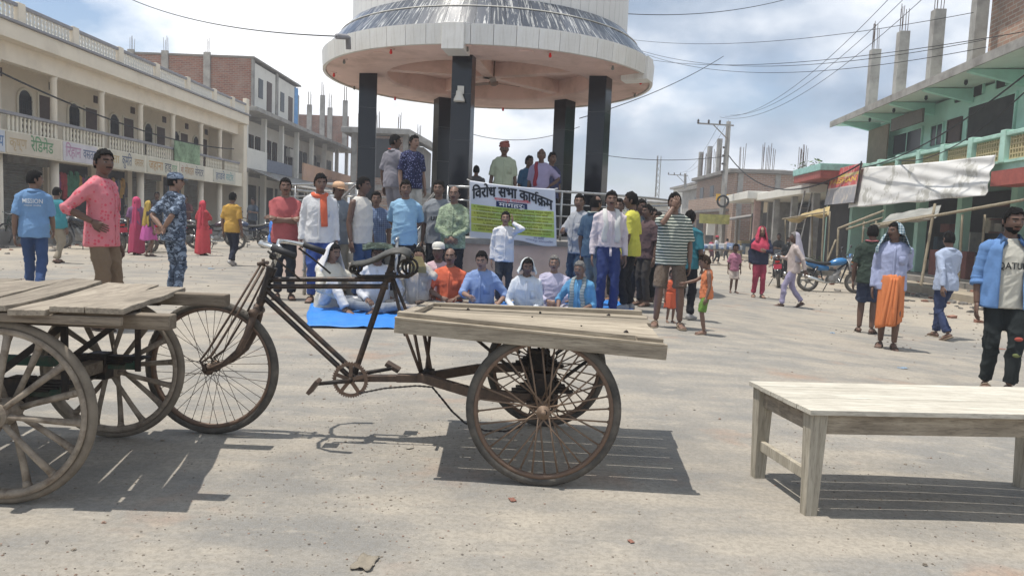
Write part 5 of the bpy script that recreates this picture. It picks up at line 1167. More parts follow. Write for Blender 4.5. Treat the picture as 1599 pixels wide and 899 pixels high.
# ------------------------------------------------------------------ poles, wires, mast, shrubs
def lean_pole(base, top, r0, r1, lab, arms=True, kit=False):
    base = Vector(base); top = Vector(top)
    t = thing('utility_pole', base, 0, lab, 'utility pole', 'utility poles along the street'); d = top - base
    b = MB(); b.tube([Vector((0, 0, -0.3)), d*0.5, d], [r0, (r0+r1)/2, r1], 4 if kit else 8); b.build('pole_shaft', concrete, t)
    if arms:
        a = d*0.97; L = r1*14; b = MB(); b.beam(a + Vector((r1*2, -r1, 0)), a + Vector((-L, -r1, 0.05)), 0.09, 0.09); b.beam(a + Vector((-L*0.5, -r1, 0)), a + Vector((0, -r1, -L*0.45)), 0.06, 0.06); b.build('cross_arm', tin, t)
        for k in (0.98, 0.65, 0.3): b = MB(); b.lathe([(0.05, 0), (0.08, 0.08), (0.05, 0.12), (0.08, 0.17), (0.03, 0.28)], 8, Matrix.Translation(a + Vector((-L*k, -r1, 0.05)))); b.build('insulator', black_iron, t)
    if kit:
        for z in (0.62, 0.68, 0.74, 0.80): b = MB(); q = d*z + Vector((-0.25, -0.1, 0)); b.lathe([(0.04, 0), (0.08, 0.07), (0.04, 0.14)], 8, Matrix.Translation(q)); b.beam(q + Vector((0, 0, 0.07)), d*z + Vector((0, 0, 0.07)), 0.03, 0.03); b.build('insulator', black_iron, t)
        b = MB(); q = d*0.41; b.tube([q + Vector((-0.1 + 0.36*cos(a), -0.3, 0.36*sin(a))) for a in [2*pi*i/24 for i in range(24)]], 0.07, 6, closed=True); b.build('cable_coil', black_cable, t)
        b = MB(); b.bx(-1.0, -0.5, -0.35, 0.0, 1.2, 2.2); b.build('meter_box', white_paint, t, loc=d*0.02)
        b = MB(); b.bx(-1.0, 1.0, -0.4, -0.34, 0, 0.62); o = b.build('shop_sign', M('yellow_shop_board', (0.42, 0.40, 0.11), 0.6, 0.2, 2, 0, dirt=(0.2, 0.2, 0.05), dscale=3), t, loc=d*0.24 + Vector((-0.6, 0, 0.0)))
    return top
pt1 = lean_pole((13.9, 50, -0.3), atY(1138, 190, 50), 0.24, 0.15, 'tall concrete utility pole leaning in front of the brick house', kit=True)
pt2 = lean_pole((22.2, 96, -0.3), atY(1070, 271, 96), 0.26, 0.16, 'second utility pole down the street, thinner against the sky')
pt3 = lean_pole((29.5, 122, -0.3), atY(1089, 291, 118), 0.28, 0.2, 'farthest utility pole at the street bend')
def mast():
    b0 = Vector((13.6, 72, -0.3)); t = thing('lattice_mast', b0, 0, 'thin lattice radio mast rising behind the crowd', 'mast')
    h = atY(1018, 243, 72).z + 0.3; b = MB(); s = 0.22
    for i in range(3): a = 2*pi*i/3; b.tube([(s*cos(a), s*sin(a), 0), (s*cos(a), s*sin(a), h)], 0.035, 5)
    for k in range(int(h/0.6)):
        for i in range(3): a, c = 2*pi*i/3, 2*pi*(i+1)/3; b.tube([(s*cos(a), s*sin(a), 0.6*k), (s*cos(c), s*sin(c), 0.6*k+0.6)], 0.02, 4)
    b.build('lattice', tin, t)
mast()
def wire(p, q, sag, r, lab, grp):
    p, q = Vector(p), Vector(q); m = (p+q)/2; b = MB(); n = 30
    b.tube([lerp(p, q, i/n) - Vector((0, 0, sag*4*(i/n)*(1-i/n))) - m for i in range(n+1)], r, 5); o = b.build('overhead_wire', black_cable, None, True, loc=m)
    tag(o, lab, 'wire', grp)
G1 = 'wires strung to the green house'; L1 = 'black cable strung over the square towards the green shop house'
for a, c, Y0, Y1, sg in (((985, 62), (1520, 20), 40, 22, 0.5), ((990, 76), (1540, 62), 40, 20, 0.8), ((995, 80), (1540, 74), 42, 20, 0.9), ((985, 88), (1599, 50), 42, 17, 0.6)):
    wire(atY(*a, Y0), atY(*c, Y1), sg, 0.010, L1, G1)
G2 = 'wires from the utility poles'; L2 = 'thin wire running from the street poles past the roof columns'
for a, c, Y0, Y1, sg in (((1140, 180), (1420, -10), 50, 24, 1.0), ((1132, 182), (1396, -10), 50, 24, 1.0), ((1124, 183), (1450, -10), 50, 22, 1.2), ((1070, 268), (1138, 188), 96, 50, 1.0), ((1062, 269), (1126, 188), 96, 50, 1.0), ((1088, 290), (1072, 270), 118, 96, 0.5)):
    wire(atY(*a, Y0), atY(*c, Y1), sg, 0.010, L2, G2)
wire(atY(1138, 243, 50), atY(1345, 255, 30), 1.6, 0.035, 'thick black cable drooping from the leaning pole to the green balcony', None)
wire(atY(1345, 262, 30), atY(1599, 118, 18), 0.4, 0.022, 'cable rising along the balcony past the green windows', None)
wire(atY(1400, 250, 27), atY(1599, 145, 17), 0.5, 0.016, 'thinner cable below the rising one along the green windows', None)
wire(atY(195, -5, 24), atY(526, 57, 13.6), 0.25, 0.012, 'single wire coming in over the arcade roof to the tower pipe', None)
wire(atY(905, 185, 20), atY(1130, 88, 30), 0.2, 0.012, 'wire climbing from the right hand tower pillar into the clouds', None)
wire(atY(735, 209, 24), atY(905, 198, 24), 0.3, 0.010, 'wire crossing the gap between the tower pillars', None)
wire(atY(940, 242, 50), atY(1135, 244, 50), 0.3, 0.022, 'straight wire reaching the leaning pole from behind the tower', None)
wire(atY(-10, 108, 23), atY(365, 233, 42), 0.5, 0.03, 'slack black cable hanging along the arcade balcony', None)
wire(atY(980, 22, 20), atY(1240, -4, 24), 0.2, 0.010, 'faint high wire leaving the tower drum', None)
leafm = M('shrub_leaf', (0.10, 0.15, 0.045), 0.6, 0.4, 8, 0, rnd=0.2)
def shrub(base, w, h, n, lab, seed):
    rr = random.Random(seed); t = thing('shrub', base, 0, lab, 'shrub'); b = MB(); tips = []
    for i in range(9):
        a = rr.uniform(0, 6.28); q = Vector((cos(a)*w*rr.uniform(0.2, 0.9), sin(a)*w*rr.uniform(0.2, 0.9), h*rr.uniform(0.5, 0.95))); b.tube([(0, 0, 0), q*0.5 + Vector((0, 0, 0.1*h)), q], [0.03, 0.02, 0.008], 5); tips.append(q)
    b.build('stem', bamboo, t)
    b = MB()
    for i in range(n):
        q = rr.choice(tips)*rr.uniform(0.55, 1.05) + Vector((rr.gauss(0, w*0.2), rr.gauss(0, w*0.2), rr.gauss(0, h*0.1))); s = rr.uniform(0.06, 0.14)
        d = Vector((rr.uniform(-1, 1), rr.uniform(-1, 1), rr.uniform(-0.4, 0.8))).normalized(); e = d.cross(Vector((rr.uniform(-1, 1), rr.uniform(-1, 1), 1))).normalized()
        b.add([q - d*s, q + e*s*0.45, q + d*s, q - e*s*0.45], [(0, 1, 2, 3)])
    b.build('foliage', leafm, t)
shrub((14.9, 37.4, 3.74), 1.0, 1.25, 900, 'leafy green shrub growing on the flat shop roof', 1)
shrub((9.0, 60, 0), 2.2, 3.6, 900, 'dark green bush behind the tower railing near the white house', 2)
shrub((12.6, 31, -0.15), 0.5, 0.5, 250, 'low green weed on the pavement behind the red dressed woman', 3)
# ------------------------------------------------------------------ people
def lin(h, k=1.0):
    h = h.lstrip('#'); c = [int(h[i:i+2], 16)/255 for i in (0, 2, 4)]
    return tuple(k*(x/12.92 if x <= 0.04045 else ((x+0.055)/1.055)**2.4) for x in c)
SKIN = {}
def skin_mat(i):
    if i not in SKIN:
        c = [(0.125, 0.072, 0.052), (0.18, 0.107, 0.077), (0.25, 0.152, 0.11), (0.30, 0.19, 0.14)][i]
        s = NT('skin_%d' % i); n = s.noise(14, 4, 0.6); s.bump(s.noise(120, 3), 0.08, 0.001)
        SKIN[i] = s.done(s.mix(n, hs(c, 0.85), hs(c, 1.15)), 0.5, 0, 0.35)
    return SKIN[i]
hair_m = {'b': M('black_hair', (0.009, 0.008, 0.008), 0.75, 0.4, 60, 0.9, bdist=0.012, spec=0.12), 'g': M('grey_hair', (0.20, 0.19, 0.18), 0.85, 0.5, 60, 0.9, bdist=0.012, spec=0.1), 'n': M('brown_hair', (0.04, 0.026, 0.018), 0.8, 0.4, 60, 0.9, bdist=0.012, spec=0.12)}
eye_m = M('eye_dark', (0.02, 0.016, 0.014), 0.6, 0.1, 3, 0); lip_m = M('lip_brown', (0.11, 0.045, 0.035), 0.5, 0.1, 3, 0); eyew_m = M('eye_white', (0.14, 0.12, 0.11), 0.5, 0.05, 3, 0)
CLO = {}
def cloth(spec):
    """'#hex' plain, or ('stripe'|'camo'|'floral'|'check'|'dots'|'plaid', hex, hex2[, hex3])"""
    if spec in CLO: return CLO[spec]
    s = NT('cloth_%d' % len(CLO))
    if isinstance(spec, str): kind, cs = 'plain', [spec]
    else: kind, cs = spec[0], list(spec[1:])
    c = [lin(q) for q in cs]
    wr = s.noise(7, 6, 0.65); g_ = sum(c[0])/3; c[0] = tuple(q*0.80 + g_*0.20 for q in c[0]); base = s.mix(wr, hs(c[0], 0.70), hs(c[0], 1.05)); x = s.sep()
    if kind == 'stripe':
        z = s.math('FRACT', s.math('MULTIPLY', s.math('ADD', x[2], s.math('MULTIPLY', s.noise(5, 2), 0.02)), 27.0)); base = s.mix(s.math('GREATER_THAN', z, 0.46), base, c[1])
    elif kind == 'check':
        a = s.math('FRACT', s.math('MULTIPLY', x[0], 30.0)); b = s.math('FRACT', s.math('MULTIPLY', x[2], 30.0)); base = s.mix(s.math('MULTIPLY', s.math('ADD', s.math('GREATER_THAN', a, 0.55), s.math('GREATER_THAN', b, 0.55)), 0.5), base, c[1])
    elif kind == 'camo':
        v = s.map((1, 1, 1.7)); base = s.mix(s.math('GREATER_THAN', s.noise(11, 3, 0.6, v, 0.8), 0.52), base, c[1]); base = s.mix(s.math('GREATER_THAN', s.noise(14, 3, 0.6, s.map((1, 1, 1.7), (5, 2, 1)), 0.8), 0.57), base, c[2]); base = s.mix(s.math('GREATER_THAN', s.noise(18, 3, 0.6, s.map((1, 1, 1.7), (9, 4, 3)), 0.8), 0.61), base, hs(c[1], 0.4))
    elif kind in ('floral', 'dots'):
        d = s.voro(24 if kind == 'floral' else 34); base = s.mix(s.ramp(d, [(0.24, 0.85), (0.36, 0)]), base, c[1])
    s.bump(s.mix(0.5, s.noise(18, 5, 0.65, None, 1.2), s.noise(420, 2, 0.5)), 0.75, 0.018)
    CLO[spec] = s.done(base, 0.85, 0, 0.2); return CLO[spec]
shoe_m = {'s': M('dark_sandal', (0.06, 0.045, 0.035), 0.7), 'k': M('black_shoe', (0.025, 0.024, 0.024), 0.5), 't': M('tan_sandal', (0.28, 0.22, 0.16), 0.8), 'w': M('grey_trainer', (0.35, 0.34, 0.33), 0.7)}
def ik(S, H, a, b, hint):
    S, H = Vector(S), Vector(H); d = H - S; L = d.length
    if L > (a+b)*0.985: H = S + d.normalized()*(a+b)*0.985; d = H - S; L = d.length
    u = d.normalized(); h = Vector(hint); h = h - u*h.dot(u); h = h.normalized() if h.length > 1e-5 else Vector((0, 1, 0))
    c = (a*a + L*L - b*b)/(2*L); return S + u*c + h*sqrt(max(0, a*a - c*c)), H
TORSO = [(0.84, .150, .105, .012), (0.92, .162, .114, .014), (1.0, .152, .108, .006), (1.08, .145, .102, -.004), (1.18, .156, .110, -.006), (1.28, .168, .115, -.002), (1.36, .160, .100, .010), (1.41, .120, .085, .016), (1.455, .065, .062, .014), (1.50, .056, .058, .006), (1.56, .052, .056, .0)]
ARM = {'down': ((.235, -.02, .80), (.35, 1, 0)), 'swingF': ((.20, -.24, .90), (.3, 1, -.3)), 'swingB': ((.25, .22, .86), (.4, 1, 0)), 'hip': ((.165, -.03, 1.00), (1, .35, 0)), 'behind': ((.02, .165, .97), (1, .6, 0)), 'hipback': ((.20, -.02, 1.04), (.35, 1, .1)), 'clasp': ((.025, -.185, .96), (1, .25, -.2)), 'cross': ((-.11, -.165, 1.15), (1, -.2, -1)), 'phone': ((.125, -.075, 1.52), (1, -.5, -1)), 'face': ((.02, -.155, 1.535), (.6, -.5, -1)), 'point': ((.08, -.40, 1.16), (1, .2, -.8)), 'hold': ((.06, -.30, 1.15), (1, .3, -1)), 'cover': ((.055, -.15, 1.53), (1, -.5, -1)), 'out': ((.50, -.12, 1.12), (.5, .6, -.5)), 'knee': ((.20, -.30, 1.05), (.45, .8, -.5)), 'knee2': ((.26, -.22, 1.03), (.6, .6, -.3)), 'thigh': ((.12, -.24, 1.04), (.5, .8, -.4)), 'lap': ((.07, -.27, 1.05), (1, .3, 0)), 'raise': ((.20, -.24, 1.40), (.7, -.2, -1))}
PEOPLE = []
def person(label, px, py, Y, rz=0, arms=('down', 'down'), legs='stand', top='#ffffff', sleeve='long', tuck=False, collar=True, low='#222222', lower='trousers', skin=1, hair='b', style='short', shoes='s', lean=0, twist=0, head=(0, 0), fat=1.0, width=1.0, extra=(), z0=None, kid=False, beard=0, group=None, vox=None, open_shirt=False, hem=None):
    PEOPLE.append(dict(locals()))
def head_mesh(b, Th, k, spec):
    """head as one sculpted sphere; material slots: 0 skin 1 eye 2 hair 3 lip 4 eye white"""
    nu, nv = 40, 30; V = []; info = []
    for j in range(nv+1):
        t = -pi/2 + pi*j/nv
        for i in range(nu):
            a = 2*pi*i/nu; x, y, z = cos(t)*sin(a), -cos(t)*cos(a), sin(t)
            px, py, pz = x*.076, y*.097, z*.118
            if y > 0: py *= 0.98; 
            if z < 0: f = 1 - 0.26*z*z - 0.05*abs(z); px *= f; py *= (1 - 0.14*z*z) if y < 0 else (1 - 0.35*z*z); py -= 0.016*z*z*(1 if y < 0 else 0.4)
            if y < -0.05:
                fr = min(1, (-y)*1.4)
                g = lambda cx, cz, sx, sz: math.exp(-((px-cx)/sx)**2 - ((pz-cz)/sz)**2)
                py -= fr*(0.021*g(0, -.018, .0125, .018) + 0.010*g(0, .006, .008, .022) + 0.006*g(0, .036, .05, .012) + 0.007*g(0, -.058, .022, .010) + 0.008*g(0, -.095, .022, .016) - 0.010*g(.031, .012, .016, .012) - 0.010*g(-.031, .012, .016, .012) - 0.003*g(0, -.046, .02, .006) + 0.004*g(.045, -.02, .02, .02) + 0.004*g(-.045, -.02, .02, .02))
            V.append(Th @ (Vector((px, py, pz))*k)); info.append((px, py, pz, y))
    Fc = []; ms = []
    for j in range(nv):
        for i in range(nu):
            q = (j*nu+i, j*nu+(i+1) % nu, (j+1)*nu+(i+1) % nu, (j+1)*nu+i); Fc.append(q)
            cx = sum(info[n][0] for n in q)/4; cz = sum(info[n][2] for n in q)/4; fy = info[q[0]][3]; m = 0
            if fy < -0.25:
                ex = abs(abs(cx) - .031)
                if (ex/.0145)**2 + ((cz-.011)/.0075)**2 < 1: m = 1 if ex < .007 else 4
                elif ex < .018 and .024 < cz < .035: m = 2
                elif abs(cx) < .022 and -.066 < cz < -.052: m = 3
                elif spec['beard'] >= 1 and abs(cx) < .028 and -.052 < cz < -.040: m = 2
                if spec['beard'] >= 2 and cz < -.070: m = 2
            if spec['beard'] >= 2 and fy < 0.15 and cz < -.045 and abs(cx) > .035: m = 2
            ms.append(m)
    o = len(b.v); b.v += [tuple(p) for p in V]; b.f += [tuple(i+o for i in q) for q in Fc]; b.m += ms
    for s in (-1, 1):
        b.cm = 0
        rings = []
        for q, w in ((0.0, .6), (.35, 1), (.7, .95), (1, .35)):
            rings.append([Th @ (Vector((s*(.070 + .016*q), .012 + .010*q + .016*w*cos(a), -.002 + .029*w*sin(a)))*k) for a in [2*pi*n/10 for n in range(10)]])
        if s < 0: rings = [list(reversed(r)) for r in rings]
        b.loft(rings)
def hair_obj(Th, k, spec, parent, M_):
    nu, nv = 36, 22; st = spec['style']; rr = random.Random(hash(spec['label']) % 999 if False else len(spec['label'])*7 + int(spec['px']))
    V = []; keep = []; ox = rr.random()*30
    for j in range(nv+1):
        t = -0.75 + (pi/2 + 0.75)*j/nv
        for i in range(nu):
            a = 2*pi*i/nu; x, y, z = cos(t)*sin(a), -cos(t)*cos(a), sin(t)
            n = noise.noise(Vector((x*4+ox, y*4, z*4)))*0.10 + noise.noise(Vector((x*13+ox, y*13, z*13)))*0.09
            g = 1.035 + n*(0.4 + 0.8*max(0, z)) + (0.10*max(0, z)*(1.1 if y < 0.1 else 0.8) if st == 'short' else 0.03*max(0, z)) - (0.05*max(0, z-.8)*5 if z > .8 else 0)
            V.append(Th @ (Vector((x*.076*g, y*.097*(g if y < 0 else g*1.0), z*.118*(g*0.99)))*k))
    Fc = []
    for j in range(nv):
        for i in range(nu):
            a = 2*pi*(i+.5)/nu; t = -0.75 + (pi/2+0.75)*(j+.5)/nv; y = -cos(a); z = sin(t)
            line = 0.64 - 0.10*abs(sin(a)) if y < -0.62 else (0.62 if y < -0.45 else (0.30 if y < -0.25 else (-0.12 if y < 0.05 else (0.12 if y < 0.25 else -0.42))))
            line += 0.10*noise.noise(Vector((a*5, ox, 0)))
            if st == 'bald': line = max(line, 0.0) if y < 0 else line; 
            ok = z > line
            if st == 'bald' and z > 0.45 and y < 0.75: ok = False
            if ok: Fc.append((j*nu+i, j*nu+(i+1) % nu, (j+1)*nu+(i+1) % nu, (j+1)*nu+i))
    b = MB(); b.add(V, Fc)
    if st in ('bun', 'long'):
        c = Vector((0, .10, .02)) if st == 'bun' else Vector((0, .085, -.06))
        for q in range(1): b.sphere(Th @ (c*k), .055*k, 12, 8, (1, 0.8, 1 if st == 'bun' else 2.0))
    if st == 'topknot':
        for s in (-1, 1): b.sphere(Th @ (Vector((s*.03, -.02, .135))*k), .035*k, 10, 7, (1.2, 1, .8))
    b.build('hair', M_, parent, True, solid=0.012*k)
def hand(b, W, d, n, k, curl=0.35, side=1):
    """palm and five fingers; d along the forearm, n out of the palm's back"""
    d = d.normalized(); n = (n - d*n.dot(d)).normalized(); w = d.cross(n)*side
    rings = []
    for t, hw, ht in ((-.01, .022, .019), (.03, .034, .0165), (.07, .041, .0145), (.092, .039, .012)):
        c = W + d*(t*k); rings.append([c + w*(hw*k*cos(a)) + n*(ht*k*sin(a)) for a in [2*pi*i/10 for i in range(10)]])
    b.loft(rings)
    for i, (off, ln) in enumerate(((-.030, .070), (-.010, .080), (.011, .075), (.030, .058))):
        p = W + d*(.088*k) + w*(off*k); dd = d.copy(); pts = [p - d*(.012*k), p]
        for q in range(3): a = curl*(0.7+0.35*q); dd = (dd*cos(a) - n*sin(a)); dd = dd.normalized(); n2 = n; pts.append(pts[-1] + dd*(ln*k*(.42, .32, .26)[q]))
        b.tube(pts, [.0085*k, .0088*k, .0082*k, .0075*k, .0055*k], 6)
    p = W + d*(.022*k) - w*(.026*k); t1 = (d*0.75 - w*0.6 - n*0.25).normalized(); t2 = (d*0.95 - w*0.15 - n*0.3).normalized()
    b.tube([p, p + t1*(.035*k), p + t1*(.035*k) + t2*(.03*k), p + t1*(.035*k) + t2*(.052*k)], [.012*k, .0105*k, .0092*k, .006*k], 6)
def prep(S):
    """joint positions and raw closed volumes for one person"""
    seated = S['legs'] in ('sit', 'situp')
    P = atY(S['px'], S['py'], S['Y']); x, y = P.x, P.y; z0 = S['z0'] if S['z0'] is not None else gz(x)
    Hh = P.z - z0
    capx = 0.02 if any(e[0] in ('turban',) for e in S['extra']) else 0
    k = (Hh - capx)/(0.905 if seated else 1.715)
    S['k'] = k; S['loc'] = Vector((x, y, z0)); S['H'] = Hh
    kw = S['width']; fat = S['fat']; pel = Vector((0, 0, 0.93))
    if S['kid']: kw *= 0.92
    lg = S['legs']; hz = 0.93
    if seated: hz = 0.115
    elif lg.startswith('walk'): hz = 0.90
    PEL = Vector((0, 0.05 if seated else 0, hz))
    Rm = Matrix.Rotation(radians(S['twist']), 3, 'Z') @ Matrix.Rotation(radians(S['lean']), 3, 'X')
    T = lambda v: PEL + Rm @ (Vector(v) - pel)
    J = {}
    for s, nm in ((-1, 'R'), (1, 'L')):
        J['sh'+nm] = T((s*.168*kw, .014, 1.355)); J['hip'+nm] = PEL + Vector((s*.085, 0, -0.03))
        tg, hint = ARM[S['arms'][0 if s < 0 else 1]] if isinstance(S['arms'][0 if s < 0 else 1], str) else S['arms'][0 if s < 0 else 1]
        tgt = T((s*tg[0], tg[1], tg[2])); hv = Rm @ Vector((s*hint[0], hint[1], hint[2]))
        J['el'+nm], J['wr'+nm] = ik(J['sh'+nm], tgt, .285, .255, hv)
    def leg(nm, ank, hint): J['kn'+nm], J['an'+nm] = ik(J['hip'+nm], ank, .414, .408, hint)
    if lg == 'stand': leg('R', (-.088, .02, .085), (0, -1, 0)); leg('L', (.092, -.01, .085), (.05, -1, 0))
    elif lg == 'wide': leg('R', (-.15, .03, .085), (-.15, -1, 0)); leg('L', (.15, -.03, .085), (.15, -1, 0))
    elif lg == 'walk': leg('R', (-.09, .24, .125), (0, -1, 0)); leg('L', (.09, -.21, .085), (0, -1, 0))
    elif lg == 'walk2': leg('R', (-.09, -.21, .085), (0, -1, 0)); leg('L', (.09, .24, .125), (0, -1, 0))
    elif lg == 'walks': leg('R', (-.08, .13, .10), (0, -1, 0)); leg('L', (.08, -.13, .085), (0, -1, 0))
    elif lg == 'step': leg('R', (-.075, .06, .09), (0, -1, 0)); leg('L', (.08, -.09, .085), (0, -1, 0))
    elif lg == 'sit':
        for s, nm in ((-1, 'R'), (1, 'L')): J['kn'+nm] = Vector((s*.36, -.22, .13)); J['an'+nm] = Vector((-s*.06, -.34 - .03*s, .065))
    elif lg == 'situp':
        J['knR'] = Vector((-.20, -.30, .40)); J['anR'] = Vector((-.15, -.52, .085)); J['knL'] = Vector((.36, -.22, .13)); J['anL'] = Vector((-.04, -.36, .065))
    S['J'] = J; S['T'] = T; S['Rm'] = Rm; S['PEL'] = PEL
    sc = lambda v: Vector(v)*k
    def ringz(z, rx, ry, yc, n=20): return [sc(T((rx*cos(a), yc + ry*sin(a), z))) for a in [2*pi*i/n for i in range(n)]]
    def torso(b, zlo, zhi, add, addlow=0.0, wf=1.0):
        zs = sorted(set([zlo, zhi, *( [z for z in (.88, .96, 1.04) if zlo < z < zhi])] + [t[0] for t in TORSO if zlo < t[0] < zhi])); rings = []
        for z in zs:
            for A, B_ in zip(TORSO[:-1], TORSO[1:]):
                if A[0] <= z <= B_[0] or (z < TORSO[0][0] and A is TORSO[0]): break
            f = max(0, (z - A[0])/(B_[0] - A[0])); rx, ry, yc = (A[i] + (B_[i]-A[i])*f for i in (1, 2, 3))
            w = math.exp(-((z-1.05)/.13)**2); ry *= 1 + (fat-1)*w*1.2; rx *= (1 + (fat-1)*w*0.6)*(kw if z < 1.42 else 1); yc -= (fat-1)*w*0.07
            ad = add + addlow*max(0, (1.15 - z)/0.3)
            if addlow > .008: q_ = min(1, max(0, (1.16 - z)/.16)); rx = max(rx, lerp(rx, .165*kw, q_)); ry = max(ry, lerp(ry, .122, q_))
            rings.append(ringz(z, (rx+ad)*wf, ry+ad, yc))
        b.loft(rings)
    raw = {}; sl_ = S['sleeve'] if S['top'] else ''
    b = MB(); torso(b, 0.84, 1.40, 0 if not S['top'] else -0.022, 0); torso(b, 1.36, 1.56, -0.004); cu = 1.0 if not S['top'] or S['sleeve'] == 'none' else .82; cl = .78 if S['lower'] == 'trousers' else (.9 if S['lower'] == 'shorts' else .8); ck = .78 if S['lower'] == 'trousers' else 1.0
    for nm in 'RL':
        sh, el, wr = J['sh'+nm], J['el'+nm], J['wr'+nm]; b.tube([sc(sh), sc(lerp(sh, el, .5)), sc(el), sc(lerp(el, wr, .35)), sc(wr)], [.052*k*cu, .046*k*cu, .039*k*(cu if sl_ in ('long', 'rolled') else 1), .040*k*(.9 if sl_ == 'long' else 1), .027*k], 12); b.sphere(sc(sh), .050*k*cu); b.tube([sc(T((0, .014, 1.42))), sc(lerp(T((0, .014, 1.42)), sh, .55)), sc(sh)], [.058*k*cu, .054*k*cu, .05*k*cu], 10)
        hp, kn, an = J['hip'+nm], J['kn'+nm], J['an'+nm]; b.tube([sc(hp), sc(lerp(hp, kn, .5)), sc(kn), sc(lerp(kn, an, .3)), sc(an)], [.082*k*cl, .070*k*cl, .053*k*ck, .054*k*ck, .036*k], 12); b.sphere(sc(hp), .084*k*cl); b.sphere(sc(kn), .054*k*ck)
    raw['body'] = b
    sl = S['sleeve']; b = MB(); hem = S['hem'] or (0.95 if S['tuck'] else 0.80)
    if S['top']:
        torso(b, max(hem, 0.80), 1.445, .016, 0.012 if not S['tuck'] else 0.004)
        for nm in 'RL':
            sh, el, wr = J['sh'+nm], J['el'+nm], J['wr'+nm]
            if sl == 'none': b.sphere(sc(lerp(sh, T((0, .012, 1.385)), .22)), .062*k); continue
            b.sphere(sc(sh), .064*k); b.tube([sc(T((0, .014, 1.405))), sc(lerp(T((0, .014, 1.405)), sh, .55) + Vector((0, 0, .012))), sc(sh)], [.075*k, .074*k, .062*k], 12)
            if sl == 'short': b.tube([sc(sh), sc(lerp(sh, el, .45)), sc(lerp(sh, el, .88))], [.063*k, .066*k, .071*k], 14)
            elif sl == 'rolled': b.tube([sc(sh), sc(lerp(sh, el, .5)), sc(el), sc(lerp(el, wr, .28))], [.063*k, .062*k, .057*k, .058*k], 14); b.sphere(sc(el), .058*k)
            else: b.tube([sc(sh), sc(lerp(sh, el, .5)), sc(el), sc(lerp(el, wr, .5)), sc(lerp(el, wr, .97))], [.063*k, .060*k, .054*k, .049*k, .043*k], 14); b.sphere(sc(el), .055*k)
        raw['shirt'] = b
    b = MB()
    if S['lower'] in ('trousers', 'shorts'):
        hips = [(0.80, .115, .09, .012), (0.86, .150, .110, .012), (0.93, .158, .114, .012), (1.0, .153, .110, .006), (1.035, .150, .108, .004)]
        b.loft([[sc(T((rx*cos(a), yc + ry*sin(a), z))) for a in [2*pi*i/20 for i in range(20)]] for z, rx, ry, yc in hips])
        for nm in 'RL':
            hp, kn, an = J['hip'+nm], J['kn'+nm], J['an'+nm]; b.sphere(sc(hp), .078*k)
            if S['lower'] == 'shorts': e = lerp(hp, kn, .96); b.tube([sc(hp), sc(lerp(hp, kn, .5)), sc(e)], [.080*k, .092*k, .098*k], 14)
            else: b.tube([sc(hp), sc(lerp(hp, kn, .5)), sc(kn), sc(lerp(kn, an, .45)), sc(lerp(kn, an, .97))], [.084*k, .086*k, .072*k, .067*k, .064*k], 14); b.sphere(sc(kn), .069*k)
        raw['trousers'] = b
    S['raw'] = {}
    far = S['Y'] > 14
    for nm, bb in raw.items():
        me = bb.mesh('raw', []) if False else None
        me = bpy.data.meshes.new('raw'); me.from_pydata(bb.v, [], bb.f); o = bpy.data.objects.new('raw', me); COL.objects.link(o)
        m = o.modifiers.new('r', 'REMESH'); m.mode = 'VOXEL'; m.voxel_size = (S['vox'] or (0.021 if far else 0.0135))*(1.0 if nm != 'trousers' else 1.15)*min(1, k + 0.1); m.use_smooth_shade = True
        m = o.modifiers.new('s', 'SMOOTH'); m.iterations = 4; m.factor = 0.5
        S['raw'][nm] = o
def wrinkle(me, amp, seed, foc, k):
    n = len(me.vertices); co = np.empty(n*3, np.float32); me.vertices.foreach_get('co', co); co = co.reshape(-1, 3)
    no = np.empty(n*3, np.float32); me.vertex_normals.foreach_get('vector', no); no = no.reshape(-1, 3)
    r = np.random.RandomState(seed); h = np.zeros(n, np.float32)
    wp = np.stack([np.sin(co @ r.normal(0, 9, 3) + r.rand()*6) for _ in range(3)], 1)*0.05
    for f, a in ((22, .5), (40, .4), (75, .22)):
        for _ in range(2):
            d = r.normal(0, 1, 3); d /= np.linalg.norm(d); q = 1 - np.abs(np.sin((co + wp) @ d * f/k*0.55 + r.rand()*6)); h += a*(q**3 - 0.25)
    w = np.full(n, 0.45, np.float32)
    for p, s in foc: w += np.exp(-(np.linalg.norm(co - np.array(p, np.float32), axis=1)/s)**2)*0.9
    co += no*np.clip(h*w*amp, -.35*amp, 1.1*amp)[:, None]; me.vertices.foreach_set('co', co.ravel()); me.update()
from mathutils.bvhtree import BVHTree
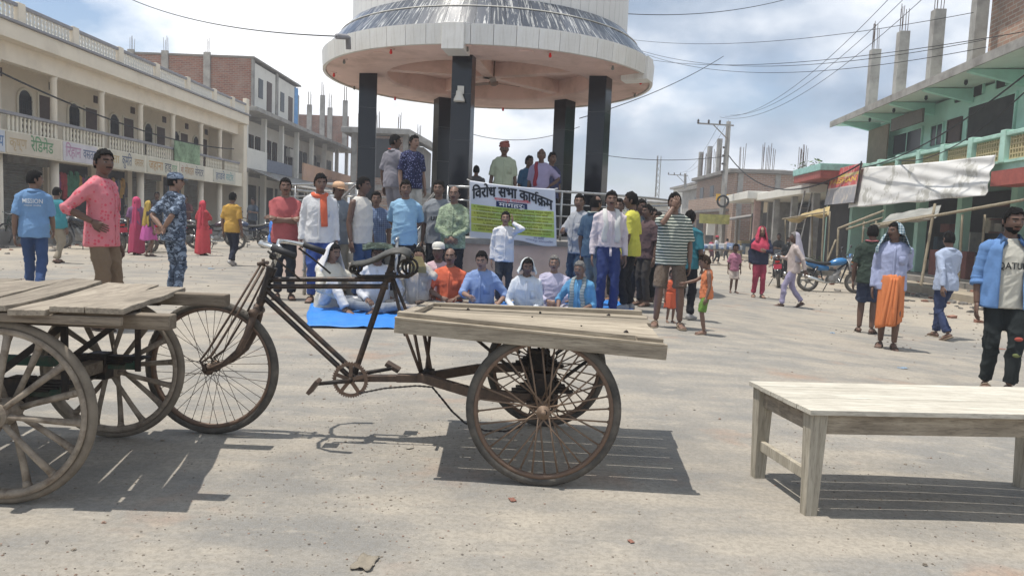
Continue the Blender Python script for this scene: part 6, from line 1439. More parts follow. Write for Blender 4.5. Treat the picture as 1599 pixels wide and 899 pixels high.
def finish(S, dg):
    k, J, T, Rm = S['k'], S['J'], S['T'], S['Rm']; sc = lambda v: Vector(v)*k; L = S['loc']
    root = thing('person', L, radians(S['rz']), S['label'], 'person', S['group'])
    mesh = {n: bpy.data.meshes.new_from_object(o.evaluated_get(dg)) for n, o in S['raw'].items()}
    sm = skin_mat(S['skin']); hm = hair_m[S['hair']]; seed = int(S['px']*13 + S['py'])
    # body: remeshed limbs and trunk with sculpted head, hands and feet joined on
    b = MB(); me = mesh['body']; b.add([v.co[:] for v in me.vertices], [tuple(p.vertices) for p in me.polygons]); bpy.data.meshes.remove(me)
    Hm = Rm @ Matrix.Rotation(radians(S['head'][0]), 3, 'Z') @ Matrix.Rotation(radians(S['head'][1]), 3, 'X')
    hk = 1.0 if not S['kid'] else 1.28
    hc = T((0, -.006, 1.50)) + Hm @ Vector((0, -.012, .096*hk))
    Th = Matrix.Translation(sc(hc)) @ Hm.to_4x4()
    head_mesh(b, Th, k*hk, S); b.cm = 0
    for s, nm in ((-1, 'R'), (1, 'L')):
        d = J['wr'+nm] - J['el'+nm]; a = S['arms'][0 if s < 0 else 1]
        if a in ('face', 'cover'): n = Vector((0, -1, .1)); d = Vector((-s*.35, .1, 1))
        elif a == 'phone': n = Vector((s, -.2, .1)); d = Vector((0, .1, 1))
        elif a in ('behind',): n = Vector((0, -1, 0)); d = Vector((-s, .1, -.35))
        elif a in ('clasp', 'lap'): n = Vector((0, -1, .3)); d = Vector((-s*.9, -.2, -.4))
        elif a == 'hipback': n = Vector((s, 0, .1)); d = Vector((0, -.9, -.45))
        elif a == 'hip': n = Vector((s*.5, .8, 0)); d = Vector((-s*.2, -.8, -.4))
        elif a in ('knee', 'knee2', 'thigh'): n = Vector((0, 0, 1))
        else: n = Vector((s, 0, .05))
        hand(b, sc(J['wr'+nm]), Rm @ d if isinstance(a, str) and a in ('face', 'cover', 'phone', 'behind', 'clasp', 'lap', 'hip', 'hipback') else d, Rm @ n, k, 0.7 if a in ('clasp', 'behind', 'hold') else 0.3, s)
        # foot
        an = J['an'+nm]; kn = J['kn'+nm]
        if S['legs'] in ('sit',) or (S['legs'] == 'situp' and nm == 'L'): fd = (an - kn).normalized()*0.8 + Vector((0, -.3, -.1))
        else: fd = Vector((s*.22, -1, -.55 if an.z > .095 else 0))
        fd.normalize(); side = fd.cross(Vector((0, 0, 1))).normalized(); upv = side.cross(fd)
        heel = an + Vector((0, 0, -.045)) - fd*.055; rings = []
        for t, w, h, dz in ((0, .026, .024, -.008), (.05, .034, .040, .006), (.11, .037, .034, .0), (.17, .044, .022, -.012), (.215, .045, .015, -.02), (.25, .032, .010, -.024)):
            c = heel + fd*t + upv*(dz + 0.0); rings.append([sc(c + side*(w*cos(a)) + upv*(h*sin(a) if sin(a) > 0 else .02*sin(a) - max(0, dz+.008))) for a in [2*pi*i/12 for i in range(12)]])
        b.loft(rings); S['foot'+nm] = (heel, fd, side, upv)
    o = b.build('body', [sm, eye_m, hm, lip_m, eyew_m], root, True)
    for s, nm in ((-1, 'R'), (1, 'L')):
        if not S['shoes']: continue
        heel, fd, side, upv = S['foot'+nm]; b = MB(); sk = S['shoes'] in ('k', 'w')
        if sk:
            rings = []
            for t, w, h, dz in ((-.012, .030, .04, 0), (.03, .041, .062, .008), (.09, .043, .055, .004), (.15, .050, .036, -.008), (.21, .050, .026, -.016), (.262, .034, .016, -.022)):
                c = heel + fd*t + upv*dz; rings.append([sc(c + side*(w*cos(a)) + upv*(h*sin(a) if sin(a) > 0 else .024*sin(a) - max(0, dz+.008))) for a in [2*pi*i/14 for i in range(14)]])
            b.loft(rings); b.build('shoe', shoe_m[S['shoes']], root, True)
        else:
            for t0, t1, w0, w1 in ((-.01, .26, .040, .050),):
                pts = [(-.012, .025), (.03, .038), (.10, .036), (.18, .050), (.23, .048), (.268, .026)]
                b.loft([[sc(heel + fd*t + side*(s2*w) - upv*(.030 + .0*t) + upv*dz) for s2, dz in ((-1, 0), (1, 0), (1, -.014), (-1, -.014))] for t, w in pts])
            b.tube([sc(heel + fd*.13 + side*(.046*cos(a)) + upv*(-.02 + .052*sin(a))) for a in [pi*i/8 for i in range(9)]], .009*k, 6, flat=0.5); b.build('sandal', shoe_m[S['shoes']], root, True)
    if S['style'] != 'none': hair_obj(Th, k*hk, S, root, hm)
    # clothes
    foc = [(sc(J['elR']), .09), (sc(J['elL']), .09), (sc(T((0, 0, 1.02))), .12), (sc(J['shR']), .07), (sc(J['shL']), .07)]
    bvh = None
    if 'shirt' in mesh:
        me = mesh['shirt']; wrinkle(me, .026*k, seed % 9999, foc, k); me.materials.append(cloth(S['top'])); o = link(bpy.data.objects.new('shirt', me), root); me.name = 'shirt'
        bvh = BVHTree.FromPolygons([v.co.copy() for v in me.vertices], [tuple(p.vertices) for p in me.polygons])
        def front(x, z, off=.004, back=False):
            """point on the shirt surface in front of (x, z) in the torso frame"""
            s = 1 if back else -1
            q = sc(T((x, s*.5, z))); d = Rm @ Vector((0, -s, 0)); h = bvh.ray_cast(q, d)
            return (h[0] if h[0] is not None else sc(T((x, s*.14, z)))) - d*(off*k)
        S['front'] = front; S['bvh'] = bvh
        if S['collar']:
            cb = MB(); rings = []
            for a in [2*pi*i/22 for i in range(22)]:
                fr = max(0, -sin(a)); r0 = .066 - .004*fr; c = lambda r, z: sc(T((r*cos(a), .013 + r*1.02*sin(a) - .012*fr, z - .038*fr)))
                rings.append([c(r0, 1.475), c(r0+.018, 1.452), c(r0+.034, 1.425 - .022*(fr > .75)), c(r0+.014, 1.43)])
            cb.loft(rings, closed=True); cb.build('collar', cloth(S['top']), o, True)
            pb = MB(); zz = [1.40 - (1.40-max(S['hem'] or .83, .83))*i/14 for i in range(15)]; V = []
            for z in zz: V += [front(-.016, z), front(.016, z)]
            pb.add(V, [(2*i, 2*i+1, 2*i+3, 2*i+2) for i in range(14)]); pb.build('placket', cloth(S['top']), o, True, solid=.004*k)
            kb = MB(); V = [front(x, z, .006) for z in (1.27, 1.21, 1.15) for x in (.055, .095, .135)]
            kb.add(V, [(0,1,4,3),(1,2,5,4),(3,4,7,6),(4,5,8,7)]); kb.build('pocket', cloth(S['top']), o, True, solid=.005*k)
        else:
            cb = MB(); cb.tube([sc(T((.072*cos(a), .014 + .075*sin(a) - .012*max(0, -sin(a)), 1.442 - .022*max(0, -sin(a))))) for a in [2*pi*i/20 for i in range(20)]], .009*k, 6, closed=True); cb.build('neckband', cloth(S['top']), o, True)
    if 'trousers' in mesh:
        me = mesh['trousers']; wrinkle(me, .028*k, seed % 7777, [(sc(J['knR']), .12), (sc(J['knL']), .12), (sc(J['anR']), .10), (sc(J['anL']), .10)], k); me.materials.append(cloth(S['low'])); o = link(bpy.data.objects.new('trousers' if S['lower'] == 'trousers' else 'shorts', me), root)
    if S['lower'] in ('wrap', 'skirt', 'kurta_tail'):
        seated = S['legs'] in ('sit', 'situp'); hemz = {'wrap': .36, 'skirt': .06, 'kurta_tail': .5}[S['lower']]; wb = MB(); rings = []; n = 48; mid = (J['anR'] + J['anL'])/2; spr = abs(J['anR'].y - J['anL'].y)/2
        r_ = random.Random(seed); ph = r_.random()*6
        for i in range(19):
            t = i/18; z = lerp(S['PEL'].z + .09, hemz, t); rx = lerp(.165, .215 if S['lower'] != 'wrap' else .150, t**.6); ry = lerp(.13, .150 + spr*.8, t**.6); cx = mid.x*t; cy = mid.y*t*.8
            wq = 1.9 if S['lower'] == 'wrap' else 1.0; rings.append([sc((cx + (rx + wq*.012*t*sin(11*a+ph) + .006*sin(23*a))*cos(a), cy + (ry + wq*.016*t*sin(9*a+ph*2) + .007*t*sin(19*a))*sin(a), z + t*t*(.02*sin(3*a+ph) + (.075*sin(a+1.0) if wq > 1 else 0)))) for a in [2*pi*q/n for q in range(n)]])
        wb.loft(rings, caps=False); wb.build({'wrap': 'wrapped_cloth', 'skirt': 'long_skirt', 'kurta_tail': 'tunic_skirt'}[S['lower']], cloth(S['low']), root, True, solid=.006)
    if S['lower'] == 'wrap':
        fb = MB(); fb.grid(lambda u, v: sc((.02 + (u-.5)*(.10 + .10*v) - .05*v, -.148 - .05*v - .018*abs(sin(u*9.5)) - .03*math.sin(pi*v), lerp(S['PEL'].z + .05, .30 + .05*u, v))), 24, 16); fb.build('front_fold', cloth(S['low']), root, True, solid=.006)
    # extras
    for e in S['extra']:
        kind, col = e[0], e[1]; m = cloth(col) if col else None; b = MB()
        if kind == 'scarf':       # hangs from the neck down both sides of the chest
            zl, zr = e[2] if len(e) > 2 else (1.0, 1.0)
            fr = S.get('front') or (lambda x, z, o=.0: sc(T((x, -.14, z))))
            for s, ze in ((-1, zr), (1, zl)):
                if ze is None: continue
                pts = [fr(s*(.085 + .01*sin(i)), lerp(ze, 1.36, i/7), .014) for i in range(8)] + [sc(T((s*.085, -.04, 1.465))), sc(T((s*.07, .05, 1.475))), sc(T((0, .088, 1.465)))]
                b.tube(pts, [.040*k]*5 + [.036*k]*3 + [.03*k]*3, 10, flat=0.32, ref=tuple(Rm @ Vector((1, 0, 0))))
            o = b.build('scarf', m, root, True); wrinkle(o.data, .008*k, seed, [(sc(T((0, -.1, 1.2))), .3)], k)
        elif kind == 'wrapscarf':  # wound round the neck with one tail
            b.tube([sc(T((.088*cos(a), .012 + .088*sin(a), 1.445 - .03*max(0, -sin(a))))) for a in [2*pi*i/20 for i in range(20)]], .034*k, 8, closed=True)
            fr = S['front']; b.tube([sc(T((.05, -.08, 1.43)))] + [fr(.05 + .02*i/6, lerp(1.36, e[2], i/6), .014) for i in range(7)], [.045*k]*8, 10, flat=0.35, ref=tuple(Rm @ Vector((1, 0, 0))))
            o = b.build('scarf', m, root, True); wrinkle(o.data, .010*k, seed, [], k)
        elif kind == 'headcloth':  # e[2] lowest z, e[3] opening half angle, e[4] flare
            zlow, half, fl = e[2], e[3], e[4]; nr, nc = 18, 30
            def fn(u, v):
                a = -half + 2*half*u; t = v*3
                if t < 1: r = .108*sin(t*pi/2)*hk; zz = (.128*cos(t*pi/2) + .005)*hk
                else: q = (t-1)/2; r = lerp(.108*hk, .108*hk + fl, min(1, q*1.3)); zz = lerp(.005, zlow - 1.592, q)
                n = .010*noise.noise(Vector((a*3, v*5, seed % 50))) + .012*v*sin(a*7 + seed)
                p = Vector(((r + n)*sin(a)*.92, (r + n)*cos(a)*1.12, zz + .02*v*noise.noise(Vector((a*2, 1, seed % 31)))))
                return Th @ (p*k) if t < 1.3 else sc(hc) + (Rm @ p)*k
            b.grid(fn, nc, nr); b.build('head_cloth', m, root, True, solid=.007)
        elif kind == 'cap':
            b.lathe([(.088, .0), (.089, .03), (.082, .06), (.06, .082), (.02, .092)], 24, Th @ Matrix.Translation((0, .004*k, .045*k*hk)) @ Matrix.Diagonal((.98*k*hk, 1.18*k*hk, 1.0*k*hk, 1)))
            q = [(.078*sin(a), -.085*cos(a) - .0, .048) for a in [-1.15 + 2.3*i/10 for i in range(11)]]; q2 = [(.072*sin(a), -.165*cos(a)*.95 - .005, .040) for a in [-1.0 + 2.0*i/10 for i in range(11)]]
            b.loft([[Th @ (Vector(p)*k*hk) for p in q], [Th @ (Vector(p)*k*hk) for p in q2]], caps=False); b.build('cap', m, root, True, solid=.005)
        elif kind == 'turban':
            for i in range(5): b.tube([Th @ (Vector((.082*cos(a)*(1-.05*i), .012 + .098*sin(a)*(1-.05*i), .052 + .017*i + .012*sin(a + i*2)))*k) for a in [2*pi*n/22 for n in range(22)]], .021*k, 7, closed=True)
            b.sphere(Th @ (Vector((0, .01, .10))*k), .07*k, 12, 8, (1, 1.1, .65)); b.build('turban', m, root, True)
        elif kind == 'flatcloth':
            b.grid(lambda u, v: Th @ (Vector(((u-.5)*.40, (v-.5)*.34 - .01, .135 + .012*noise.noise(Vector((u*6, v*6, 1))) - .10*max(0, abs(u-.5)-.22) - .12*max(0, abs(v-.5)-.25)))*k), 22, 18); b.build('head_cloth', m, root, True, solid=.02)
        elif kind == 'dupatta':     # long veil over head and back
            def fn(u, v):
                a = -1.5 + 3.0*u; t = v*3
                if t < 1: r = .108*sin(t*pi/2); zz = .128*cos(t*pi/2) + .005
                else: q = (t-1)/2; r = .108 + .05*q; zz = lerp(.005, e[2]-1.592, q)
                n = .014*noise.noise(Vector((a*2, v*4, seed % 50))) + .016*v*sin(a*9 + seed); return sc(hc) + (Rm @ Vector(((r+n)*sin(a), (r+n)*cos(a)*1.05 + (.03*v), zz)))*k
            b.grid(fn, 30, 26); b.build('veil', m, root, True, solid=.006)
        elif kind == 'chestcloth':  # broad shawl over chest and shoulders
            def fn(u, v):
                a = 2*pi*u; z = lerp(1.47, e[2], v); rx = lerp(.09, .235, min(1, v*1.7)); ry = lerp(.09, .175, min(1, v*1.7)); n = .012*sin(a*8 + seed)*v + .012*noise.noise(Vector((cos(a)*3, sin(a)*3, v*4)))
                return sc(T(((rx+n)*cos(a), .01 + (ry+n)*sin(a), z + .04*v*sin(a*2 + 1))))
            b.grid(fn, 40, 14); b.build('shawl', m, root, True, solid=.006)
        elif kind == 'paper':
            c = lerp(J['wrR'], J['wrL'], .5) + Rm @ Vector((0, -.05, -.03)); w = .11
            b.loft([[sc(c + Rm @ Vector(p)) for p in r] for r in ([(-w*.45, 0, .13), (w*.45, 0, .13)], [(-w, -.05, 0), (w, -.05, 0)], [(-w*1.1, -.03, -.09), (w*1.1, -.03, -.09)])], caps=False); b.build('paper_bag', m, root, solid=.006)
        elif kind == 'print':        # lettering on the front or back of the shirt: text, size, z, back, width
            put_text(b, e[2], e[3], lambda x, y: S['front']((-x if e[5] else x), e[4] + y, .007, e[5]), e[6], .002); b.build('shirt_print', m, root)
        elif kind == 'open':         # open overshirt on top of a tee: two front panels
            fr = S['front']
        elif kind == 'stick':
            w = J['wr' + e[2]]; b.tube([sc(w + Vector((0, -.06, .25))), sc(Vector((w.x, w.y - .08, .02)))], .013, 6); b.build('stick', m, root)
        elif kind == 'bag':
            b.tube([sc(T((-.13, -.10, 1.44))), S['front'](-.05, 1.2, .01), S['front'](.12, 1.0, .01)], .014*k, 6, flat=.4); b.build('strap', m, root, True)
    # patch of bare chest under an open collar
    return root
# ------------------------------------------------------------------ the cast, read from the photograph (head-top pixel, distance)
P = person
W1, W2 = '#e9e9ea', '#dcdcd8'
# left side of the square
P('man in light blue polo with white lettering on his back walking off', 52, 264, 10.3, 205, ('swingF', 'down'), 'walk', '#6fa3d8', 'short', low='#33558a', skin=1, head=(-62, 0), shoes='k', extra=(('print', '#e8eef4', 'MISSION', .085, 1.30, True, .24), ('print', '#dfe8f0', 'nepal india', .035, 1.245, True, .20)))
P('boy in teal shirt and khaki trousers walking towards the motorcycles', 88, 291, 15.9, 170, ('down', 'down'), 'walks', '#2a9aa8', 'long', collar=False, low='#a79a84', skin=1, shoes='s')
P('man in pink printed shirt with one hand on his hip behind the hand cart', 160, 235, 7.35, 88, ('hipback', 'down'), 'stand', ('floral', '#f0808c', '#d94f63'), 'rolled', low='#8a7258', skin=0, beard=1, head=(-28, 0), shoes='s')
P('woman in magenta veil walking past the parked motorcycles', 213, 306, 20, 195, ('down', 'down'), 'walks', '#8a5a86', 'short', collar=False, low='#c03060', lower='skirt', skin=1, style='long', extra=(('dupatta', '#d8306f', .75),))
P('woman in mustard scarf and bright pink tunic beside the magenta veil', 232, 312, 19.5, 150, ('down', 'down'), 'walks', '#45404c', 'short', collar=False, low='#d24ca8', lower='kurta_tail', skin=1, style='long', extra=(('dupatta', '#c9a632', .95),))
P('policeman in blue camouflage uniform and cap, hands clasped behind his back', 272, 271, 10.2, 148, ('behind', 'behind'), 'stand', ('camo', '#4c5d74', '#93a1b4', '#2c3646'), 'short', low=('camo', '#4c5d74', '#8b9aae', '#2c3646'), skin=2, hair='b', shoes='k', fat=1.12, head=(-30, 0), extra=(('cap', ('camo', '#4c5d74', '#93a1b4', '#2c3646')),))
P('woman in red sari and veil at the parked motorcycles', 317, 312, 21, 158, ('hold', 'down'), 'walks', '#c8303a', 'short', collar=False, low='#e23845', lower='skirt', skin=1, style='long', extra=(('dupatta', '#e03048', .85),))
P('man in mustard yellow tee walking away from the square', 363, 299, 17.3, 172, ('down', 'down'), 'walk', '#d9a520', 'short', collar=False, low='#252c40', skin=1, shoes='w')
P('child in bright blue shirt half hidden behind the red tee man', 428, 330, 15.5, 100, ('down', 'down'), 'stand', '#2a7fe0', 'short', collar=False, low='#2a3a66', skin=1, kid=True)
# standing behind the seated men, left of the stairs
P('man in faded red tee with folded arms', 446, 279, 10.7, 14, ('cross', 'cross'), 'stand', '#c65a5c', 'short', collar=False, low='#2f3540', skin=1, head=(6, 0), beard=1)
P('man in white shirt with an orange scarf and blue trousers', 500, 272, 10.5, 14, ('down', 'down'), 'stand', '#e4e4e6', 'long', low='#2f56a8', skin=1, head=(12, 8), extra=(('wrapscarf', '#f0622a', 1.02),))
P('man in peach cap and grey blue shirt behind the orange scarf', 528, 285, 11.2, 24, ('down', 'down'), 'stand', '#8c98a6', 'long', low='#b0a690', skin=0, head=(16, 6), extra=(('cap', '#eab98c'),))
P('man in white sleeveless vest and checked cloth turned to the stairs', 566, 277, 10.9, 62, ('down', 'down'), 'stand', '#dcd6cc', 'none', tuck=False, collar=False, low='#30507c', skin=0, head=(14, 0), fat=1.12)
P('man in light blue tee with hands behind his back', 634, 282, 11.1, 4, ('behind', 'behind'), 'wide', '#8fc3e6', 'short', collar=False, low='#22242c', skin=1, fat=1.1, head=(8, 4))
P('man in grey printed tee behind the green shirt', 686, 283, 11.7, -6, ('down', 'behind'), 'stand', '#8d9299', 'short', collar=False, low='#23262e', skin=1, extra=(('print', '#30343c', 'uni', .13, 1.18, False, .17),))
P('balding man in sage green shirt with hands clasped in front', 710, 291, 11.2, -4, ('clasp', 'clasp'), 'stand', ('camo', '#8f9f83', '#9fae92', '#7f8f74'), 'long', low='#22252c', skin=1, style='bald', fat=1.12, beard=1)
# on the podium
P('man in dark navy floral shirt standing at the top of the stairs', 646, 212, 12.3, 34, ('down', 'down'), 'stand', ('dots', '#2a2f58', '#8f95bd'), 'short', low='#c9c4ba', skin=2, head=(14, 0), z0=.97)
P('man in grey shirt with an orange cloth over one shoulder on the podium', 616, 211, 13.0, 150, ('hip', 'down'), 'stand', '#8f8c96', 'short', low='#9a97a0', skin=0, head=(-40, 0), z0=.97, extra=(('scarf', '#f0562a', (1.25, None)),))
P('old man in red turban and pale green shirt on the podium', 788, 221, 14.3, 4, ('down', 'down'), 'stand', '#b9c4a4', 'short', low='#c9c9c2', skin=0, style='none', z0=.97, beard=1, extra=(('turban', '#a5584a'),))
P('dark haired person with back turned at the far podium rail', 744, 259, 17.6, 178, ('down', 'down'), 'stand', '#6d6f72', 'short', collar=False, skin=1, z0=.97)
P('man in dark blue shirt behind the lavender shirt on the podium', 826, 244, 15.6, 40, ('down', 'down'), 'stand', '#2f6a92', 'short', skin=0, z0=.97)
P('man in lavender shirt with a red scarf and one hand on his hip', 846, 233, 14.4, -6, ('down', 'hip'), 'stand', '#a79cc4', 'short', collar=False, low='#b8aed0', skin=0, style='bald', z0=.97, fat=1.1, extra=(('scarf', '#a02038', (None, 1.0)),))
P('man glimpsed behind the lavender shirt by the pillar', 862, 239, 15.4, 30, ('down', 'down'), 'stand', '#4a4f7a', 'short', skin=1, z0=.97)
P('boy in white shirt holding a phone to his ear before the banner', 790, 331, 11.15, 4, ('down', 'phone'), 'stand', '#e6e6ea', 'long', low='#3c4048', skin=2, head=(-4, 0))
# seated on the blue sheet
P('seated man with white cloth over his head, fingers pointing down', 517, 379, 9.73, 52, ('lap', 'raise'), 'situp', '#e2dccb', 'long', collar=False, low='#e4e4e6', skin=1, lean=8, beard=1, extra=(('headcloth', '#e8e8ec', 1.30, 1.75, .10),))
P('seated man in white with dark green cloth lying on his head', 590, 381, 9.63, 12, ('thigh', 'knee2'), 'sit', '#d9dce4', 'long', low='#8c929c', skin=0, lean=8, extra=(('flatcloth', ('camo', '#3a463c', '#55625a', '#2a342c')),))
P('seated man hiding his face behind a yellow paper bag', 655, 386, 9.73, 4, ('cover', 'cover'), 'sit', '#c9beb2', 'long', low='#a8a098', skin=1, lean=6, extra=(('paper', '#cdb878'),))
P('seated man in white cap and pink shirt at the back of the row', 684, 379, 10.28, -6, ('lap', 'lap'), 'sit', '#d8b4bc', 'long', low='#555a66', skin=0, extra=(('cap', '#e6e2d6'),))
P('seated man in bright orange shirt', 703, 387, 9.83, -4, ('lap', 'thigh'), 'sit', '#f0642c', 'short', low='#6a5a50', skin=1, style='bald', beard=1)
P('seated man in blue shirt pointing with one finger', 754, 391, 9.58, -10, ('point', 'knee2'), 'sit', '#7f9dd2', 'rolled', low='#55606f', skin=2, fat=1.12, head=(0, 6), lean=6)
P('seated man in white shirt with white handkerchief over his head', 823, 401, 9.48, 6, ('knee', 'thigh'), 'sit', '#dfe4ea', 'long', low='#4a4e55', skin=0, lean=10, extra=(('headcloth', '#e4ebe8', 1.50, 1.9, .035),))
P('seated grey haired man in lavender kurta behind the handkerchief man', 866, 399, 10.08, -6, ('lap', 'lap'), 'sit', '#c8c2dc', 'long', collar=False, low='#c8c4d0', skin=2, hair='g', beard=1)
P('seated old man in sky blue shirt with a grey striped towel', 907, 407, 9.53, -24, ('knee2', 'thigh'), 'sit', '#4fa3d6', 'rolled', low='#c8c8cc', skin=1, hair='g', lean=6, beard=1, extra=(('scarf', ('stripe', '#a9b2b2', '#7d8a8c'), (.98, .98)),))
# right of the banner
P('man in pale grey polo turned towards the railing', 906, 304, 11.6, -50, ('hold', 'down'), 'stand', '#a9adb5', 'short', low='#2e4a66', skin=1, fat=1.15, head=(40, 0))
P('bald man with checked towel over a dark blue shirt, back half turned', 930, 306, 10.9, 135, ('hold', 'down'), 'stand', '#3f5f7c', 'short', low='#8a8f88', skin=1, style='bald', extra=(('scarf', ('check', '#c4d0c8', '#93a8a4'), (1.05, 1.05)),))
P('man in pale pink shirt with a white towel and blue trousers', 955, 299, 10.3, 4, ('down', 'down'), 'stand', '#e0d2d8', 'long', tuck=True, low='#2a3f7c', skin=1, head=(-4, 0), beard=1, extra=(('scarf', '#dfdfda', (1.02, 1.02)),))
P('man in neon yellow football tee turned towards the banner', 988, 301, 11.0, -118, ('down', 'down'), 'stand', '#e2dc22', 'short', collar=False, low='#20222a', skin=0, shoes='w', head=(10, 0))
P('man in maroon tee standing behind the yellow football tee', 1013, 320, 11.9, -60, ('down', 'down'), 'stand', '#6a5254', 'short', collar=False, low='#4a4440', skin=0)
P('man in white shirt and black trousers hidden behind the striped tee', 1030, 332, 12.6, -40, ('down', 'down'), 'stand', '#d4d4d4', 'short', low='#202228', skin=0)
P('stout man in black and white striped tee rubbing his nose', 1054, 302, 9.3, -9, ('face', 'down'), 'wide', ('stripe', '#d9dccb', '#41504c'), 'short', collar=False, low=('dots', '#7c6a58', '#5c4c40'), lower='shorts', skin=1, fat=1.22, width=1.06, shoes='t', head=(0, 4))
P('man in teal and black shirt directly behind the striped tee', 1078, 329, 10.4, 150, ('down', 'down'), 'stand', '#1f7d8c', 'short', collar=False, low='#25262c', skin=0, shoes='w')
P('toddler in orange dress behind the legs of the striped tee man', 1050, 424, 9.85, 10, ('down', 'down'), 'stand', '#f06024', 'none', collar=False, low='#f06024', lower='kurta_tail', skin=1, kid=True, shoes='')
P('little girl in orange vest and green shorts reaching for the striped tee man', 1106, 402, 8.85, -98, ('down', ((.10, -.46, 1.16), (.3, .6, -1))) if False else (((.10, -.46, 1.12), (.3, .4, -1)), 'down'), 'stand', '#f0823c', 'none', collar=False, low='#6f9c34', lower='shorts', skin=1, hair='n', style='topknot', kid=True, shoes='', head=(0, 22))
P('small child in pink top and white shorts out in the street', 1149, 384, 18.2, 0, ('down', 'down'), 'stand', '#c87a9a', 'short', collar=False, low='#d8c8bc', lower='shorts', skin=0, kid=True, shoes='')
P('woman in crimson hijab, navy tunic and crimson trousers', 1190, 354, 17.4, -8, ('down', 'hold'), 'stand', '#2c3450', 'long', collar=False, low='#b02850', skin=2, shoes='s', width=1.1, fat=1.15, style='none', extra=(('headcloth', '#e0305c', 1.36, 2.45, .05), ('chestcloth', '#e0305c', 1.14)))
P('old man in beige kurta and lilac pyjamas striding with a towel on his shoulders', 1243, 361, 15.4, -102, ('hold', 'swingB'), 'walk', '#cdbcb6', 'long', collar=False, low='#a79fc4', skin=0, hair='g', shoes='s', extra=(('headcloth', '#b9b4c4', 1.05, 1.5, .10),))
P('man in dark green shirt with a pink scarf behind the orange dhoti', 1364, 352, 11.4, 150, ('down', 'down'), 'stand', '#3a4a40', 'short', low='#3a4560', lower='shorts', skin=0, extra=(('scarf', '#d8707c', (1.1, 1.1)),))
P('man in lavender shirt and orange dhoti with a checked cloth over his head', 1400, 348, 9.6, -22, ('down', 'behind'), 'step', '#aab4dc', 'long', low='#f0822e', lower='wrap', skin=0, head=(-48, 0), beard=1, shoes='s', extra=(('headcloth', ('check', '#c9d8dc', '#4f7486'), 1.30, 1.9, .12),))
P('man in pale blue shirt and navy trousers striding towards the stalls', 1484, 359, 11.5, 192, ('swingF', 'swingB'), 'walk2', '#b4c4e2', 'long', low='#33436c', skin=1, head=(-15, 0), shoes='t')
P('young man in open blue shirt over a cream lettered tee and ripped black jeans', 1582, 326, 6.85, -14, ('down', 'down'), 'step', '#d8d4c4', 'none', collar=False, low='#2c3334', skin=0, beard=2, shoes='t', head=(10, 4), vox=.010, extra=(('print', '#2c3038', 'QATUR', .085, 1.19, False, .24), ('overshirt', '#5f95d6')))
P('man with dark hair peering over shoulders behind the maroon tee', 1001, 312, 12.2, 20, ('down', 'down'), 'stand', '#5a6470', 'short', low='#2a2c34', skin=0)
P('man in brown shirt at the back of the crowd near the pillar', 968, 311, 12.4, -20, ('down', 'down'), 'stand', '#7a5a48', 'short', low='#2a2c34', skin=1)
P('tall man in dark cap behind the striped tee crowd', 1020, 326, 13.2, 10, ('down', 'down'), 'stand', '#474c58', 'short', low='#2a2c34', skin=1)
P('man in checked blue shirt behind the man in the vest', 588, 300, 12.0, 10, ('down', 'down'), 'stand', ('check', '#7f93b4', '#4a5c80'), 'short', low='#2a2c34', skin=1)
# far down the street
for px, py, Y, rz, c, lo, lab in ((1096, 379, 34, 150, '#9fb6d8', '#3a4258', 'distant man in pale blue shirt down the street'), (1112, 372, 40, 20, '#d04868', '#5a3a48', 'distant person in pink red top by the trestle table'), (1120, 367, 37, 60, '#c8c8d0', '#30343c', 'distant person with red headwear and white top'), (1136, 372, 42, 200, '#d8a8a0', '#4a4a50', 'distant person in peach top beside the pole')):
    P(lab, px, py, Y, rz, ('down', 'hold'), 'walks', c, 'short', collar=False, low=lo, skin=1, vox=.03, extra=((('turban', '#d0304a'),) if px == 1120 else ()))
for px, py, Y, rz, c, lab in ((1217, 365, 27, -40, '#202226', 'man in black sitting close to the shop with the ladder'), (1231, 371, 26, 10, '#2a2c30', 'man in dark clothes beside the parked red plated motorcycle'), (245, 300, 27, 40, '#303848', 'shopper in dark clothes in the arcade behind the policeman'), (290, 306, 29, 20, '#60343a', 'shopper in maroon under the arcade signs'), (395, 310, 36, 0, '#3c4a5c', 'shopkeeper in dark shirt under the tin awning')):
    P(lab, px, py, Y, rz, ('down', 'hold'), 'stand', c, 'short', collar=False, low='#25262c', skin=0, vox=.03)
